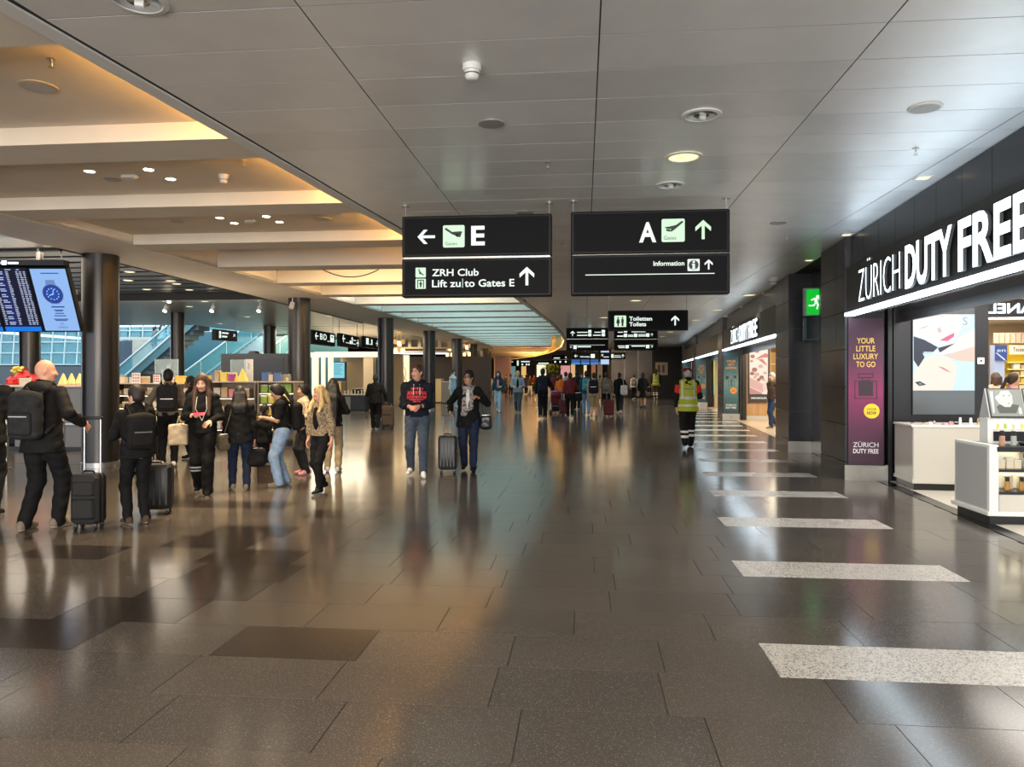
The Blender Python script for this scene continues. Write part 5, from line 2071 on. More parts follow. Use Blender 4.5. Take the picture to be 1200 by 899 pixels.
# inner wall with the dark doorway left of the escalator, and the teal wall behind the stairs
b = MB()
xa, xb_, xc, xd = (at_y(p, 37.5)[0] for p in (132, 141, 155, 200))
z1 = hgt(394.5, 36.5)
b.box(xa - 0.4, xd, 37.5, 37.8, z1, hgt(391, 36.5), 1)
b.box(xc, xd, 37.5, 37.8, 0, z1, 0)
b.box(xa - 0.4, xc, 38.4, 38.6, 0, z1, 2)
b.build('wall_escalator', [CONC, mat('slab_edge', (0.40, 0.38, 0.33), 0.6), mat('door_blue', (0.045, 0.07, 0.10), 0.4)], kind='structure')
b = MB()
xa, xb_ = at_y(205, 40.2)[0], at_y(345, 40.2)[0]
b.box(xa, xb_ + 3, 40.2, 40.5, 0, 6.5)
b.build('wall_stairs', TEALW, kind='structure')
# gallery edge with a pale rail
b = MB()
y = 38.0
xa, xb_ = at_y(212, y)[0], at_y(300, y)[0]
z = hgt(384, 37)
b.box(xa, xb_, y, y + 0.12, z - 0.05, z + 0.05, 0)
b.box(xa, xb_, y + 0.02, y + 0.06, z + 0.05, z + 0.3, 1)
b.build('trim_5', [PALEM, TGLASS], kind='structure')


def P33(px, py, y):
    x, d = at_y(px, y)
    return x, hgt(py, d)


# escalator: side trusses, glass, handrails and steps
YE = 33.0
e = empty('escalator', (at_y(150, YE)[0], YE, 0), label='escalator rising to the upper level with two travellers on it', cat='escalator')
ox = e.location.x
A0, A1 = P33(144, 425, YE), P33(262, 325, YE)
B0, B1 = P33(150, 438, YE), P33(262, 339, YE)
C0, C1 = P33(163, 438, YE), P33(272, 342, YE)


def ext(p0, p1, z):
    k = (z - p0[1]) / (p1[1] - p0[1])
    return p0[0] + (p1[0] - p0[0]) * k, z


B00, C00 = ext(B0, B1, 0.15), ext(C0, C1, 0.05)
A00 = ext(A0, A1, 0.95)
for yy_, nm in ((0.0, 'side_panel'), (1.25, 'side_panel')):
    b = MB()
    b.prism([(p[0] - ox, p[1]) for p in (B00, B1, C1, C00)], yy_, yy_ + 0.18, 0, 'y')
    b.build(nm, TEALM, e)
    b = MB()
    b.prism([(p[0] - ox, p[1]) for p in (A00, A1, B1, B00)], yy_ + 0.08, yy_ + 0.10, 0, 'y')
    b.build('glass_balustrade', TGLASS, e)
    b = MB()
    b.tube((A00[0] - ox, yy_ + 0.09, A00[1]), (A1[0] - ox, yy_ + 0.09, A1[1]), 0.05, 8)
    b.build('handrail', PALEM, e)
    b = MB()
    b.tube((B00[0] - ox, yy_ + 0.0, B00[1]), (B1[0] - ox, yy_ + 0.0, B1[1]), 0.06, 8)
    b.build('skirt_rail', PALEM, e)
nst = 24
for i in range(nst):
    k = i / nst
    x = B00[0] + (B1[0] - B00[0]) * k - ox
    z = B00[1] + (B1[1] - B00[1]) * k - 0.25
    b = MB()
    b.box(x, x + 0.32, 0.18, 1.25, max(0, z - 0.25), z)
    b.build('step', mat('step_grey', (0.10, 0.13, 0.15), 0.5), e)
ESC = lambda px: ext(B0, B1, 0)[0]
# staircase that rises away from the hall and to the right
YS = 34.5
e = empty('staircase', (at_y(222, YS)[0], YS, 0), label='wide pale blue staircase with glass balustrades climbing behind the gift shelves', cat='staircase')
ox = e.location.x
for i in range(24):
    z = 0.165 * (i + 1)
    x0 = i * 0.165
    b = MB()
    b.box(x0 - 1.3, x0 + 1.5, i * 0.12, i * 0.12 + 0.34, max(0, z - 0.34), z)
    b.build('step', mat('step_blue', (0.16, 0.25, 0.29), 0.5), e)
for x0, yy_ in ((-1.35, 0.0), (1.5, 0.0), (0.2, 1.9)):
    n = 24
    a, c = (x0, yy_, 0.1), (x0 + n * 0.165, yy_ + n * 0.12, 0.165 * n + 0.1)
    b = MB()
    b.add([(a[0], a[1], a[2]), (c[0], c[1], c[2]), (c[0], c[1], c[2] + 0.9), (a[0], a[1], a[2] + 0.9), (a[0], a[1] + .02, a[2]), (c[0], c[1] + .02, c[2]), (c[0], c[1] + .02, c[2] + 0.9), (a[0], a[1] + .02, a[2] + 0.9)], [(0, 1, 2, 3), (7, 6, 5, 4), (0, 4, 5, 1), (1, 5, 6, 2), (2, 6, 7, 3), (3, 7, 4, 0)])
    b.build('glass_balustrade', TGLASS, e)
    b = MB()
    b.tube((a[0], a[1], a[2] + 0.95), (c[0], c[1], c[2] + 0.95), 0.045, 8)
    b.build('handrail', PALEM, e)
    b = MB()
    b.tube(a, c, 0.09, 8)
    b.build('stringer', TEALM, e)
    for k in (0.1, 0.35, 0.6, 0.85):
        p = [a[j] + (c[j] - a[j]) * k for j in range(3)]
        b = MB()
        b.tube(p, (p[0], p[1], p[2] + 0.95), 0.025, 6)
        b.build('baluster', PALEM, e)
# orange wood panel with a white line drawing
x0, d = at_y(317, 39.5)
x1, _ = at_y(341, 39.5)
e = empty('wood_panel', (x0, 39.5, 0), label='orange slatted wood wall panel with a white line drawing beside the staircase', cat='panel')
z0, z1 = hgt(415, d), hgt(396, d)
for i in range(9):
    b = MB()
    b.box(0, x1 - x0, 0, 0.05, z0 + (z1 - z0) * i / 9 + 0.005, z0 + (z1 - z0) * (i + 1) / 9 - 0.005)
    b.build('slat', mat('orange_slat', (0.62, 0.25, 0.08), 0.5), e)
b = MB()
for k in (0.55, 0.8):
    pts = [((x1 - x0) * t / 10, -0.01, z0 + (z1 - z0) * (k + 0.08 * sin(t * 2.1))) for t in range(1, 10)]
    b.path(pts, 0.018, 5)
b.build('line_drawing', WHITE, e)
b = MB()
b.box(-0.1, x1 - x0 + 0.6, 0.06, 0.2, 0, z0, 0)
b.build('base_wall', CONC, e)

# dark grey kiosk back with an inset screen
YK = 20.6
x0, d = at_y(258.5, YK)
x1, _ = at_y(338, YK)
e = empty('kiosk', (x0, YK, 0), label='dark grey kiosk wall with an inset panel behind the gift shelves', cat='kiosk')
kx = lambda px: at_y(px, YK)[0] - x0
z1 = hgt(414.5, d)
b = MB()
b.bev(0, x1 - x0, 0.0, 0.5, 0, z1, 0.02)
b.build('body', mat('kiosk_grey', (0.060, 0.063, 0.068), 0.45), e)
b = MB()
b.box(kx(269), kx(332), -0.012, 0.001, hgt(449, d), hgt(419.5, d))
b.build('inset', mat('kiosk_inset', (0.035, 0.038, 0.045), 0.3), e)
b = MB()
b.prism([(kx(288), z1 - .01), (kx(291), z1 + 0.08), (kx(296), z1 + 0.08), (kx(298), z1 - .01)], 0.1, 0.4, 0, 'y')
b.build('roof_fitting', mat('kiosk_grey', (0.06, 0.06, 0.06), 0.4), e)

# --------------------------------------------------------------------------------------- gift shelves
PAPER = mat('paper_white', (0.78, 0.76, 0.72), 0.6)


def shelf_unit(name, px0, px1, y, pytop, levels, label, side=None, depth=0.55, mt=None, zmax=None, lit=True):
    """open shelf: two sides, back, shelves; its front lies at y"""
    x0, d = at_y(px0, y)
    x1, d1 = at_y(px1, y)
    dm = (d + d1) / 2
    ztop = hgt(pytop, dm) if zmax is None else zmax
    e = empty(name, (x0, y, 0), label=label, cat='shelving')
    L = x1 - x0
    mt = mt or mat('shelf_brown', (0.055, 0.045, 0.038), 0.5)
    for a in (0, L - 0.03):
        b = MB()
        b.box(a, a + 0.03, 0, depth, 0, ztop - 0.03)
        b.build('side_panel', mat('panel_taupe', (0.24, 0.20, 0.16), 0.5) if side else mt, e)
    b = MB()
    b.box(0.03, L - 0.03, depth - 0.04, depth, 0.1, ztop - 0.03)
    b.build('back_panel', mat('shelf_back_tan', (0.42, 0.32, 0.20), 0.5), e)
    b = MB()
    b.bev(-0.01, L + 0.01, -0.01, depth + 0.01, ztop - 0.03, ztop, 0.006)
    b.build('top', mat('shelf_top_cream', (0.60, 0.50, 0.38), 0.35), e)
    b = MB()
    b.box(0.02, L - 0.02, 0.03, depth - 0.03, 0.002, 0.10)
    b.build('plinth', BLACK, e)
    zz = []
    for py in levels:
        z = hgt(py, dm)
        b = MB()
        b.box(0.03, L - 0.03, 0, depth - 0.04, z - 0.025, z)
        s_ = b.build('shelf', mt, e)
        if lit:
            b = MB()
            b.box(0.05, L - 0.05, 0.02, 0.05, z - 0.035, z - 0.026)
            b.build('shelf_lamp', mat('shelf_led_warm', (1, 0.8, 0.5), 0.4, emit=2.6, ecol=(1, 0.80, 0.50)), s_)
        zz.append(z)
    return e, x0, L, ztop, zz


def stock(x0, L, y, z, rnd, hts, wds, cols, name, place, group, depth=0.2, gap=0.012, start=0.05, cat='box', top=None):
    x, n = start, 0
    while x < L - 0.10:
        w = rnd.uniform(*wds)
        h = rnd.uniform(*hts)
        if x + w > L - 0.03:
            break
        m1 = rnd.choice(cols)
        o = carton(MB(), w, depth * rnd.uniform(0.7, 1), h).build(name, [m1, rnd.choice((m1, pc[0], pc[3]))])
        o.location = (x0 + x + w / 2, y, z + 0.0006)
        o.rotation_euler = (0, 0, rnd.uniform(-0.06, 0.06))
        tag(o, '%s box, %s from the left on %s' % (m1.name.split('_')[1], ORD[n], place), cat, group)
        n += 1
        x += w + gap + rnd.uniform(0, 0.03)


rnd = random.Random(21)
YA = 16.6
e, x0, L, zt, zz = shelf_unit('gift_shelf', 246, 299, YA, 447, (466, 485, 503), 'gift shelf between the woman in the track suit and the woman with black hair', True)
stock(x0, L * 0.52, YA + 0.12, zt, rnd, (0.20, 0.28), (0.10, 0.16), [pc[6], pc[8], pc[1], pc[5], pc[9]], 'gift_box', 'top of the taupe gift shelf', 'boxes on top of the taupe gift shelf')
for k, z in enumerate(zz):
    stock(x0, L, YA + 0.06, z, rnd, (0.16, 0.24), (0.10, 0.18), [pc[1], pc[2], pc[5], pc[0], pc[3]], 'gift_box', 'the %s level of the taupe gift shelf' % ('upper', 'middle', 'lower')[k], 'boxes inside the taupe gift shelf')
e, x0, L, zt, zz = shelf_unit('gift_shelf', 301.5, 345, YA, 447, (460, 473, 487, 502), 'gift shelf with lime and pink boxes behind the woman in light jeans', True)
stock(x0, L * 0.55, YA + 0.12, zt, rnd, (0.16, 0.24), (0.10, 0.16), [pc[5], pc[3], pc[10], pc[0]], 'gift_box', 'top of the shelf with lime boxes', 'boxes on top of the right gift shelf')
for k, z in enumerate(zz):
    stock(x0, L, YA + 0.06, z, rnd, (0.17, 0.23), (0.12, 0.18), [[pc[7], pc[7]], [pc[5], pc[9], pc[7]], [pc[9], pc[0]], [pc[1], pc[9]]][k], 'gift_box', 'the %s board behind the woman in light jeans' % ('top', 'second', 'third', 'lowest')[k], 'boxes on shelf %s of the right gift shelf' % ('one', 'two', 'three', 'four')[k])
zt_a = zt
# yellow star shaped decorations, a white banner, a glass screen and glass domes on the shelf
for px, hpx, l in ((272, 9, 'small yellow pleated paper pyramid on the gift shelf'), (285, 15, 'large yellow pleated paper pyramid on the gift shelf'), (278, 8, 'little yellow paper pyramid between the two bigger ones')):
    x, d = at_y(px, YA + 0.25)
    o = MB()
    h = hpx * d / FPX
    o.lathe([(h * 0.45, 0), (h * 0.46, 0.02), (0.01, h)], 8)
    o = o.build('paper_pyramid', mat('paper_yellow', (0.90, 0.72, 0.18), 0.5), None)
    o.location = (x, YA + 0.22, zt_a + 0.001)
    tag(o, l, 'decoration')
x, d = at_y(287.5, 17.8)
e = empty('banner', (x, 17.8, 0), label='upright white banner card with a small grey drawing above the gift shelf', cat='sign')
w = 9 * d / FPX
b = MB()
b.box(0, w, 0, 0.03, hgt(452, d), hgt(421, d))
b.build('card', PAPER, e)
b = MB()
for i in range(5):
    b.flat(disc(w * (0.4 + 0.08 * (i % 3)), hgt(426 + i * 1.6, d), 0.012 + 0.006 * (i % 2), 8), -0.004, 0.003)
b.build('drawing', mat('print_grey', (0.25, 0.22, 0.18), 0.6), e)
b = MB()
b.box(w * .4, w * .6, 0.005, 0.03, 0.0, hgt(452, d))
b.build('post', STEEL, e)
for nm, pa, pb, ya, p0, p1, l in (('glass_screen', 270, 287, 17.9, 447, 421.5, 'clear glass screen beside the white banner on the gift shelf'), ('glass_screen', 181.5, 209, 19.5, 452, 421, 'clear glass screen above the man with the grey backpack')):
    x0, d = at_y(pa, ya)
    x1, _ = at_y(pb, ya)
    e = empty(nm, (x0, ya, 0), label=l, cat='glass screen')
    b = MB()
    b.box(0, x1 - x0, 0, 0.015, hgt(p0, d), hgt(p1, d))
    b.build('pane', mat('screen_glass', (0.55, 0.66, 0.64), 0.08, alpha=0.30), e)
    b = MB()
    for a in (0, x1 - x0 - 0.02):
        b.box(a, a + 0.02, -0.005, 0.02, 0, hgt(p1, d))
    b.build('frame_post', PALEM, e)
for i, px in enumerate((316, 324, 334)):
    x, d = at_y(px, YA + 0.5)
    z = hgt(447, d)
    e = empty('glass_case', (x, YA + 0.62, z + 0.001), label=('left', 'middle', 'right')[i] + ' glass display case with small gold goods at the end of the gift shelf', cat='display case')
    b = MB()
    b.bev(-0.08, 0.08, -0.06, 0.06, 0.0, 0.17, 0.01)
    b.build('glass', GLASS, e)
    b = MB()
    b.ball((0, 0, 0.05), (0.04, 0.03, 0.045), 8, 6)
    b.build('contents', pc[2], e, smooth=True)
# right hand counter that ends the gift shop
e, x0, L, zt, zz = shelf_unit('display_counter', 320, 341, YA + 1.3, 450, (470,), 'low tan counter with a black edge next to the second column', False, mt=mat('counter_tan', (0.5, 0.4, 0.28), 0.5))

# shelves behind the small person and the man with the grey backpack
e, x0, L, zt, zz = shelf_unit('gift_shelf', 130, 244, 18.4, 449, (463, 478, 495), 'long gift shelf behind the man with the grey backpack', False)
for k, z in enumerate(zz):
    stock(x0, L, 18.48, z, rnd, (0.08, 0.2), (0.14, 0.3), [pc[0], pc[3], pc[1], pc[2], pc[0]], 'gift_box', 'the %s level of the long gift shelf' % ('upper', 'middle', 'lower')[k], 'cartons on the ' + ('upper', 'middle', 'lower')[k] + ' level of the long gift shelf', gap=0.05)
stock(x0, L, 18.55, zt, rnd, (0.08, 0.20), (0.12, 0.26), [pc[0], pc[1], pc[2], pc[3]], 'gift_box', 'top of the long gift shelf', 'cartons on top of the long gift shelf', gap=0.12)
for px0, px1, p0, p1, l, m in ((154.5, 164, 449, 437, 'white card with red dots standing on the long gift shelf', 0), (179.5, 187.5, 451, 441, 'small screen with red dots in a dark frame beside the man with the grey backpack', 1)):
    x0, d = at_y(px0, 18.45)
    x1, _ = at_y(px1, 18.45)
    e = empty('price_card', (x0, 18.45, hgt(449, d) + 0.001), label=l, cat='sign')
    h = (p0 - p1) * d / FPX
    if m:
        b = MB()
        b.box(-0.09, x1 - x0 + 0.02, 0.02, 0.05, 0, h + 0.02)
        b.build('frame', BLACK, e)
    b = MB()
    b.box(0, x1 - x0, 0, 0.02, 0, h)
    b.build('card', PAPER, e)
    b = MB()
    for i in range(9):
        b.flat(disc((x1 - x0) * (0.2 + 0.3 * (i % 3)), h * (0.2 + 0.3 * (i // 3)), 0.02, 8), -0.003, 0.002)
    b.build('red_dots', pc[6], e, kind='stuff')

# gift counter at the far left
YL = 15.0
x0, d = at_y(-45, YL)
x1, d1 = at_y(97, YL)
kx = lambda px: at_y(px, YL)[0] - x0
e = empty('gift_counter', (x0, YL, 0), label='long grey gift counter with a pale top behind the bald man', cat='counter')
zt = hgt(452, 14.9)
b = MB()
b.bev(kx(17), x1 - x0, 0.0, 0.7, 0.08, zt - 0.05, 0.01)
b.build('body', mat('counter_grey', (0.20, 0.20, 0.205), 0.4), e)
b = MB()
b.bev(-0.02, x1 - x0 + 0.02, -0.03, 0.73, zt - 0.05, zt, 0.008)
b.build('worktop', mat('counter_top_cream', (0.66, 0.56, 0.44), 0.3), e)
b = MB()
b.box(0, x1 - x0, 0.05, 0.68, 0.002, 0.08)
b.build('plinth', BLACK, e)
b = MB()
b.box(kx(17), x1 - x0 - 0.02, -0.035, -0.015, hgt(501, 14.9) - 0.02, hgt(501, 14.9) + 0.02)
b.build('bumper_rail', STEEL, e)
for px in (36, 56, 76):
    b = MB()
    b.box(kx(px) - 0.006, kx(px) + 0.006, -0.003, 0.001, 0.1, zt - 0.07)
    b.build('panel_joint', BLACKM, e)
b = MB()
b.box(0, kx(17) - 0.01, 0.60, 0.68, 0.08, zt - 0.05)
b.build('rack_back', BLACKM, e)
lv = [hgt(p, 14.9) for p in (473, 491, 512)]
for z in lv:
    b = MB()
    b.box(0, kx(17) - 0.01, 0.0, 0.6, z - 0.03, z)
    b.build('rack_shelf', BLACK, e)
for k, z in enumerate(lv):
    for i in range(4):
        xx = x0 + kx(-16) + i * 0.165
        o = MB()
        o.add([(-0.07, 0, 0), (0.07, 0, 0), (0.07, 0.10, 0.2), (-0.07, 0.10, 0.2), (-0.07, 0.03, 0), (0.07, 0.03, 0), (0.07, 0.13, 0.2), (-0.07, 0.13, 0.2)], [(0, 1, 2, 3), (7, 6, 5, 4), (0, 4, 5, 1), (1, 5, 6, 2), (2, 6, 7, 3), (3, 7, 4, 0)])
        o = o.build('magazine', [PAPER, pc[0], mat('mag_grey', (0.30, 0.32, 0.33), 0.5)][(i + k) % 3])
        o.location = (xx, YL + 0.18, z + 0.001)
        tag(o, 'pale magazine, ' + ORD[i] + ' from the left on the ' + ('top', 'middle', 'bottom')[k] + ' shelf of the rack', 'magazine', 'magazines on the ' + ('top', 'middle', 'bottom') [k] + ' rack shelf')
RED = mat('wrap_red', (0.62, 0.02, 0.02), 0.3)


def gift_bag(px, w, h, m, label, tie=None, dy=0.3):
    x, dd = at_y(px, YL + dy)
    e = empty('gift_parcel', (x, YL + dy, zt + 0.001), label=label, cat='parcel')
    b = MB()
    b.lathe([(w * 0.40, 0), (w * 0.5, h * 0.12), (w * 0.5, h * 0.55), (w * 0.18, h * 0.82), (w * 0.12, h * 0.85)], 8)
    b.build('wrapping', m, e)
    b = MB()
    b.lathe([(w * 0.12, h * 0.85), (w * 0.3, h), (0.0, h * 0.93)], 8)
    b.build('gathered_top', m, e)
    b = MB()
    b.lathe([(w * 0.14, h * 0.81), (w * 0.14, h * 0.86)], 8)
    b.build('ribbon', tie or pc[3], e)


for i, (px, w, h, m, dy, l) in enumerate(((14, 0.22, 0.22, RED, 0.2, 'red wrapped parcel farthest left on the gift counter'), (23, 0.26, 0.30, RED, 0.35, 'red wrapped parcel under the yellow flowers'), (30, 0.26, 0.36, RED, 0.45, 'tall red parcel behind the white card box'), (40, 0.24, 0.24, RED, 0.2, 'small red parcel left of the bald head'), (47, 0.28, 0.38, RED, 0.42, 'large red parcel touching the outline of the bald head'), (53, 0.24, 0.28, mat('wrap_pink', (0.75, 0.30, 0.34), 0.4), 0.3, 'pink parcel half behind the bald head'))):
    gift_bag(px, w, h, m, l, dy=dy)
for px, w, h, dz, l in ((32, 0.24, 0.15, 0.0, 'cream carton in front of the red parcels'), (38, 0.22, 0.16, 0.36, None)):
    if not l:
        continue
    x, _ = at_y(px, YL + 0.12)
    o = carton(MB(), w, 0.12, h).build('gift_box', [pc[0], pc[3]])
    o.location = (x, YL + 0.03, zt + 0.0006)
    tag(o, l, 'box')
for i, px in enumerate((76, 82, 88)):
    x, _ = at_y(px, YL + 0.3)
    o = MB()
    o.lathe([(0.09, 0), (0.10, 0.03), (0.02, 0.24), (0, 0.26)], 8)
    o = o.build('paper_pyramid', mat('paper_gold', (0.80, 0.58, 0.22), 0.5))
    o.location = (x, YL + 0.25 + 0.1 * i, zt + 0.001)
    tag(o, ('left', 'middle', 'right')[i] + ' gold paper cone right of the bald head on the gift counter', 'decoration')
x, _ = at_y(18, YL + 0.55)
e = empty('flower_bunch', (x, YL + 0.58, zt + 0.001), label='bunch of yellow flowers in a vase on the gift counter', cat='flowers')
b = MB()
b.lathe([(0.05, 0), (0.06, 0.1), (0.04, 0.2)], 10)
b.build('vase', PAPER, e, smooth=True)
rf = random.Random(2)
b = MB()
b2 = MB()
for i in range(13):
    a, r = rf.uniform(0, 6.28), rf.uniform(0, 0.13)
    p = (r * cos(a), r * sin(a), 0.34 + rf.uniform(-0.05, 0.08))
    b.path([(0, 0, 0.15), p], 0.005, 4)
    t = MB()
    t.ball(p, (0.045, 0.045, 0.03), 8, 5)
    t.build('blossom', mat('petal_yellow', (0.85, 0.68, 0.10), 0.5), e, smooth=True)
b.build('stem', pc[7], e)
# steel rail and its post in front of the counter
for px, py, l in ((7.5, 549, 'steel rail post at the left edge of the picture'), (100, 541, 'pale steel rail post beside the standing suitcase')):
    x, y = gnd(px, py)
    e = empty('rail_post', (x, y, 0), label=l, cat='post')
    b = MB()
    b.lathe([(0.075, 0.0), (0.075, 0.012), (0.035, 0.014), (0.035, 0.93), (0.03, 0.95), (0, 0.95)], 16)
    b.build('post', STEEL, e, smooth=True, angle=0.5)
    b = MB()
    b.tube((-0.0, 0, 0.90), (-2.4 if px < 50 else -0.35, 0.1, 0.90), 0.02, 8)
    b.build('rail', BLACK, e)
# track spots under the left ceiling
for i, (px, py, y) in enumerate(((194, 362, 20.5), (249, 362, 20.5), (304, 362, 20.6), (342, 358, 19.2), (199, 351, 19.9))):
    x, d = at_y(px, y)
    z = hgt(py, d)
    e = empty('track_spot', (x, y, z), label=('white track spot lit over the gift shelves, first from the column beside the boards', 'white track spot lit over the gift shelves, second', 'white track spot lit over the gift shelves, third', 'white track spot hanging beside the top of the second column', 'small white ceiling lamp over the escalator')[i], cat='spotlight')
    b = MB()
    b.tube((0, 0.05, 0.07), (0, -0.05, -0.07), 0.062, 14)
    b.build('housing', WHITE, e, smooth=True, angle=0.6)
    b = MB()
    b.tube((0, -0.051, -0.0715), (0, -0.053, -0.074), 0.052, 14)
    b.build('lens', LAMPHOT if i != 3 else RIM, e)
    b = MB()
    b.tube((0, 0.04, 0.06), (0, 0.04, CEIL - 0.05 - z), 0.015, 6)
    b.build('stem', WHITE, e)
DLS = ((150, 329), (172, 339.5), (200, 329.5), (222, 340), (207, 333), (240, 353), (152, 319), (133, 335), (222, 359), (290, 371), (258, 379), (385, 370), (268, 336))
for i, (px, py) in enumerate(DLS):
    x, y = onceil(px, py, 3.92 if py < 345 else CEIL - .05)
    low = y > 19.8
    z = (CEIL - 0.052) if low else 3.929
    e = empty('downlight', (x, y, z), label='lit downlight, %s from the left of those in the ' % ORD[sum(1 for q in DLS if q[0] < px and (q[1] >= 345) == (py >= 345))] + ('dark louvered ceiling' if not low else 'grey gift shop ceiling'), cat='light', group='downlights over the gift shop louvers' if not low else 'downlights in the grey gift shop ceiling')
    b = MB()
    b.lathe([(0.10, -0.008), (0.115, 0)], 18)
    b.build('rim', RIM, e)
    b = MB()
    b.lathe([(0, -0.010), (0.098, -0.009)], 18)
    b.build('lens', LAMPON, e)
for px, y in ((150, 16), (240, 18.5), (310, 18)):
    x, d = at_y(px, y)
    lamp('gift_beam', 'SPOT', (x, y, 3.6), 120, (1.0, 0.80, 0.55), 0.08, spot=radians(100))

# --------------------------------------------------------------------------------------- cream boutique further down
GLOWC = mat('glow_cream', (1.0, 0.9, 0.7), 0.5, emit=1.1, ecol=(1.0, 0.86, 0.58))
YB = 35.5
x0, d = at_y(364, YB)
x1, d1 = at_y(446, YB)
bx = lambda px: at_y(px, YB)[0] - x0
zb = lambda py: hgt(py, (d + d1) / 2)
e = empty('boutique_portal', (x0, YB, 0), label='glowing cream portal frame of the boutique between the second and third columns', cat='shop front')
b = MB()
b.box(0, x1 - x0, 0, 0.5, zb(418.5), zb(413))
b.build('header', GLOWC, e)
for pa, pb in ((365, 370.5), (376, 378.5), (384, 388)):
    b = MB()
    b.box(bx(pa), bx(pb), 0.05, 0.35, 0, zb(418.5))
    b.build('lit_post', GLOWC, e)
b = MB()
b.box(bx(425.5), bx(437), 0.05, 0.6, 0, zb(418.5))
b.build('stone_post', mat('boutique_tan', (0.55, 0.44, 0.30), 0.5), e)
b = MB()
b.box(0, x1 - x0, 4.5, 4.6, 0, zb(413))
b.build('back_wall', mat('boutique_wall', (0.58, 0.42, 0.25), 0.5), e)
b = MB()
b.box(bx(403), bx(420), 3.9, 4.1, 0, zb(419.5))
b.build('navy_wall', mat('boutique_navy', (0.012, 0.02, 0.045), 0.5), e)
b = MB()
b.box(0, x1 - x0, 0.5, 4.6, zb(413), zb(412))
b.build('ceiling_board', mat('boutique_ceiling', (0.5, 0.44, 0.36), 0.5), e)
xx, dd = at_y(389.5, 39.0)
x2, _ = at_y(403, 39.0)
e = empty('boutique_screen', (xx, 39.0, 0), label='cyan screen with dark lines inside the cream boutique', cat='screen')
b = MB()
b.box(0, x2 - xx, 0, 0.1, hgt(443, dd), hgt(425, dd))
b.build('display', EM('cyan', (0.22, 0.68, 0.80), 0.9), e)
b = MB()
for i in range(7):
    b.box(0.08, (x2 - xx) * (0.9 - 0.1 * (i % 3)), -0.01, 0, hgt(427 + i * 1.9, dd) - 0.03, hgt(427 + i * 1.9, dd))
b.build('lines', EM('cyan_dark', (0.05, 0.25, 0.35), 0.8), e)
b = MB()
b.box(-0.1, x2 - xx + 0.1, 0.1, 0.2, 0, hgt(424, dd))
b.build('stand', BLACK, e)


def counter_box(pa, pb, y, py0, label, body, topm, split=None, name='display_counter'):
    xa, d = at_y(pa, y)
    xb, _ = at_y(pb, y)
    h = hgt(py0, d)
    e = empty(name, (xa, y, 0), label=label, cat='counter')
    b = MB()
    b.bev(0, xb - xa, 0, 0.8, 0.06, h - 0.05, 0.01)
    b.build('body', body, e)
    b = MB()
    b.bev(-0.03, xb - xa + 0.03, -0.03, 0.83, h - 0.05, h, 0.01)
    b.build('worktop', topm, e)
    b = MB()
    b.box(0.04, xb - xa - 0.04, 0.03, 0.77, 0.002, 0.06)
    b.build('plinth', BLACK, e)
    if split:
        b = MB()
        b.box(0.03, (xb - xa) * split, -0.012, 0.0, 0.1, h - 0.12)
        b.build('lit_drawer_front', mat('lit_linen', (0.5, 0.46, 0.38), 0.5, emit=0.12), e)
    return xa, xb - xa, h


counter_box(390, 399.5, 36.6, 447, 'tan counter inside the boutique under the cyan screen', mat('counter_oak', (0.55, 0.40, 0.22), 0.5), CREAM)
xa, L, h = counter_box(400, 428, 33.2, 462, 'black glass topped jewellery case with a lit cream front in the boutique', BLACK, mat('case_glass', (0.55, 0.5, 0.42), 0.1), 0.38, 'jewellery_case')
for i in range(7):
    x = xa + L * (0.08 + 0.14 * i)
    e = empty('jewellery_stand', (x, 33.45, h), label='tiny cream jewellery stand, ' + ORD[i] + ' from the left on the black glass topped case', cat='stand', group='stands on the jewellery case')
    b = MB()
    b.lathe([(0.05, 0), (0.02, 0.02), (0.02, 0.10 + 0.05 * (i % 2)), (0.05, 0.13 + 0.05 * (i % 2)), (0, 0.14 + 0.05 * (i % 2))], 8)
    b.build('bust', pc[0], e, smooth=True)
counter_box(413, 426, 38.35, 455, 'dark and cream counter at the back of the boutique', BLACK, CREAM)
x, d = at_y(437, 37.4)
e = empty('flower_bunch', (x, 37.4, 0), label='tall spray of pale yellow flowers beside the man in black with a suitcase', cat='flowers')
b = MB()
b.lathe([(0.16, 0), (0.12, 0.8), (0.16, 1.0)], 12)
b.build('pedestal', CREAM, e, smooth=True)
rf = random.Random(8)
b = MB()
for i in range(16):
    a, r = rf.uniform(0, 6.28), rf.uniform(0.05, 0.4)
    p = (r * cos(a), r * sin(a), 1.25 + rf.uniform(0, 0.45))
    b.path([(0, 0, 0.95), p], 0.01, 4)
    t = MB()
    t.ball(p, (0.08, 0.08, 0.06), 7, 5)
    t.build('blossom', mat('petal_pale', (0.85, 0.72, 0.35), 0.5), e, smooth=True)
b.build('stem', pc[7], e)
# gold ornament panel
YO = 42.0
x0, d = at_y(460, YO)
x1, _ = at_y(479, YO)
e = empty('ornament_panel', (x0, YO, 0), label='glowing cream panel with gold loop ornaments behind the third column', cat='panel')
zt = hgt(416.5, d)
b = MB()
b.box(0, x1 - x0, 0, 0.2, 0.05, zt)
b.build('panel', mat('glow_ivory', (1.0, 0.88, 0.6), 0.5, emit=0.85, ecol=(1.0, 0.86, 0.55)), e)
b = MB()
GO = []
for cx, cz, r in ((0.45, 1.2, 0.30), (0.55, 1.8, 0.42), (0.4, 0.6, 0.35), (0.5, 2.3, 0.25), (0.35, 1.5, 0.6), (0.6, 1.0, 0.55)):
    pts = [(cx + 0.55 * r * cos(t * pi / 9), -0.01, cz + r * sin(t * pi / 9)) for t in range(19)]
    b.path([p for p in pts if 0.02 < p[0] < x1 - x0 - 0.02 and 0.1 < p[2] < zt - 0.05], 0.02, 5)
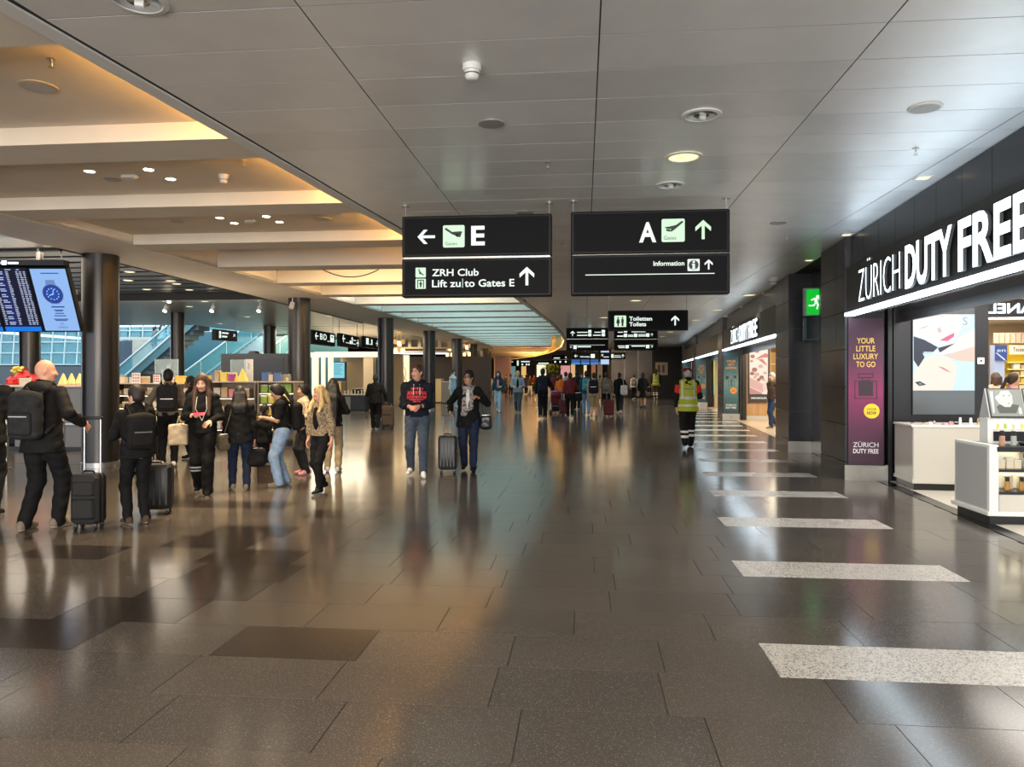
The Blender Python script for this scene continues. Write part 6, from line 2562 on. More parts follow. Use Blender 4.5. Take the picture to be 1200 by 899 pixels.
b.build('gold_loops', mat('gold_line', (0.55, 0.32, 0.06), 0.4, 0.5), e)
# dark bar wall with pale pipes, counters in front
YD = 47.0
x0, d = at_y(476, YD)
x1, _ = at_y(575, YD)
b = MB()
b.box(x0, x1, YD, YD + 0.3, 0, hgt(418, d))
b.build('wall_bar', mat('bar_brown', (0.045, 0.026, 0.018), 0.55), kind='structure')
x0, d = at_y(462, 44.5)
x1, _ = at_y(545, 44.5)
e = empty('light_truss', (x0, 44.5, 0), label='pale pipe truss with hanging fittings above the dark bar wall', cat='truss')
for py in (408, 412.5):
    b = MB()
    b.tube((0, 0, hgt(py, d)), (x1 - x0, 0, hgt(py, d)), 0.07, 8)
    b.build('pipe', mat('pipe_cream', (0.6, 0.5, 0.36), 0.5), e)
for i in range(7):
    x = (x1 - x0) * (0.08 + 0.14 * i)
    b = MB()
    b.box(x - 0.10, x + 0.10, -0.05, 0.05, hgt(408, d), CEIL - 0.002)
    b.build('hanger', mat('pipe_cream', (0.6, 0.5, 0.36), 0.5), e)
for i, (pa, pb, y, py, l) in enumerate(((477, 489, 45.0, 445, 'cream service counter under the dark bar wall, beside the ornament panel'), (503, 517, 44.0, 444, 'pale service counter right of the man in the hoodie'), (518, 530, 43.2, 447, 'grey service counter beside the man in the light blue shirt'))):
    counter_box(pa, pb, y, py, l, [CREAM, mat('counter_amber', (0.62, 0.45, 0.24), 0.5), mat('counter_grey', (0.2, 0.2, 0.2), 0.4)][i], CREAM)
AMB = mat('amber_glass', (1.0, 0.65, 0.25), 0.4, emit=1.5, ecol=(1.0, 0.62, 0.22))
for i, (pa, pb, p0, p1, y) in enumerate(((462, 474, 414, 396, 38.0), (523, 531, 419, 405, 50), (543, 551, 417, 400, 46))):
    x0, d = at_y(pa, y)
    x1, _ = at_y(pb, y)
    e = empty('lantern', ((x0 + x1) / 2, y, 0), label=('amber lantern cluster right of the third column', 'amber lantern cluster beyond the fourth column', 'amber lantern cluster beside the fifth column')[i], cat='lamp')
    w = (x1 - x0) / 2
    z0, z1 = hgt(p0, d), min(hgt(p1, d), CEIL - 0.05)
    for j in range(6):
        a = (j % 3 - 1) * w * 0.7
        zz = z0 + (z1 - z0) * (0.15 + 0.5 * (j // 3) + 0.12 * (j % 2))
        b = MB()
        b.bev(a - w * 0.28, a + w * 0.28, -0.15, 0.15, zz - 0.14, zz + 0.10, 0.02)
        b.build('lantern_shade', AMB if j % 2 == 0 else mat('amber_dim', (0.7, 0.45, 0.2), 0.5, emit=0.5, ecol=(1.0, 0.55, 0.2)), e)
        b = MB()
        b.tube((a, 0, zz + 0.1), (a, 0, CEIL - 0.002), 0.012, 5)
        b.build('cord', BLACK, e)
# mauve advertising block, plants and shop glows at the far end
YM = 70.0
x0, d = at_y(580, YM)
x1, _ = at_y(597.5, YM)
e = empty('advertising_wall', (x0, YM, 0), label='plain mauve wall block standing at the far left end of the hall', cat='wall block')
b = MB()
b.box(0, x1 - x0, 0, 1.2, 0.05, hgt(418, d))
b.build('panel', mat('mauve', (0.15, 0.095, 0.11), 0.6), e)
b = MB()
b.box(-0.08, 0.0, -0.02, 1.2, 0.0, hgt(417.5, d))
b.build('edge_post', mat('mauve_light', (0.5, 0.35, 0.3), 0.5), e)
x, d = at_y(647, 62)
e = empty('potted_tree', (x, 62, 0), label='green leafy indoor tree above the crowd near the hall end', cat='plant')
b = MB()
b.lathe([(0.35, 0), (0.45, 0.7), (0.40, 0.7)], 14)
b.build('planter', pc[3], e)
b = MB()
b.tube((0, 0, 0.6), (0, 0, 1.9), 0.06, 8, 0, 0.03)
b.build('trunk', mat('bark', (0.10, 0.06, 0.03), 0.8), e)
b = MB()
rf = random.Random(4)
for i in range(420):
    a, el_, r = rf.uniform(0, 6.28), rf.uniform(-0.5, 1.2), rf.uniform(0.15, 0.85)
    p = Vector((r * cos(a) * cos(el_), r * sin(a) * cos(el_), 2.15 + 0.5 * sin(el_)))
    u = Vector((rf.uniform(-1, 1), rf.uniform(-1, 1), rf.uniform(-0.8, 0.3))).normalized() * 0.20
    v = u.orthogonal().normalized() * 0.05
    b.face([p, p + u * 0.5 + v, p + u, p + u * 0.5 - v])
b.build('leaves', mat('leaf_green', (0.07, 0.12, 0.02), 0.5), e, kind='stuff')
glows = [(598.5, 604, 427, 441, (0.20, 0.34, 0.34), 0.6, 'teal'), (605, 610, 430, 441, (0.05, 0.04, 0.035), 0, 'dark'), (611, 616.5, 428, 441, (0.9, 0.55, 0.2), 0.8, 'amber'), (621, 628, 429, 441, (0.06, 0.05, 0.045), 0, 'black'), (629, 640, 427, 441, (0.75, 0.58, 0.36), 0.7, 'cream'), (657, 668, 428.5, 441, (0.85, 0.40, 0.38), 0.7, 'pink'), (669, 674, 427, 441, (0.9, 0.55, 0.25), 0.7, 'orange'), (676, 682, 429, 441, (0.05, 0.04, 0.04), 0, 'umber'), (684, 687.5, 428, 441, (0.95, 0.72, 0.38), 0.9, 'gold'), (693, 698, 426, 441, (0.55, 0.22, 0.10), 0.5, 'rust'), (700, 706, 424, 441, (0.42, 0.30, 0.2), 0.3, 'brown')]
for pa, pb, p1, _, c, k, nm in glows:
    y = 104.0
    x0, d = at_y(pa, y)
    x1, _ = at_y(pb, y)
    e = empty('shop_display', (x0, y, 0), label='tall %s shop display panel at the very end of the hall' % nm, cat='shop display')
    m = mat('glow_' + nm, c, 0.5, emit=k, ecol=c) if k else mat('glow_' + nm, c, 0.5)
    b = MB()
    b.box(0, x1 - x0, 0, 0.2, 0.2, hgt(p1, d))
    b.build('panel', m, e)
    b = MB()
    b.box(-0.05, x1 - x0 + 0.05, -0.02, 0.22, 0.0, 0.2)
    b.build('plinth', BLACK, e)

# =====================================================================================================================
#  PEOPLE: one continuous skin each, clothes and hair as layers over it (distance fields turned into quads)
# =====================================================================================================================
def V3(*a):
    return np.array(a, dtype=np.float32)


class Field:
    def __init__(self):
        self.p = []

    def _add(self, fn, lo, hi, k, sub=False):
        self.p.append((fn, np.array(lo, np.float32), np.array(hi, np.float32), k, sub))
        return self

    def cone(self, a, b, r1, r2, k=0.02, sub=False, ey=1.0, ex=1.0):
        """round cone from a to b; ex/ey > 1 flatten it along x or y"""
        a, b = np.array(a, np.float32), np.array(b, np.float32)
        sc = V3(ex, ey, 1)
        A, B = a * sc, b * sc
        ba = B - A
        L2 = float(ba @ ba) + 1e-9

        def fn(P):
            q = P * sc - A
            h = np.clip((q @ ba) / L2, 0, 1)
            d = np.sqrt(((q - h[..., None] * ba) ** 2).sum(-1)) - (r1 + (r2 - r1) * h)
            return d / max(1.0, min(ex, ey))
        r = max(r1, r2)
        m = V3(r / ex, r / ey, r)
        return self._add(fn, np.minimum(a, b) - m, np.maximum(a, b) + m, k, sub)

    def ell(self, c, r, k=0.03, sub=False, R=None):
        c, r = np.array(c, np.float32), np.array(r, np.float32)
        Rm = np.eye(3, dtype=np.float32) if R is None else np.array(R, np.float32)
        rm = float(r.min())

        def fn(P):
            q = (P - c) @ Rm
            k0 = np.sqrt(((q / r) ** 2).sum(-1))
            k1 = np.sqrt(((q / (r * r)) ** 2).sum(-1)) + 1e-6
            return np.where(k0 < 0.3, (k0 - 1) * rm, k0 * (k0 - 1) / k1)
        m = r if R is None else np.full(3, r.max(), np.float32)
        return self._add(fn, c - m, c + m, k, sub)

    def box(self, c, h, rr=0.03, k=0.02, sub=False, R=None):
        c, h = np.array(c, np.float32), np.array(h, np.float32) - rr
        Rm = np.eye(3, dtype=np.float32) if R is None else np.array(R, np.float32)

        def fn(P):
            q = np.abs((P - c) @ Rm) - h
            return np.sqrt((np.maximum(q, 0) ** 2).sum(-1)) + np.minimum(q.max(-1), 0) - rr
        m = h + rr if R is None else np.full(3, float(np.linalg.norm(h + rr)), np.float32)
        return self._add(fn, c - m, c + m, k, sub)

    def mesh(self, step, wrinkle=0.0, cuts=(), seed=0.0):
        ad = [p for p in self.p if not p[4]]
        lo = np.min([p[1] for p in ad], axis=0) - 3 * step
        hi = np.max([p[2] for p in ad], axis=0) + 3 * step
        n = np.ceil((hi - lo) / step).astype(int) + 1
        ax = [lo[i] + step * np.arange(n[i], dtype=np.float32) for i in range(3)]
        D = np.full(n, 1.0, np.float32)
        for fn, a, b, k, sub in self.p:
            m = (k if not sub else k * 0.5) + 2.5 * step
            i0 = np.clip(np.floor((a - m - lo) / step).astype(int), 0, n - 1)
            i1 = np.clip(np.ceil((b + m - lo) / step).astype(int) + 1, 1, n)
            if (i1 <= i0).any():
                continue
            P = np.stack(np.meshgrid(*(ax[i][i0[i]:i1[i]] for i in range(3)), indexing='ij'), -1)
            d = fn(P).astype(np.float32)
            s = tuple(slice(i0[i], i1[i]) for i in range(3))
            o = D[s]
            if sub:
                d = -d
                h = np.clip(0.5 + 0.5 * (d - o) / max(k, 1e-5), 0, 1)
                D[s] = o * (1 - h) + d * h + k * h * (1 - h)
            else:
                kk = max(k, 1e-5)
                h = np.clip(0.5 + 0.5 * (d - o) / kk, 0, 1)
                D[s] = d * (1 - h) + o * h - kk * h * (1 - h)
        if wrinkle or cuts:
            P = np.stack(np.meshgrid(*ax, indexing='ij'), -1)
            if wrinkle:
                x, y, z = P[..., 0], P[..., 1], P[..., 2]
                D += wrinkle * (np.sin(31 * z + 14 * x + 9 * y + seed) * np.sin(23 * x - 17 * y + 8 * z + seed * 2) + 0.6 * np.sin(55 * z - 25 * x + 31 * y + seed * 3))
            for c in cuts:
                D = np.maximum(D, c(P).astype(np.float32))
        return surface_net(D, lo, step)


def surface_net(D, lo, step):
    D[0], D[-1], D[:, 0], D[:, -1], D[:, :, 0], D[:, :, -1] = (1.0,) * 6
    n = D.shape
    cn = (n[0] - 1, n[1] - 1, n[2] - 1)
    ids, pos, quads = [], [], []
    for ax in range(3):
        s0, s1 = [slice(None)] * 3, [slice(None)] * 3
        s0[ax], s1[ax] = slice(0, -1), slice(1, None)
        A, B = D[tuple(s0)], D[tuple(s1)]
        M = (A < 0) != (B < 0)
        idx = np.argwhere(M)
        if not len(idx):
            continue
        a, b = A[M], B[M]
        p = idx.astype(np.float32)
        p[:, ax] += a / (a - b)
        u, v = (ax + 1) % 3, (ax + 2) % 3
        q = []
        for du, dv in ((1, 1), (0, 1), (0, 0), (1, 0)):
            c = idx.copy()
            c[:, u] -= du
            c[:, v] -= dv
            f = (c[:, 0] * cn[1] + c[:, 1]) * cn[2] + c[:, 2]
            q.append(f)
            ids.append(f)
            pos.append(p)
        q = np.stack(q, 1)
        inv = a > 0
        q[inv] = q[inv][:, ::-1]
        quads.append(q)
    if not ids:
        return np.zeros((0, 3)), np.zeros((0, 4), int)
    ids = np.concatenate(ids)
    pos = np.concatenate(pos)
    quads = np.concatenate(quads)
    uq, invx = np.unique(ids, return_inverse=True)
    cnt = np.bincount(invx)
    V = np.stack([np.bincount(invx, pos[:, i]) / cnt for i in range(3)], 1)
    Q = np.searchsorted(uq, quads)
    return lo + V * step, Q


def put(name, VQ, mats, parent, paint=None, **props):
    Vv, Q = VQ
    me = bpy.data.meshes.new(name)
    me.vertices.add(len(Vv))
    me.vertices.foreach_set('co', np.asarray(Vv, np.float32).ravel())
    me.loops.add(len(Q) * 4)
    me.loops.foreach_set('vertex_index', Q.astype(np.int32).ravel())
    me.polygons.add(len(Q))
    me.polygons.foreach_set('loop_start', np.arange(0, len(Q) * 4, 4, dtype=np.int32))
    me.polygons.foreach_set('loop_total', np.full(len(Q), 4, np.int32))
    mats = mats if isinstance(mats, (list, tuple)) else [mats]
    for m in mats:
        me.materials.append(m)
    if paint is not None and len(Q):
        me.polygons.foreach_set('material_index', np.asarray(paint(Vv[Q].mean(1)), np.int32))
    me.polygons.foreach_set('use_smooth', np.ones(len(Q), bool))
    me.update()
    me.validate()
    o = bpy.data.objects.new(name, me)
    COL.objects.link(o)
    o.parent = parent
    for k, v in props.items():
        o[k] = v
    return o


def skin(tone):
    c = {'fair': (0.62, 0.36, 0.25), 'pink': (0.66, 0.33, 0.22), 'tan': (0.45, 0.24, 0.14), 'brown': (0.24, 0.12, 0.07)}[tone]
    return mat('skin_' + tone, c, 0.5)


_CLOTH = {}


def cloth(name, c, rough=0.8, var=0.25):
    k = 'cloth_' + name
    c2 = tuple(min(1, x * (1 + var) + 0.002) for x in c)
    m = noisy(k, c, c2, 18, rough, bump=0.15, bscale=90)
    m.node_tree.nodes['Principled BSDF'].inputs['Specular IOR Level'].default_value = 0.2
    return m


CL = {
    'black': (0.0045, 0.0045, 0.005), 'soot': (0.007, 0.0065, 0.0065), 'charcoal': (0.018, 0.018, 0.019), 'navy': (0.007, 0.009, 0.017), 'jeans': (0.022, 0.040, 0.085), 'darkjeans': (0.010, 0.017, 0.040), 'lightjeans': (0.20, 0.29, 0.42),
    'greyjeans': (0.050, 0.066, 0.092), 'palejeans': (0.30, 0.40, 0.46), 'grey': (0.16, 0.16, 0.16), 'slate': (0.09, 0.11, 0.14), 'beige': (0.42, 0.34, 0.24), 'khaki': (0.30, 0.23, 0.14), 'white': (0.62, 0.60, 0.57), 'red': (0.45, 0.02, 0.02), 'maroon': (0.10, 0.012, 0.014), 'orange': (0.70, 0.13, 0.02),
    'teal': (0.05, 0.28, 0.32), 'lightblue': (0.38, 0.52, 0.60), 'hivis': (0.62, 0.72, 0.02), 'brown': (0.07, 0.045, 0.03), 'olive': (0.12, 0.10, 0.06), 'greyblue': (0.22, 0.25, 0.28), 'taupe': (0.17, 0.14, 0.11), 'darkteal': (0.015, 0.05, 0.07), 'pink': (0.55, 0.25, 0.26), 'yellow': (0.65, 0.52, 0.05), 'darkgreen': (0.03, 0.045, 0.03),
}
HAIR = {'black': (0.0035, 0.003, 0.003), 'dark': (0.011, 0.007, 0.005), 'brown': (0.036, 0.018, 0.010), 'blonde': (0.42, 0.28, 0.12), 'grey': (0.25, 0.24, 0.23)}


def fabric(n):
    if n == 'leopard':
        return noisy('cloth_leopard', (0.035, 0.026, 0.02), (0.30, 0.22, 0.13), 42, 0.8, kind='voronoi', lo=0.30, hi=0.45)
    return cloth(n, CL[n])


def hairmat(n):
    return noisy('hair_' + n, HAIR[n], tuple(min(1, x * 1.8) for x in HAIR[n]), 40, 0.62, stretch=(1, 1, 0.12))


def rotx(p, c, a):
    """lean forward (towards -y) by a about the x axis through c"""
    y, z = p[1] - c[1], p[2] - c[2]
    return V3(p[0], c[1] + y * cos(a) - z * sin(a), c[2] + y * sin(a) + z * cos(a))


def ik(a, b, l1, l2, pole):
    d = b - a
    L = float(np.linalg.norm(d))
    M = l1 + l2 - 0.004
    if L > M:
        b = a + d * (M / L)
        d = b - a
        L = M
    w = d / L
    x = (l1 * l1 - l2 * l2 + L * L) / (2 * L)
    h = sqrt(max(0.0, l1 * l1 - x * x))
    p = np.array(pole, np.float32)
    p = p - w * float(p @ w)
    nn = float(np.linalg.norm(p))
    p = p / nn if nn > 1e-5 else V3(0, 1, 0)
    return a + w * x + p * h, b


ARMS = {  # wrist targets (right arm mirrored in x), for a 1.75 m figure facing -y
    'hang': (0.24, -0.03, 0.82), 'swingf': (0.23, -0.24, 0.90), 'swingb': (0.24, 0.20, 0.86), 'bent': (0.15, -0.27, 1.12), 'phone': (0.09, -0.30, 1.22), 'belly': (0.05, -0.24, 1.06), 'pocket': (0.23, -0.02, 0.93),
    'strap': (0.17, -0.15, 1.28), 'pull': (0.30, 0.26, 0.92), 'side': (0.34, -0.05, 0.90), 'hip': (0.24, -0.02, 1.02), 'reach': (0.20, -0.45, 1.15), 'ear': (0.13, -0.10, 1.52), 'hold': (0.27, -0.08, 0.86), 'grip': (0.27, -0.26, 0.98),
}
STANCE = {
    'stand': ((0.10, 0.0, 0.0, 0.15), (-0.10, 0.02, 0.0, -0.15)), 'ease': ((0.12, -0.06, 0, 0.25), (-0.11, 0.06, 0, -0.2)), 'step': ((0.08, -0.26, 0.0, 0.05), (-0.08, 0.27, 0.07, -0.05)), 'stepr': ((0.08, 0.27, 0.07, 0.05), (-0.08, -0.26, 0.0, -0.05)),
    'small': ((0.08, -0.15, 0.0, 0.08), (-0.08, 0.17, 0.04, -0.08)), 'smallr': ((0.08, 0.17, 0.04, 0.08), (-0.08, -0.15, 0.0, -0.08)), 'wide': ((0.15, -0.10, 0, 0.35), (-0.15, 0.08, 0, -0.25)),
}


def person(label, x, y, h=1.74, yaw=0.0, step=0.012, tone='fair', top='black', bottom='jeans', shoes='black', sole='white', hair='short', haircol='dark', feet='stand', L='hang', R='hang', lean=0.05, nod=0.0, turn=0.0,
           jacket=True, hood=False, sleeves='long', legs='long', stout=1.0, hem=0.86, group=None, face=False, z=0.0, female=False, toppaint=None, bottompaint=None, wide=1.0, curl=0.6, scarf=False, hat=None, inner=None, seed=None, hairlen=0.3, ears=True):
    """yaw 0 faces the camera (-y)"""
    s = h / 1.75
    e = empty('person', (x, y, z), yaw, label, 'person', group)
    sd = seed if seed is not None else (abs(hash((round(x, 2), round(y, 2)))) % 97) * 0.13
    PEL = V3(0, 0, 0.93)
    LN = lambda p: rotx(V3(*p), PEL, lean)
    sw = (0.156 if female else 0.178) * (0.5 + 0.5 * stout)
    st = stout
    fr = max(0.0085, step * 0.80)                     # finger radius
    # joints
    hip = {1: V3(0.088 * st, 0, 0.91), -1: V3(-0.088 * st, 0, 0.91)}
    sho = {1: LN((sw, 0.0, 1.395)), -1: LN((-sw, 0.0, 1.395))}
    neck = LN((0, 0.012, 1.47))
    hd = LN((0, -0.012, 1.625))
    hd = rotx(hd, neck, nod)
    rt = np.array([[cos(turn), -sin(turn), 0], [sin(turn), cos(turn), 0], [0, 0, 1]], np.float32)
    rn = np.array([[1, 0, 0], [0, cos(nod + lean * 0.4), -sin(nod + lean * 0.4)], [0, sin(nod + lean * 0.4), cos(nod + lean * 0.4)]], np.float32)
    HR = rt @ rn
    H = lambda a, b, c: hd + HR @ V3(a, b, c)
    fe = STANCE[feet] if isinstance(feet, str) else feet
    ank, toe, kne, heel = {}, {}, {}, {}
    for sg, (fx, fy, lift, ty) in zip((1, -1), fe):
        td = V3(sin(ty), -cos(ty), 0)
        pitch = lift * 4.0
        a = V3(fx, fy, 0.085 + lift)
        k, a = ik(hip[sg], a, 0.435, 0.425, (0.25 * ty, -1, 0))
        ank[sg], kne[sg] = a, k
        toe[sg] = a + td * (0.155 * cos(pitch)) + V3(0, 0, -0.052 - 0.155 * sin(pitch) * 0.55)
        toe[sg][2] = max(toe[sg][2], 0.03)
        heel[sg] = a - td * 0.055 + V3(0, 0, -0.045)
    wri, elb = {}, {}
    for sg, nm in ((1, L), (-1, R)):
        t = ARMS[nm] if isinstance(nm, str) else nm
        t = LN((t[0] * sg, t[1], t[2])) if isinstance(nm, str) else V3(*t)
        pole = (0.55 * sg, 0.8, -0.35) if nm != 'ear' else (0.5 * sg, -0.5, -0.9)
        elb[sg], wri[sg] = ik(sho[sg], t, 0.285, 0.255, pole)
    S = lambda p: np.asarray(p, np.float32) * s

    # ---- skin
    B = Field()
    B.ell(S(LN((0, 0, 1.26))), S((0.155 * st, 0.105 * st, 0.19)), 0.05)
    B.ell(S(LN((0, -0.005, 1.08))), S((0.135 * st, 0.10 * st, 0.16)), 0.06)
    B.ell(S((0, 0.01, 0.93)), S((0.150 * st, 0.110 * st, 0.12)), 0.06)
    for sg in (1, -1):
        B.cone(S(LN((0, 0.008, 1.42))), S(sho[sg]), 0.050 * s, 0.042 * s, 0.05 * s)
    B.cone(S(LN((0, 0.015, 1.42))), S(neck + (hd - neck) * 0.55), 0.062 * s, 0.054 * s, 0.035 * s)
    for sg in (1, -1):
        B.cone(S(hip[sg]), S(kne[sg]), 0.082 * s * st, 0.052 * s, 0.04 * s)
        B.cone(S(kne[sg]), S(kne[sg] + (ank[sg] - kne[sg]) * 0.3), 0.052 * s, 0.055 * s, 0.02 * s)
        B.cone(S(kne[sg] + (ank[sg] - kne[sg]) * 0.3), S(ank[sg]), 0.055 * s, 0.036 * s, 0.02 * s)
        B.cone(S(heel[sg]), S(toe[sg]), 0.032 * s, 0.024 * s, 0.03 * s)
        B.cone(S(sho[sg]), S(elb[sg]), 0.043 * s * st, 0.039 * s, 0.04 * s)
        B.cone(S(elb[sg]), S(wri[sg]), 0.040 * s, 0.027 * s, 0.02 * s)
        # hand: palm, four fingers of unequal length bent at two knuckles, a thumb from the side of the palm
        f = wri[sg] - elb[sg]
        f = f / np.linalg.norm(f)
        inw = V3(-sg, 0, 0) if abs(f[0]) < 0.8 else V3(0, 0, -1)
        if f[2] > -0.35:
            inw = V3(-sg * 0.35, 0, -1)               # forearm raised: the palm looks down and in
        pn = inw - f * float(inw @ f)
        pn /= np.linalg.norm(pn)                      # where the palm looks; fingers curl that way
        ac = np.cross(f, pn)
        fwd = V3(0, -1, 0)
        if float(ac @ fwd) < 0:
            ac = -ac                                   # across the palm, towards the thumb side
        w0 = wri[sg]
        for j, (o_, ln) in enumerate(((0.030, 0.072), (0.010, 0.080), (-0.010, 0.074), (-0.029, 0.058))):
            kn = w0 + f * 0.088 + ac * o_
            B.cone(S(w0 + f * 0.012 + ac * o_ * 0.6), S(kn), 0.0150 * s, 0.0125 * s, 0.012 * s)
            c1 = curl * 0.75
            d1 = f * cos(c1) + pn * sin(c1)
            d2 = f * cos(c1 * 2.1) + pn * sin(c1 * 2.1)
            m1 = kn + d1 * ln * 0.5
            B.cone(S(kn), S(m1), fr * 1.05, fr, 0.004)
            B.cone(S(m1), S(m1 + d2 * ln * 0.55), fr, fr * 0.85, 0.004)
        t0 = w0 + f * 0.03 + ac * 0.026
        t1 = t0 + (ac * 0.7 + f * 0.55 + pn * 0.35) * 0.042
        B.cone(S(t0), S(t1), 0.0145 * s, fr * 1.15, 0.012 * s)
        B.cone(S(t1), S(t1 + (f * 0.9 + pn * 0.35 + ac * 0.1) * 0.036), fr * 1.1, fr * 0.9, 0.005)
    # head
    hs = s * 1.0
    B.ell(S(H(0, 0.012, 0.018)), S((0.073, 0.092, 0.104)), 0.02 * s, R=HR)
    B.ell(S(H(0, -0.022, -0.045)), S((0.058, 0.066, 0.072)), 0.03 * s, R=HR)
    B.ell(S(H(0, -0.052, -0.088)), S((0.030, 0.028, 0.022)), 0.03 * s, R=HR)      # chin
    for sg in (1, -1):
        B.ell(S(H(sg * 0.030, -0.083, 0.012)), S((0.017, 0.012, 0.010)), 0.012 * s, sub=True, R=HR)
        B.ell(S(H(sg * 0.038, -0.068, -0.022)), S((0.020, 0.018, 0.018)), 0.02 * s, R=HR)
        if ears:
            B.ell(S(H(sg * 0.074, 0.012, -0.006)), S((0.010, 0.019, 0.031)), 0.008 * s, R=HR)
    B.cone(S(H(0, -0.080, 0.012)), S(H(0, -0.098, -0.026)), 0.009 * s, 0.0135 * s, 0.014 * s)
    B.cone(S(H(-0.018, -0.080, -0.056)), S(H(0.018, -0.080, -0.056)), 0.0085 * s, 0.0085 * s, 0.010 * s)
    hc, hm = S(hd), HR

    def paint(P):
        q = (P - hc) @ hm / s
        lip = (np.abs(q[:, 0]) < 0.026) & (q[:, 2] > -0.067) & (q[:, 2] < -0.046) & (q[:, 1] < -0.066)
        return lip.astype(np.int32)
    put('body', B.mesh(step), [skin(tone), mat('lips', (0.40, 0.12, 0.10), 0.4)], e, paint)
    if face:
        for sg in (1, -1):
            m = MB()
            m.ball(tuple(S(H(sg * 0.030, -0.0735, 0.011))), 0.0088 * s, 10, 8, 0)
            m.ball(tuple(S(H(sg * 0.030, -0.0785, 0.011))), 0.0056 * s, 8, 6, 1)
            m.build('eye', [mat('eye_white', (0.34, 0.32, 0.30), 0.3), mat('iris_dark', (0.03, 0.02, 0.015), 0.2)], e, smooth=True)
            m = MB()
            m.tube(tuple(S(H(sg * 0.014, -0.086, 0.030))), tuple(S(H(sg * 0.047, -0.074, 0.032))), 0.0045 * s, 6)
            m.build('eyebrow', hairmat(haircol if haircol != 'blonde' else 'brown'), e)

    # ---- trousers / skirt
    if legs == 'skirt':
        T = Field()
        T.cone(S((0, 0.005, 0.98)), S((0, 0.0, 0.55)), 0.135 * s * st, 0.165 * s * st, 0.02, ey=1.25)
        zc = 0.52 * s
        put('skirt', T.mesh(step, 0.003, [lambda P: zc - P[..., 2]], sd), fabric(bottom), e)
    else:
        T = Field()
        T.ell(S((0, 0.012, 0.94)), S((0.168 * st, 0.130 * st, 0.125)), 0.05 * s)
        for sg in (1, -1):
            wk = 0.014 * wide
            T.cone(S(hip[sg]), S(kne[sg]), (0.092 * st + 0.4 * wk) * s, (0.063 + wk) * s, 0.03 * s)
            if legs == 'long':
                T.cone(S(kne[sg]), S(ank[sg] + V3(0, 0.006, -0.012)), (0.063 + wk) * s, (0.045 + wk * 1.1) * s, 0.02 * s)
            else:
                T.cone(S(kne[sg]), S(kne[sg] + V3(0, 0, -0.02)), (0.064 + wk) * s, (0.066 + wk) * s, 0.02 * s)
        put('trousers' if legs == 'long' else 'shorts', T.mesh(step, 0.0045, (), sd), [fabric(bottom), mat('reflective_white', (0.75, 0.75, 0.75), 0.4)], e, None if bottompaint is None else (lambda P: bottompaint(P / s)))
    # ---- shoes
    for sg in (1, -1):
        F = Field()
        F.cone(S(heel[sg] + V3(0, 0, 0.004)), S(toe[sg]), 0.040 * s, 0.034 * s, 0.02 * s)
        F.cone(S(heel[sg] + V3(0, 0, 0.03)), S(ank[sg] + (toe[sg] - ank[sg]) * 0.35), 0.040 * s, 0.038 * s, 0.02 * s)
        sl = (toe[sg] - heel[sg])
        h0, zz = S(heel[sg]), S(sl)
        nrm = np.cross(np.cross(zz, V3(0, 0, 1)), zz)
        nrm = nrm / (np.linalg.norm(nrm) + 1e-9)
        if nrm[2] < 0:
            nrm = -nrm
        c0 = 0.036 * s
        put('shoe', F.mesh(min(step, 0.012), 0, [lambda P: -((P - h0) @ nrm) - c0]), [fabric(shoes), fabric(sole)], e, lambda P: (((P - h0) @ nrm) < -0.016 * s).astype(np.int32))

    # ---- upper clothing
    g = 0.020 if jacket else 0.011
    U = Field()
    U.ell(S(LN((0, 0.0, 1.26))), S(((0.158 + g) * st, (0.112 + g) * st, 0.20)), 0.05 * s)
    U.cone(S(LN((0, 0, 1.22))), S(LN((0, 0.008, hem - 0.08))), (0.142 + g) * st * s, ((0.188 if hem < 0.9 else 0.160) + g) * st * s, 0.05 * s, ey=1.30)
    if female:
        for sg in (1, -1):
            U.ell(S(LN((sg * 0.07, -0.085 * st, 1.27))), S((0.065, 0.055, 0.062)), 0.04 * s)
    for sg in (1, -1):
        U.cone(S(LN((0, 0.008, 1.425))), S(sho[sg]), (0.056 + g) * s, (0.044 + g) * s, 0.05 * s)
    U.cone(S(LN((0, 0.01, 1.40))), S(LN((0, 0.016, 1.475))), (0.085 + g) * s, (0.062 + g * 0.6) * s, 0.05 * s)
    for sg in (1, -1):
        if sleeves == 'long':
            U.cone(S(sho[sg]), S(elb[sg]), (0.047 * st + g) * s, (0.040 + g) * s, 0.025 * s)
            U.cone(S(elb[sg]), S(elb[sg] + (wri[sg] - elb[sg]) * 0.90), (0.043 + g) * s, (0.034 + g * 0.6) * s, 0.02 * s)
        elif sleeves == 'half':
            U.cone(S(sho[sg]), S(sho[sg] + (elb[sg] - sho[sg]) * 0.75), (0.056 * st + g) * s, (0.052 + g) * s, 0.035 * s)
        elif sleeves == 'pushed':
            U.cone(S(sho[sg]), S(elb[sg]), (0.047 * st + g) * s, (0.043 + g) * s, 0.025 * s)
            U.cone(S(elb[sg]), S(elb[sg] + (wri[sg] - elb[sg]) * 0.45), (0.045 + g) * s, (0.042 + g) * s, 0.02 * s)
    if hood:
        U.ell(S(LN((0, 0.10, 1.445))), S((0.135, 0.075, 0.075)), 0.03 * s)
        for sg in (1, -1):
            U.cone(S(LN((sg * 0.10, 0.06, 1.46))), S(LN((sg * 0.045, -0.085, 1.40))), 0.042 * s, 0.026 * s, 0.02 * s)
    if hat == 'collar':
        U.cone(S(neck + V3(0, 0.02, -0.02)), S(neck + V3(0, 0.0, 0.045)), 0.083 * s, 0.080 * s, 0.02 * s)
    zh = hem * s
    nt = S(LN((0, -0.06, 1.56)))
    nr = 0.068 * s
    cuts = [lambda P: zh - P[..., 2]]
    TU = U
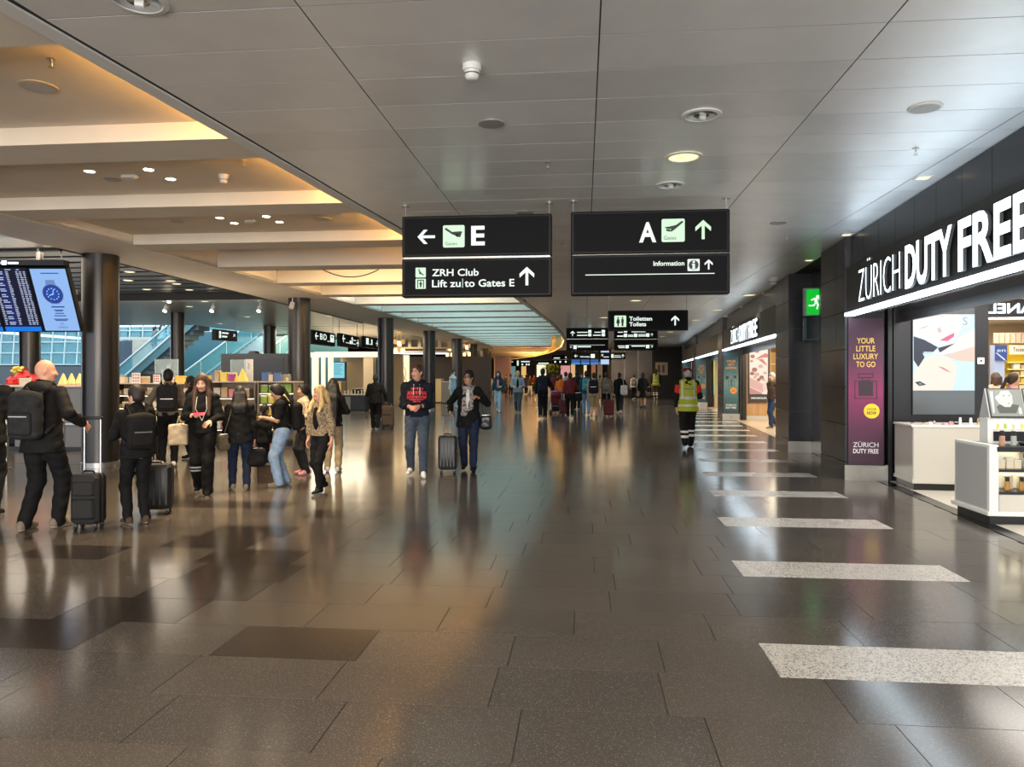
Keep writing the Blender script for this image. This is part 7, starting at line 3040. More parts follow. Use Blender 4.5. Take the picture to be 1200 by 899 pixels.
    TU.ell(S(neck + (hd - neck) * 0.35 + V3(0, -0.03, 0.02)), S((0.058, 0.066, 0.062)), 0.01 * s, sub=True)
    tm = [fabric(top)] if toppaint is None else [fabric(top)] + toppaint[1]
    put('jacket' if jacket else 'shirt', TU.mesh(step, 0.0055 if jacket else 0.0035, cuts, sd + 1), tm, e, None if toppaint is None else (lambda P: toppaint[0](P / s)))
    if inner:
        I = Field()
        I.ell(S(LN((0, -0.045 * st, 1.22))), S((0.075, (0.098 + g) * st, 0.24)), 0.02)
        put('shirt_front', I.mesh(step, 0.002, [lambda P: zh + 0.02 - P[..., 2]]), fabric(inner), e)

    # ---- hair and hats
    if hair != 'bald':
        Q = Field()
        t = {'buzz': 0.006, 'short': 0.014, 'crop': 0.018}.get(hair, 0.017)
        Q.ell(S(H(0, 0.016, 0.026)), S((0.073 + t, 0.092 + t, 0.103 + t)), 0.01, R=HR)
        if hair in ('buzz', 'short', 'crop'):
            Q.ell(S(H(0, 0.045, -0.035)), S((0.066 + t * 0.5, 0.062 + t * 0.4, 0.055)), 0.03 * s, R=HR)
        if hair in ('long', 'ponytail', 'bun', 'bob', 'half'):
            Q.ell(S(H(0, 0.05, -0.03)), S((0.076, 0.066, 0.075)), 0.03 * s, R=HR)
        # the face and the throat stay free
        Q.ell(S(H(0, -0.088, -0.024)), S((0.070, 0.075, 0.091)), 0.010 * s, sub=True, R=HR)
        if hair in ('buzz', 'short', 'crop'):
            for sg in (1, -1):
                Q.ell(S(H(sg * 0.088, -0.01, -0.05)), S((0.030, 0.045, 0.055)), 0.008 * s, sub=True, R=HR)
            Q.ell(S(H(0, -0.06, -0.10)), S((0.12, 0.09, 0.06)), 0.01 * s, sub=True, R=HR)
        if hair in ('long', 'half'):
            zl = 1.50 - hairlen
            for sg in (1, -1):
                a = H(sg * 0.076, 0.005, 0.02)
                bq_ = LN((sg * 0.098, -0.07 if hair == 'long' else 0.0, 1.45))
                c = LN((sg * 0.095, -0.150 * st if hair == 'long' else 0.05, max(zl, 1.40 - hairlen)))
                Q.cone(S(a), S(bq_), 0.030 * s, 0.040 * s, 0.035 * s)
                Q.cone(S(bq_), S(c), 0.040 * s, 0.026 * s, 0.035 * s, ey=1.1)
            for o_ in (-0.06, 0.0, 0.06):
                a = H(o_, 0.095, -0.02)
                bq_ = LN((o_ * 1.2, 0.115 + 0.02 * st, 1.40))
                c = LN((o_ * 1.1, 0.12 + 0.02 * st, 1.46 - hairlen))
                Q.cone(S(a), S(bq_), 0.050 * s, 0.055 * s, 0.04 * s)
                Q.cone(S(bq_), S(c), 0.055 * s, 0.036 * s, 0.04 * s)
        if hair == 'bob':
            for sg in (1, -1):
                Q.cone(S(H(sg * 0.078, 0.01, 0.02)), S(H(sg * 0.083, 0.0, -0.12)), 0.030 * s, 0.034 * s, 0.03 * s)
            for o_ in (-0.05, 0.0, 0.05):
                Q.cone(S(H(o_, 0.09, 0.0)), S(H(o_ * 1.3, 0.085, -0.15)), 0.045 * s, 0.040 * s, 0.04 * s)
        if hair == 'ponytail':
            a = H(0, 0.125, 0.02)
            Q.cone(S(H(0, 0.09, 0.03)), S(a), 0.035 * s, 0.028 * s, 0.02 * s)
            Q.cone(S(a), S(LN((0, 0.18, 1.44))), 0.030 * s, 0.033 * s, 0.02 * s)
            Q.cone(S(LN((0, 0.18, 1.44))), S(LN((0.01, 0.17, 1.46 - hairlen))), 0.033 * s, 0.015 * s, 0.02 * s)
        if hair == 'bun':
            Q.ell(S(H(0, 0.10, 0.075)), S((0.048, 0.048, 0.045)), 0.015 * s, R=HR)
        put('hair', Q.mesh(min(step, 0.013), 0.0022, (), sd), hairmat(haircol), e)
    if hat == 'cap':
        Q = Field()
        Q.ell(S(H(0, 0.012, 0.035)), S((0.088, 0.106, 0.098)), 0.01, R=HR)
        Q.ell(S(H(0, -0.11, 0.035)), S((0.066, 0.070, 0.012)), 0.012, R=HR)
        c0, hm2 = S(hd), HR
        put('cap', Q.mesh(min(step, 0.013), 0, [lambda P: 0.018 * s - ((P - c0) @ hm2)[..., 2]]), fabric('maroon' if haircol == 'red_cap' else 'black'), e)
    if scarf:
        Q = Field()
        for i in range(10):
            a0, a1 = 2 * pi * i / 10, 2 * pi * (i + 1) / 10
            Q.cone(S(neck + V3(0.085 * cos(a0), 0.075 * sin(a0), -0.015 + 0.012 * sin(a0))), S(neck + V3(0.085 * cos(a1), 0.075 * sin(a1), -0.015 + 0.012 * sin(a1))), 0.036 * s, 0.036 * s, 0.02 * s)
        Q.cone(S(neck + V3(0.05, -0.09, -0.02)), S(LN((0.045, -0.165 * st, 1.12))), 0.040 * s, 0.050 * s, 0.02 * s, ey=1.4)
        Q.cone(S(neck + V3(-0.05, -0.09, -0.02)), S(LN((-0.065, -0.165 * st, 1.02))), 0.040 * s, 0.055 * s, 0.02 * s, ey=1.4)
        put('scarf', Q.mesh(step, 0.005, (), sd), noisy('scarf_print', (0.35, 0.31, 0.29), (0.06, 0.05, 0.06), 28, 0.8, lo=0.50, hi=0.56), e)
    info = dict(e=e, s=s, yaw=yaw, x=x, y=y, z=z, LN=LN, H=H, S=S, wri=wri, elb=elb, sho=sho, st=st, neck=neck, kne=kne, ank=ank, hd=hd, HR=HR, g=g, step=step)
    return info


def wpt(p, local):
    """figure coordinates (1.75 m scale, metres) -> world"""
    a = np.asarray(local, float) * p['s']
    c, n = cos(p['yaw']), sin(p['yaw'])
    return Vector((p['x'] + c * a[0] - n * a[1], p['y'] + n * a[0] + c * a[1], p['z'] + a[2]))


def grip_of(p, sg):
    f = p['wri'][sg] - p['elb'][sg]
    f = f / np.linalg.norm(f)
    return p['wri'][sg] + f * 0.085


def backpack(p, label, m='black', w=0.30, h=0.46, d=0.16, z=1.20, accent=None, group=None, st2=None):
    """a rucksack worn on the back, with pocket, straps and a grab handle"""
    s, LN = p['s'], p['LN']
    e = empty('backpack', (p['x'], p['y'], p['z']), p['yaw'], label, 'backpack', group)
    by = 0.125 * p['st'] + p['g'] + d * 0.5
    c = LN((0, by, z))
    st = max(p['step'], 0.012)
    lean = math.atan2(float(LN((0, 0, 1.4))[1]), -0.47)
    F = Field()
    F.box(p['S'](c), p['S']((w / 2, d / 2, h / 2)), 0.06 * s)
    F.ell(p['S'](LN((0, by + 0.01, z + h * 0.30))), p['S']((w * 0.46, d * 0.5, h * 0.24)), 0.03)
    put('bag_body', F.mesh(st, 0.003), fabric(m), e)
    F = Field()
    F.box(p['S'](LN((0, by + d * 0.52, z - h * 0.17))), p['S']((w * 0.38, d * 0.2, h * 0.24)), 0.03 * s)
    put('front_pocket', F.mesh(st, 0.002), fabric(accent or m), e)
    for sg in (1, -1):
        F = Field()
        pts = [LN((sg * 0.09, by - d * 0.4, z + h * 0.42)), LN((sg * 0.115, 0.03, 1.505)), LN((sg * 0.125, -0.115 * p['st'] - p['g'], 1.36)), LN((sg * 0.15, -0.10 * p['st'] - p['g'], 1.20)), LN((sg * 0.17, by - d * 0.5, z - h * 0.35))]
        for a, b in zip(pts[:-1], pts[1:]):
            F.cone(p['S'](a), p['S'](b), 0.020 * s, 0.020 * s, 0.015)
        put('strap', F.mesh(st), fabric(m), e)
    F = Field()
    a, b, c2 = LN((-0.04, by, z + h * 0.5)), LN((0, by, z + h * 0.5 + 0.045)), LN((0.04, by, z + h * 0.5))
    F.cone(p['S'](a), p['S'](b), 0.010 * s, 0.010 * s, 0.01)
    F.cone(p['S'](b), p['S'](c2), 0.010 * s, 0.010 * s, 0.01)
    put('grab_handle', F.mesh(min(st, 0.012)), fabric(m), e)
    m2 = MB()
    q = LN((0, by + d * 0.72, z - h * 0.02))
    m2.box(q[0] * s - w * 0.3 * s, q[0] * s + w * 0.3 * s, q[1] * s - 0.01, q[1] * s + 0.004, q[2] * s - 0.005, q[2] * s + 0.005)
    m2.build('zip', STEEL, e)
    return e


def suitcase(label, x, y, yaw=0.0, w=0.36, d=0.23, h=0.55, col='black', grip=1.0, hard=True, group=None, lift=0.0):
    """wheeled trolley case with a pulled-out handle"""
    e = empty('suitcase', (x, y, lift), yaw, label, 'suitcase', group)
    cm = mat('case_' + col, CL.get(col, (0.02, 0.02, 0.022)), 0.42 if hard else 0.75)
    z0 = 0.065
    b = MB()
    b.bev(-w / 2, w / 2, -d / 2, d / 2, z0, z0 + h, 0.035)
    o = b.build('shell', cm, e, smooth=True, angle=radians(35))
    if hard:
        for i in range(5):
            xx = -w * 0.36 + w * 0.18 * i
            b = MB()
            b.bev(xx - 0.012, xx + 0.012, -d / 2 - 0.006, d / 2 + 0.006, z0 + 0.05, z0 + h - 0.05, 0.004)
            b.build('rib', cm, e)
    else:
        b = MB()
        b.bev(-w * 0.40, w * 0.40, -d / 2 - 0.03, -d / 2 + 0.01, z0 + 0.06, z0 + h * 0.52, 0.02)
        b.build('front_pocket', cm, e)
        b = MB()
        b.bev(-w * 0.38, w * 0.38, -d / 2 - 0.02, -d / 2 + 0.01, z0 + h * 0.58, z0 + h * 0.86, 0.015)
        b.build('upper_pocket', cm, e)
    b = MB()
    b.box(-w / 2 - 0.002, w / 2 + 0.002, -0.008, 0.008, z0 + 0.03, z0 + h + 0.003)
    b.build('zip', mat('zip_dark', (0.05, 0.05, 0.05), 0.4), e)
    for sx in (-1, 1):
        for sy in (-1, 1):
            cx, cy = sx * (w / 2 - 0.045), sy * (d / 2 - 0.04)
            b = MB()
            b.tube((cx - 0.012, cy, 0.026), (cx + 0.012, cy, 0.026), 0.026, 12)
            wh = b.build('wheel', mat('rubber', (0.012, 0.012, 0.012), 0.6), e)
            b = MB()
            b.box(cx - 0.02, cx + 0.02, cy - 0.015, cy + 0.015, 0.034, z0 + 0.004)
            b.build('fork', mat('zip_dark', (0.05, 0.05, 0.05), 0.4), wh)
    if grip:
        for sx in (-0.085, 0.085):
            b = MB()
            b.tube((sx, d / 2 - 0.035, z0 + h - 0.01), (sx, d / 2 - 0.035, grip), 0.010, 8)
            b.build('handle_tube', mat('alu', (0.42, 0.42, 0.43), 0.35, 0.9), e)
        b = MB()
        b.bev(-0.11, 0.11, d / 2 - 0.055, d / 2 - 0.015, grip - 0.012, grip + 0.02, 0.01)
        b.build('handle_grip', BLACK, e)
    b = MB()
    b.path([(-0.06, 0, z0 + h), (-0.05, 0, z0 + h + 0.03), (0.05, 0, z0 + h + 0.03), (0.06, 0, z0 + h)], 0.010, 6)
    b.build('top_handle', BLACK, e)
    return e


def soft_bag(label, p, at, size, m, strap=None, name='handbag', cat='bag', rr=0.05, sag=True, yaw=None, mt=None, step=0.012):
    """bag centred at `at` (figure coordinates) with a strap or handles running to the listed points"""
    e = empty(name, (p['x'], p['y'], p['z']), p['yaw'], label, cat)
    s = p['s']
    F = Field()
    F.box(np.array(at) * s, np.array(size) * s / 2, rr * s)
    if sag:
        F.ell((np.array(at) - V3(0, 0, size[2] * 0.22)) * s, np.array(size) * s * V3(0.52, 0.62, 0.32), 0.04)
    mm = mt or fabric(m)
    put('bag_body', F.mesh(step, 0.004), mm, e)
    if strap:
        F = Field()
        for a, b in zip(strap[:-1], strap[1:]):
            F.cone(np.array(a) * s, np.array(b) * s, 0.010 * s, 0.010 * s, 0.01)
        put('strap', F.mesh(min(step, 0.010)), mm, e)
    M = MB()
    c = np.array(at) * s
    M.box(c[0] - size[0] * 0.3 * s, c[0] + size[0] * 0.3 * s, c[1] - 0.006, c[1] + 0.006, c[2] + size[2] * 0.5 * s - 0.004, c[2] + size[2] * 0.5 * s + 0.006)
    M.build('zip', STEEL, e)
    return e

# =====================================================================================================================
#  THE CAST
# =====================================================================================================================
def stand(px, fy, hy):
    x, y = gnd(px, fy)
    return dict(x=x, y=y, h=EYE * (fy - hy) / (fy - HOR))


D = radians
NEAR, MID, FAR, VFAR = 0.0095, 0.0125, 0.019, 0.030

# --- bald man with rucksack, suitcase in front of him
p1 = person('bald man in a black hooded jacket seen from behind, with a dark backpack', **stand(50, 620, 421), yaw=D(178), step=NEAR, tone='pink', top='soot', bottom='black', shoes='taupe', sole='beige', hair='bald', feet=((0.12, 0.10, 0.0, 0.1), (-0.10, -0.10, 0.0, -0.25)), L='bent', R=(-0.36, -0.13, 1.07), hood=True, turn=D(-55), nod=0.05, hem=0.80, stout=1.08, lean=0.04, wide=1.4)
backpack(p1, 'dark backpack with a small red tag on the bald man', 'charcoal', 0.33, 0.48, 0.15, 1.17)
x, y = gnd(104, 620)
suitcase('small black fabric trolley case beside the bald man, handle pulled up', x, y, D(8), 0.29, 0.22, 0.52, 'soot', 1.17, False)
# red tag on his rucksack
# --- person cut off by the left edge
p2 = person('person in a black quilted jacket cut off by the left picture edge', **stand(-19, 606, 422), yaw=D(200), step=MID, top='black', bottom='black', shoes='black', hair='short', R='bent', L='hang', hem=0.82, stout=1.15)
# --- small person with a rucksack
p3 = person('short person in black with a black backpack, face turned to the left', **stand(160, 614, 452), yaw=D(226), step=NEAR, tone='fair', top='black', bottom='black', shoes='brown', sole='beige', hair='crop', haircol='dark', feet='stand', L='bent', R='phone', turn=D(30), female=True, hem=0.84, wide=0.8)
backpack(p3, 'black backpack with a pale zip on the short person in black', 'soot', 0.33, 0.44, 0.16, 1.17)
x, y = gnd(183, 602)
suitcase('black suitcase half hidden behind the short person in black', x, y, D(20), 0.36, 0.24, 0.52, 'black', 0, True)
# --- woman in the track suit
stripe = lambda P: (((P[:, 2] > 0.335) & (P[:, 2] < 0.36)) | ((P[:, 2] > 0.385) & (P[:, 2] < 0.41))).astype(np.int32) * (P[:, 0] < 0)
p4 = person('woman with long brown hair in a black track suit looking down at a red phone', **stand(238, 579, 437), yaw=D(20), step=NEAR, tone='fair', top='black', bottom='black', shoes='black', sole='white', hair='long', haircol='brown', feet='small', R=(-0.10, -0.29, 1.16), L=(0.13, -0.25, 1.06), nod=0.32, lean=0.06, face=True, female=True, hem=0.88, bottompaint=stripe, wide=1.9, hairlen=0.34, turn=D(-8))
g = grip_of(p4, -1)
w = wpt(p4, g + V3(0.06, -0.03, 0.0))
b = MB()
b.bev(-0.075, 0.075, -0.037, 0.037, -0.005, 0.005, 0.004)
o = b.build('phone', mat('phone_red', (0.55, 0.03, 0.08), 0.3))
o.location, o.rotation_euler = w, (D(28), 0, D(20))
tag(o, 'red cased phone in the hands of the woman in the track suit', 'phone')
b = MB()
s = p4['s']
for sg in (-1, 1):
    b.path([Vector(p4['LN']((sg * 0.06, -0.095, 1.42))) * s, Vector(p4['LN']((sg * 0.075, -0.162, 1.25))) * s, Vector(p4['LN']((0.01, -0.165, 1.08))) * s], 0.004, 5)
b.build('lanyard', PAPER, p4['e'])
soft_bag('beige canvas tote bag hanging beside the woman in the track suit', p4, (-0.34, 0.05, 0.86), (0.26, 0.10, 0.30), 'beige', [(-0.27, 0.03, 1.10), (-0.30, 0.04, 1.01), (-0.36, 0.05, 1.0), (-0.33, 0.05, 1.12), (-0.27, 0.03, 1.10)], 'tote_bag', rr=0.02, sag=False)
# --- woman seen from behind with black hair
p5 = person('short woman in black seen from behind with thick black shoulder length hair', **stand(281, 574, 453), yaw=D(205), step=NEAR, tone='tan', top='black', bottom='darkjeans', shoes='taupe', sole='beige', hair='half', haircol='black', feet='ease', L='hang', R='hang', female=True, hem=0.80, stout=1.12, hairlen=0.14)
g = grip_of(p5, -1)
soft_bag('soft black bag held low in the hand of the woman with black hair', p5, tuple(g + V3(-0.03, -0.02, -0.24)), (0.30, 0.16, 0.30), 'black', [tuple(g + V3(-0.08, 0, -0.1)), tuple(g), tuple(g + V3(0.04, 0, -0.1))])
soft_bag('olive crossbody bag on the left hip of the woman with black hair', p5, (0.25, 0.06, 0.82), (0.20, 0.11, 0.26), 'olive', [(0.25, 0.05, 0.94), (0.17, 0.12, 1.2), (0.10, 0.02, 1.47)])
# --- child in dark clothes behind them
p12 = person('child in dark clothes standing behind the woman in light jeans', **stand(309, 562, 474), yaw=D(150), step=MID, tone='tan', top='black', bottom='black', shoes='pink', hair='short', haircol='black', L='bent', R='hang', stout=1.1)
x, y = gnd(314, 566)
e = empty('shopping_bag', (x, y, 0), D(12), 'brown paper like bag standing on the floor beside the light jeans', 'bag')
b = MB()
b.add([(-0.14, -0.07, 0), (0.14, -0.07, 0), (0.14, 0.07, 0), (-0.14, 0.07, 0), (-0.155, -0.06, 0.28), (0.155, -0.06, 0.28), (0.13, 0.05, 0.30), (-0.13, 0.05, 0.30)], [(3, 2, 1, 0), (0, 1, 5, 4), (1, 2, 6, 5), (2, 3, 7, 6), (3, 0, 4, 7), (4, 5, 6, 7)])
b.build('bag_body', fabric('brown'), e)
b = MB()
b.path([(-0.06, 0, 0.28), (-0.05, 0, 0.38), (0.05, 0, 0.38), (0.06, 0, 0.28)], 0.007, 5)
b.build('handle', fabric('black'), e)
# --- woman in light jeans
p6 = person('woman in a black T-shirt and light blue jeans looking at a phone, in profile', **stand(331, 569, 449), yaw=D(-66), step=NEAR, tone='tan', top='black', bottom='lightjeans', shoes='taupe', sole='beige', hair='ponytail', haircol='black', feet='ease', L=(0.09, -0.30, 1.17), R=(-0.06, -0.30, 1.15), jacket=False, sleeves='half', nod=0.38, female=True, stout=1.24, hem=0.95, wide=2.0, hairlen=0.36)
w = wpt(p6, grip_of(p6, 1) + V3(-0.05, -0.02, 0.03))
b = MB()
b.bev(-0.037, 0.037, -0.075, 0.075, -0.005, 0.005, 0.004)
o = b.build('phone', BLACK)
o.location, o.rotation_euler = w, (D(40), 0, D(-66))
tag(o, 'black phone held by the woman in light blue jeans', 'phone')
backpack(p6, 'black backpack with pale straps on the woman in light blue jeans', 'black', 0.30, 0.46, 0.17, 1.16)
# --- girl facing left, long haired person, blonde woman
p8 = person('girl with dark tied hair in a beige top behind the blonde woman', **stand(357, 556, 450), yaw=D(-45), step=MID, tone='tan', top='beige', bottom='charcoal', shoes='pink', hair='ponytail', haircol='black', L='bent', R='bent', jacket=False, female=True, face=True)
p9 = person('person with very long black hair standing behind the blonde woman', **stand(390, 553, 444), yaw=D(190), step=MID, tone='tan', top='black', bottom='khaki', shoes='white', hair='long', haircol='black', L='hang', R='bent', female=True, hairlen=0.5, jacket=False)
p7 = person('blonde woman in a leopard print jacket walking with arms down', **stand(376, 577, 452), yaw=D(-18), step=NEAR, tone='pink', top='leopard', bottom='black', shoes='charcoal', sole='white', hair='long', haircol='blonde', feet='small', L='hang', R='hang', female=True, hem=0.93, inner='black', hairlen=0.16, face=True, turn=D(-28), wide=0.7)
# --- man with the grey rucksack and his neighbours at the shelf
p10 = person('man in a taupe pullover with a grey backpack facing the gift shelves', **stand(197, 547, 433), yaw=D(206), step=MID, tone='tan', top='taupe', bottom='black', shoes='white', hair='short', haircol='black', feet='stand', L=(0.28, -0.12, 1.0), R='bent', hem=0.92)
backpack(p10, 'dark grey backpack on the man facing the gift shelves', 'charcoal', 0.34, 0.46, 0.16, 1.22)
p11 = person('person with dark hair in profile half hidden behind the woman in the track suit', **stand(225, 537, 441), yaw=D(-70), step=MID, tone='brown', top='soot', bottom='black', hair='short', haircol='black', L='bent', R='hang')
x, y = gnd(172, 536)
suitcase('dark trolley case standing at the gift shelves by the man with the grey backpack', x, y, D(10), 0.42, 0.26, 0.66, 'soot', 0.95, False)
x, d = at_y(142, 19.9)
p_s = person('person with hair in a bun and a pink top behind the long gift shelf', x=x, y=19.9, h=1.66, yaw=D(150), step=FAR, tone='pink', top='pink', bottom='brown', hair='bun', haircol='grey', female=True, jacket=False)
# --- man in black with a suitcase
p13 = person('man in black seen from behind pulling a dark suitcase past the third column', **stand(440, 503, 439.5), yaw=D(192), step=MID, tone='brown', top='black', bottom='black', shoes='black', sole='grey', hair='short', haircol='black', feet='small', R='side', L='bent', hem=0.84, stout=1.15, wide=1.6)
g = wpt(p13, grip_of(p13, -1))
suitcase('dark suitcase pulled by the man in black near the third column', g.x + 0.05, g.y - 0.05, D(0), 0.36, 0.24, 0.66, 'brown', g.z, False)


# --- man in the printed hoodie, woman with the scarf
def hoodie_paint(P):
    x, y, z = P[:, 0], P[:, 1], P[:, 2]
    a = (y < -0.04) & (np.abs(x) < 0.15)
    xx = x + 0.0
    r1 = (np.abs(z - (1.375 - 0.9 * xx * xx)) < 0.016) & (np.abs(x) < 0.10) & (np.sin(xx * 150) > -0.3)
    r2 = (np.abs(z - (1.315 - 1.0 * xx * xx)) < 0.028) & (np.abs(np.sin(xx * 75 + z * 30)) > 0.42)
    r3 = (np.abs(z - (1.245 - 0.6 * xx * xx)) < 0.022) & (np.abs(np.sin(xx * 90 - z * 40 + 1)) > 0.45)
    r4 = (np.abs(z - 1.20) < 0.008) & (np.abs(x) < 0.11)
    r5 = (np.abs(z - 1.175) < 0.007) & (np.abs(x) < 0.06)
    return (a & (r1 | r2 | r3 | r4 | r5)).astype(np.int32)


REDP = mat('print_hoodie_red', (0.62, 0.03, 0.03), 0.6)
p14 = person('man in a dark hoodie with a red chest print and blue jeans, hands together', **stand(489, 558, 427), yaw=D(9), step=NEAR, tone='pink', top='navy', bottom='greyjeans', shoes='white', sole='white', hair='buzz', haircol='brown', feet=((0.10, -0.16, 0, 0.15), (-0.11, 0.14, 0.03, -0.2)), L=(0.035, -0.235, 1.10), R=(-0.075, -0.235, 1.09), hood=True, turn=D(-30), hem=0.93, face=True, sleeves='pushed', toppaint=(hoodie_paint, [REDP]), stout=1.08)
b = MB()
s = p14['s']
for sg in (-1, 1):
    b.path([Vector((sg * 0.045, -0.115, 1.435)) * s, Vector((sg * 0.05, -0.15, 1.36)) * s, Vector((sg * 0.052, -0.158, 1.27)) * s], 0.006, 5)
b.build('drawstring', PAPER, p14['e'])
b = MB()
q = p14['wri'][1] * s
q2_ = p14['elb'][1] * s
dd = (q2_ - q) / np.linalg.norm(q2_ - q)
b.tube(tuple(q + dd * 0.015), tuple(q + dd * 0.045), 0.036 * s, 12)
b.build('watch', BLACK, p14['e'])
p15 = person('woman with short black hair, glasses and a printed scarf holding a suitcase handle', **stand(549, 552, 434), yaw=D(6), step=NEAR, tone='tan', top='black', bottom='darkjeans', shoes='black', sole='black', hair='crop', haircol='black', feet=((0.09, -0.18, 0, 0.1), (-0.08, 0.15, 0.03, -0.1)), R=(-0.31, -0.12, 1.03), L=(0.19, -0.16, 1.27), turn=D(-24), hem=0.76, face=True, female=True, scarf=True, inner='white', stout=1.08, curl=0.9)
b = MB()
for sg in (-1, 1):
    c = p15['S'](p15['H'](sg * 0.030, -0.098, 0.011))
    for i in range(10):
        a0, a1 = 2 * pi * i / 10, 2 * pi * (i + 1) / 10
        u = p15['HR'] @ V3(1, 0, 0)
        b.tube(tuple(c + u * 0.024 * cos(a0) + V3(0, 0, 0.018 * sin(a0))), tuple(c + u * 0.024 * cos(a1) + V3(0, 0, 0.018 * sin(a1))), 0.0028, 5)
    b.tube(tuple(p15['S'](p15['H'](sg * 0.054, -0.094, 0.014))), tuple(p15['S'](p15['H'](sg * 0.078, 0.0, 0.014))), 0.0025, 5)
b.build('glasses', BLACK, p15['e'])
g = wpt(p15, grip_of(p15, -1))
suitcase('dark grey hard shell suitcase with its handle up beside the woman with the scarf', g.x - 0.02, g.y - 0.09, D(4), 0.31, 0.22, 0.56, 'charcoal', g.z - 0.005)
soft_bag('black leather handbag hanging at the hip of the woman with the scarf', p15, (0.30, -0.02, 0.85), (0.20, 0.12, 0.24), 'black', [(0.27, -0.02, 0.97), (0.22, -0.06, 1.2), (0.16, -0.02, 1.47)], mt=mat('leather_black', (0.012, 0.012, 0.013), 0.35))


def vest(p, label='vest', bands=True):
    s, LN, st, S = p['s'], p['LN'], p['st'], p['S']
    F = Field()
    g = p['g'] + 0.014
    F.ell(S(LN((0, 0.0, 1.26))), S(((0.160 + g) * st, (0.112 + g) * st, 0.20)), 0.05 * s)
    F.cone(S(LN((0, 0, 1.22))), S(LN((0, 0.008, 0.76))), (0.142 + g) * st * s, (0.19 + g) * st * s, 0.05 * s, ey=1.30)
    for sg in (1, -1):
        F.cone(S(LN((0, 0.008, 1.425))), S(p['sho'][sg] * V3(0.8, 1, 1)), (0.056 + g) * s, (0.046 + g) * s, 0.05 * s)
    for sg in (1, -1):
        F.ell(S(LN((sg * 0.25, 0, 1.30))), S((0.075, 0.12, 0.16)), 0.01, sub=True)
    F.ell(S(p['neck'] + V3(0, 0, 0.06)), S((0.055, 0.065, 0.07)), 0.01, sub=True)
    zc = 0.80 * s

    def paint(P):
        z = P[:, 2] / s
        x = P[:, 0] / s
        band = ((z > 1.06) & (z < 1.12)) | ((z > 0.90) & (z < 0.95)) | ((np.abs(np.abs(x) - 0.125) < 0.022) & (z > 1.06))
        return band.astype(np.int32)
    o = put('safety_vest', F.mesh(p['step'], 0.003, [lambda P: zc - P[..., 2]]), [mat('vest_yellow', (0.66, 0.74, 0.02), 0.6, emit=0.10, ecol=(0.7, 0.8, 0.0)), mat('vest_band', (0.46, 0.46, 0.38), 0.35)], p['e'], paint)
    return o


wp = lambda P: (((P[:, 2] > 0.24) & (P[:, 2] < 0.29)) | ((P[:, 2] > 0.34) & (P[:, 2] < 0.385))).astype(np.int32)
p16 = person('airport worker in a yellow safety vest and red cap walking away', **stand(806, 525, 430.5), yaw=D(178), step=MID, tone='pink', top='black', bottom='black', shoes='black', sole='black', hair='short', haircol='grey', feet='stepr', L='hang', R='bent', hem=0.88, bottompaint=wp, hat=None, wide=2.0, stout=1.05)
v = vest(p16)
Q = Field()
Q.ell(p16['S'](p16['H'](0, 0.012, 0.050)), p16['S']((0.092, 0.108, 0.085)), 0.01, R=p16['HR'])
Q.ell(p16['S'](p16['H'](0, -0.11, 0.045)), p16['S']((0.066, 0.070, 0.012)), 0.012, R=p16['HR'])
c0 = p16['S'](p16['hd'])
put('cap', Q.mesh(0.0125, 0, [lambda P: 0.022 - (P - c0)[..., 2]]), fabric('maroon'), p16['e'])
b = MB()
text(b, 'swissport', -0.12, 0, 0.042, bold=0.03, width=0.24, align='l')
s = p16['s']
M = Matrix.Translation((0, 0.165 * s, 1.27 * s)) @ Matrix.Rotation(pi, 4, 'Z')
b.xform(M)
b.build('vest_print', BLACK, p16['e'])
for sg in (-1, 1):
    F = Field()
    a, c = p16['sho'][sg], p16['elb'][sg]
    F.cone(p16['S'](a + (c - a) * 0.25), p16['S'](a + (c - a) * 0.62), 0.080 * s, 0.072 * s, 0.01)
    put('sleeve_patch', F.mesh(0.0125), fabric('red'), p16['e'])
p17 = person('man in a dark jacket and jeans coming out of the second shop', **stand(906, 502, 437), yaw=D(-65), step=MID, tone='fair', top='brown', bottom='jeans', shoes='taupe', hair='short', haircol='grey', feet='small', L='pocket', R='pocket', hem=0.9, face=False)

# --- people walking further down the hall
pa = person('woman in a dark teal jacket and pale jeans walking towards us', **stand(584, 483, 435), yaw=D(0), step=FAR, top='darkteal', bottom='palejeans', shoes='white', hair='long', haircol='black', feet='step', L='bent', R='hang', female=True, inner='pink', wide=1.4, hem=0.9)
soft_bag('brown handbag on the arm of the woman in pale jeans', pa, (0.26, -0.12, 0.98), (0.26, 0.12, 0.24), 'brown', [(0.24, -0.1, 1.1), (0.2, -0.05, 1.2), (0.24, 0.0, 1.1)], step=0.02)
pb = person('man in a grey jacket and grey jeans walking towards us', **stand(607, 484, 435), yaw=D(0), step=FAR, tone='pink', top='greyblue', bottom='greyjeans', shoes='grey', hair='short', haircol='blonde', feet='small', L='bent', R='bent', inner='black', stout=1.1)
pc_ = person('tall man in black with a large black backpack walking away', **stand(636, 491, 432), yaw=D(184), step=FAR, top='black', bottom='black', shoes='grey', hair='short', haircol='black', feet='smallr', L='hang', R='strap', wide=1.8)
backpack(pc_, 'large black backpack on the tall man in black', 'navy', 0.34, 0.55, 0.2, 1.2)
pd = person('woman in a dark red sweater with hair in a bun walking away', **stand(668, 491, 437), yaw=D(180), step=FAR, top='maroon', bottom='black', shoes='grey', hair='bun', haircol='black', feet='step', L='hang', R='bent', female=True, stout=1.15, hem=0.95)
F = Field()
F.cone(pd['S']((0, 0.01, 0.97)), pd['S']((0, 0.01, 0.90)), 0.155, 0.16, 0.02, ey=1.25)
z0 = 0.86 * pd['s']
put('shirt_hem', F.mesh(0.02, 0, [lambda P: z0 - P[..., 2]]), fabric('white'), pd['e'])
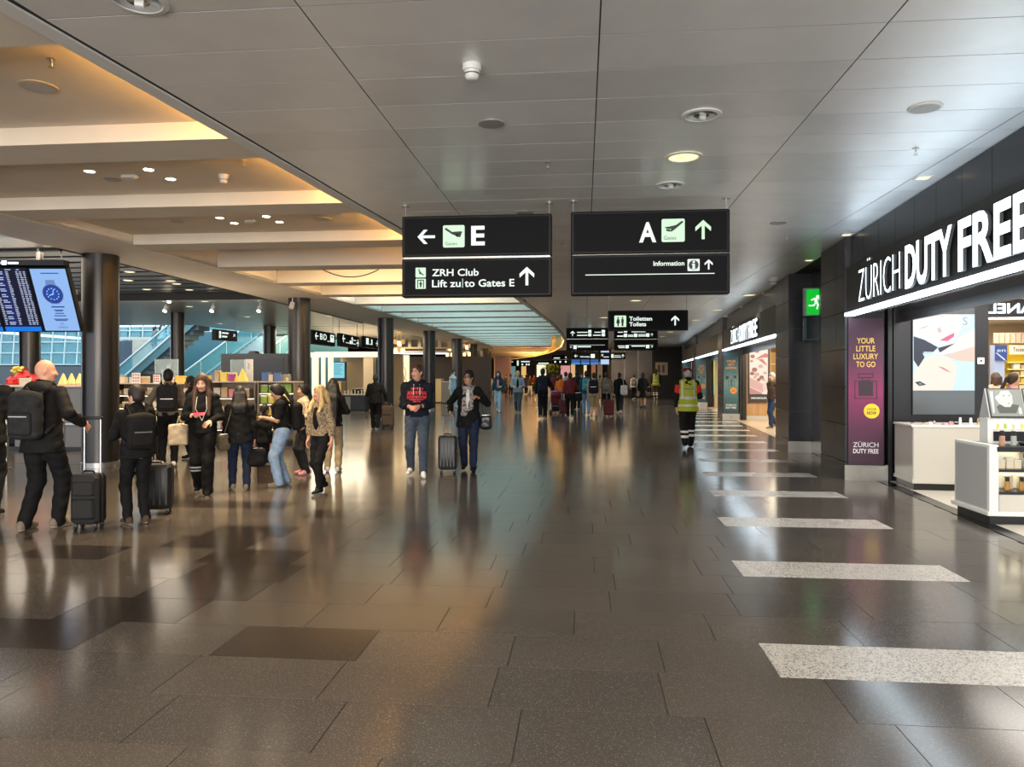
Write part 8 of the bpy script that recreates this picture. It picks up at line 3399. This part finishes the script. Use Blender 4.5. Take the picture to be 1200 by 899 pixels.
soft_bag('black shoulder bag beside the woman in the dark red sweater', pd, (-0.30, -0.02, 0.84), (0.32, 0.16, 0.30), 'black', [(-0.28, 0, 1.0), (-0.22, 0.05, 1.25), (-0.16, 0, 1.46)], step=0.02)
pe = person('man in a khaki shirt and beige shorts with a navy backpack', **stand(696, 490, 437), yaw=D(176), step=FAR, tone='pink', top='khaki', bottom='khaki', shoes='taupe', hair='short', haircol='dark', feet='smallr', L='hang', R='hang', legs='short', jacket=False, sleeves='half', stout=1.1, wide=2.2)
backpack(pe, 'navy blue backpack on the man in beige shorts', 'navy', 0.36, 0.5, 0.2, 1.2)
pf = person('person in a taupe jacket with a backpack beside the man in shorts', **stand(711, 486, 436), yaw=D(178), step=FAR, top='taupe', bottom='black', shoes='white', hair='short', haircol='dark', feet='small', L='hang', R='hang')
backpack(pf, 'grey brown backpack on the person beside the man in shorts', 'taupe', 0.34, 0.48, 0.18, 1.2)
x, y = gnd(713.5, 488.5)
suitcase('dark red suitcase rolled beside the person with the taupe backpack', x, y, D(0), 0.42, 0.26, 0.62, 'maroon', 1.0, False)
pg = person('person with a teal backpack and light jeans walking away', **stand(687, 486.5, 435), yaw=D(182), step=FAR, top='darkteal', bottom='lightjeans', shoes='grey', hair='short', haircol='dark', feet='small', L='hang', R='hang')
backpack(pg, 'teal backpack on the person left of the man in shorts', 'teal', 0.32, 0.46, 0.18, 1.2)
soft_bag('yellow carrier bag low beside the person with the teal backpack', pg, (-0.22, -0.05, 0.38), (0.24, 0.10, 0.36), 'yellow', [(-0.2, -0.05, 0.56), (-0.22, -0.03, 0.74), (-0.24, -0.05, 0.56)], 'shopping_bag', step=0.02)
ph = person('person in a bright orange top in the walking crowd', **stand(657, 483, 439), yaw=D(170), step=FAR, top='orange', bottom='darkjeans', shoes='white', hair='short', haircol='brown', feet='small', jacket=False)
pi_ = person('person in a pale khaki top behind the orange top', **stand(663, 479, 436), yaw=D(185), step=FAR, top='beige', bottom='charcoal', hair='short', haircol='dark', feet='small', jacket=False)
pj = person('person in a charcoal jacket right of the dark red sweater', **stand(676, 480, 435), yaw=D(180), step=FAR, top='charcoal', bottom='black', hair='short', haircol='black', feet='small')
pk = person('man in a black jacket and charcoal trousers carrying a white bag', **stand(726, 485, 437), yaw=D(172), step=FAR, top='black', bottom='charcoal', shoes='white', hair='short', haircol='dark', feet='step', L='hang', R='strap', hem=0.82, wide=1.6)
soft_bag('white cloth bag on the back of the man in the black jacket', pk, (-0.20, 0.16, 1.02), (0.28, 0.14, 0.40), 'white', [(-0.20, 0.16, 1.2), (-0.16, 0.10, 1.42), (-0.14, 0.0, 1.5)], 'tote_bag', step=0.02)
pl_ = person('person in a pale top with a grey backpack near the end wall', **stand(743, 468.5, 439), yaw=D(170), step=0.024, top='white', bottom='black', shoes='white', hair='short', haircol='dark', feet='small', jacket=False, L='hang', R='hang')
backpack(pl_, 'grey backpack on the person in the pale top near the end wall', 'grey', 0.32, 0.46, 0.18, 1.2)
x, y = gnd(739, 467)
suitcase('small dark suitcase beside the person with the grey backpack', x, y, D(0), 0.45, 0.26, 0.62, 'soot', 1.0, False)
pm = person('woman in a black jacket and short black skirt with bare legs', **stand(753.5, 478.5, 437), yaw=D(176), step=FAR, tone='tan', top='black', bottom='black', shoes='black', sole='black', hair='bun', haircol='black', feet='small', legs='skirt', female=True, L='hang', R='bent')
soft_bag('black bag on the forearm of the woman in the black skirt', pm, (-0.26, -0.12, 0.94), (0.30, 0.14, 0.24), 'black', [(-0.2, -0.1, 1.05), (-0.2, -0.15, 1.14), (-0.27, -0.1, 1.05)], step=0.02)
pn_ = person('second worker in a yellow safety vest near the framed notice', **stand(768.5, 468, 432.5), yaw=D(176), step=0.024, tone='pink', top='black', bottom='brown', shoes='white', hair='short', haircol='brown', feet='small', L='hang', R='hang', bottompaint=wp, wide=1.8)
vest(pn_)
po = person('man in a light blue shirt and pale trousers holding a phone to his ear', **stand(530, 478, 433.5), yaw=D(70), step=FAR, tone='pink', top='lightblue', bottom='palejeans', shoes='white', hair='short', haircol='dark', feet='small', R='ear', L='hang', jacket=False, stout=1.1)
b = MB()
b.bev(-0.037, 0.037, -0.006, 0.006, -0.075, 0.075, 0.004)
o = b.build('phone', BLACK)
o.location = wpt(po, grip_of(po, -1) + V3(0.0, 0.0, 0.02))
o.rotation_euler = (0.2, 0, D(70))
tag(o, 'dark phone at the ear of the man in the light blue shirt', 'phone')
# pushchair between the black backpack and the red sweater
x, y = gnd(652.5, 486)
e = empty('pushchair', (x, y, 0), D(178), 'pushchair with a red seat and hood in the walking crowd', 'pushchair')
b = MB()
for sx in (-0.25, 0.25):
    b.tube((sx, 0.42, 1.0), (sx, -0.38, 0.12), 0.014, 8)
    b.tube((sx, 0.32, 0.12), (sx, -0.15, 0.6), 0.014, 8)
b.tube((-0.25, 0.42, 1.0), (0.25, 0.42, 1.0), 0.018, 8)
b.build('frame', mat('alu', (0.6, 0.6, 0.6), 0.3, 0.9), e)
F = Field()
F.box((0, 0.0, 0.48), (0.22, 0.20, 0.10), 0.04, 0.03)
F.box((0, 0.20, 0.66), (0.22, 0.06, 0.26), 0.04, 0.03)
put('seat', F.mesh(0.02), fabric('maroon'), e)
F = Field()
F.ell((0, 0.12, 0.88), (0.24, 0.26, 0.16), 0.02)
F.ell((0, 0.05, 0.80), (0.20, 0.26, 0.14), 0.02, True)
put('hood', F.mesh(0.02), cloth('hood_red', (0.22, 0.03, 0.05)), e)
for sx in (-0.26, 0.26):
    for yy_ in (0.32, -0.38):
        b = MB()
        b.tube((sx - 0.02, yy_, 0.11), (sx + 0.02, yy_, 0.11), 0.11, 14)
        b.build('wheel', mat('rubber', (0.012, 0.012, 0.012), 0.6), e)
b = MB()
b.bev(-0.2, 0.2, -0.15, 0.2, 0.16, 0.34, 0.04)
b.build('basket', fabric('navy'), e)
x, y = gnd(660.5, 487)
suitcase('dark red trolley case to the left of the dark red sweater', x, y, D(0), 0.36, 0.25, 0.58, 'maroon', 0.95, False)

# --- the crowd at the far end: each one a person, seen a few pixels large
crowd = [(561, 466, 1.72, 'black', 'black', 'person in black beside the sixth column, head turned down'), (568.5, 468, 1.66, 'soot', 'black', 'woman in dark clothes right of the sixth column'), (574, 463, 1.70, 'beige', 'beige', 'person in beige behind the woman in dark clothes'),
         (593, 462, 1.74, 'brown', 'charcoal', 'distant person in brown between the two walkers facing us'), (598.5, 464, 1.78, 'taupe', 'black', 'distant person in taupe left of the man in the grey jacket'), (616.5, 463, 1.76, 'charcoal', 'black', 'distant person in charcoal right of the man in the grey jacket'),
         (621, 464, 1.68, 'brown', 'white', 'distant person in white trousers left of the tall man in black'), (626, 460, 1.72, 'maroon', 'charcoal', 'distant person in wine red left of the tall man in black'), (648, 470, 1.74, 'maroon', 'black', 'person in wine red right of the tall man in black'),
         (653.5, 463, 1.72, 'charcoal', 'darkjeans', 'distant person in charcoal above the pushchair'), (681.5, 468, 1.77, 'soot', 'black', 'person in dark clothes left of the teal backpack'), (703, 471, 1.73, 'olive', 'charcoal', 'person in olive between the man in shorts and his neighbour'),
         (588.5, 459, 1.7, 'slate', 'black', 'very distant person in slate grey behind the woman in pale jeans'), (604, 458, 1.7, 'pink', 'charcoal', 'very distant person in pink behind the man in the grey jacket'), (612, 457, 1.74, 'navy', 'black', 'very distant person in navy near the teal display'), (642.5, 458, 1.7, 'taupe', 'charcoal', 'very distant person in taupe under the indoor tree')]
rc = random.Random(9)
for px, fy, h, t, bt, lab in crowd:
    x, y = gnd(px, fy)
    person(lab, x=x, y=y, h=h, yaw=D(rc.choice((0, 20, -25, 180, 165, 200))), step=VFAR, tone=rc.choice(('fair', 'tan', 'pink')), top=t, bottom=bt, shoes=rc.choice(('black', 'white', 'grey')), hair=rc.choice(('short', 'crop', 'bob')), haircol=rc.choice(('dark', 'brown', 'black')), feet=rc.choice(('small', 'step', 'smallr')), L=rc.choice(('hang', 'bent')), R=rc.choice(('hang', 'bent', 'swingf')))

# --- travellers on the escalator
for px, top_, bt, lab, hr, k in ((180.5, 'slate', 'black', 'man in a dark jacket riding up the escalator', 'short', 0), (190.5, 'lightblue', 'lightjeans', 'woman with long hair in pale clothes riding up the escalator', 'long', 1)):
    x, d = at_y(px, YE + 0.7)
    zz = B00[1] + (B1[1] - B00[1]) * ((x - B00[0]) / (B1[0] - B00[0])) - 0.22
    person(lab, x=x, y=YE + 0.7, z=zz, h=1.76 - 0.1 * k, yaw=D(120), step=FAR, top=top_, bottom=bt, hair=hr, haircol='dark', feet='stand', L='bent', R='hang', female=bool(k))
# --- shoppers inside the nearest shop
x, y = Fw(tF(1185, 15.5), 15.5)
person('woman with tied brown hair and a pink top inside the nearest shop', x=x, y=y, h=1.68, yaw=D(75), step=MID, tone='fair', top='pink', bottom='charcoal', hair='ponytail', haircol='brown', female=True, jacket=False, sleeves='half', hairlen=0.1)
x, y = Fw(tF(1168, 18.0), 18.0)
person('shopper with brown hair at the back of the nearest shop, by the blue poster', x=x, y=y, h=1.70, yaw=D(190), step=FAR, tone='fair', top='beige', bottom='charcoal', hair='bob', haircol='brown', female=True)
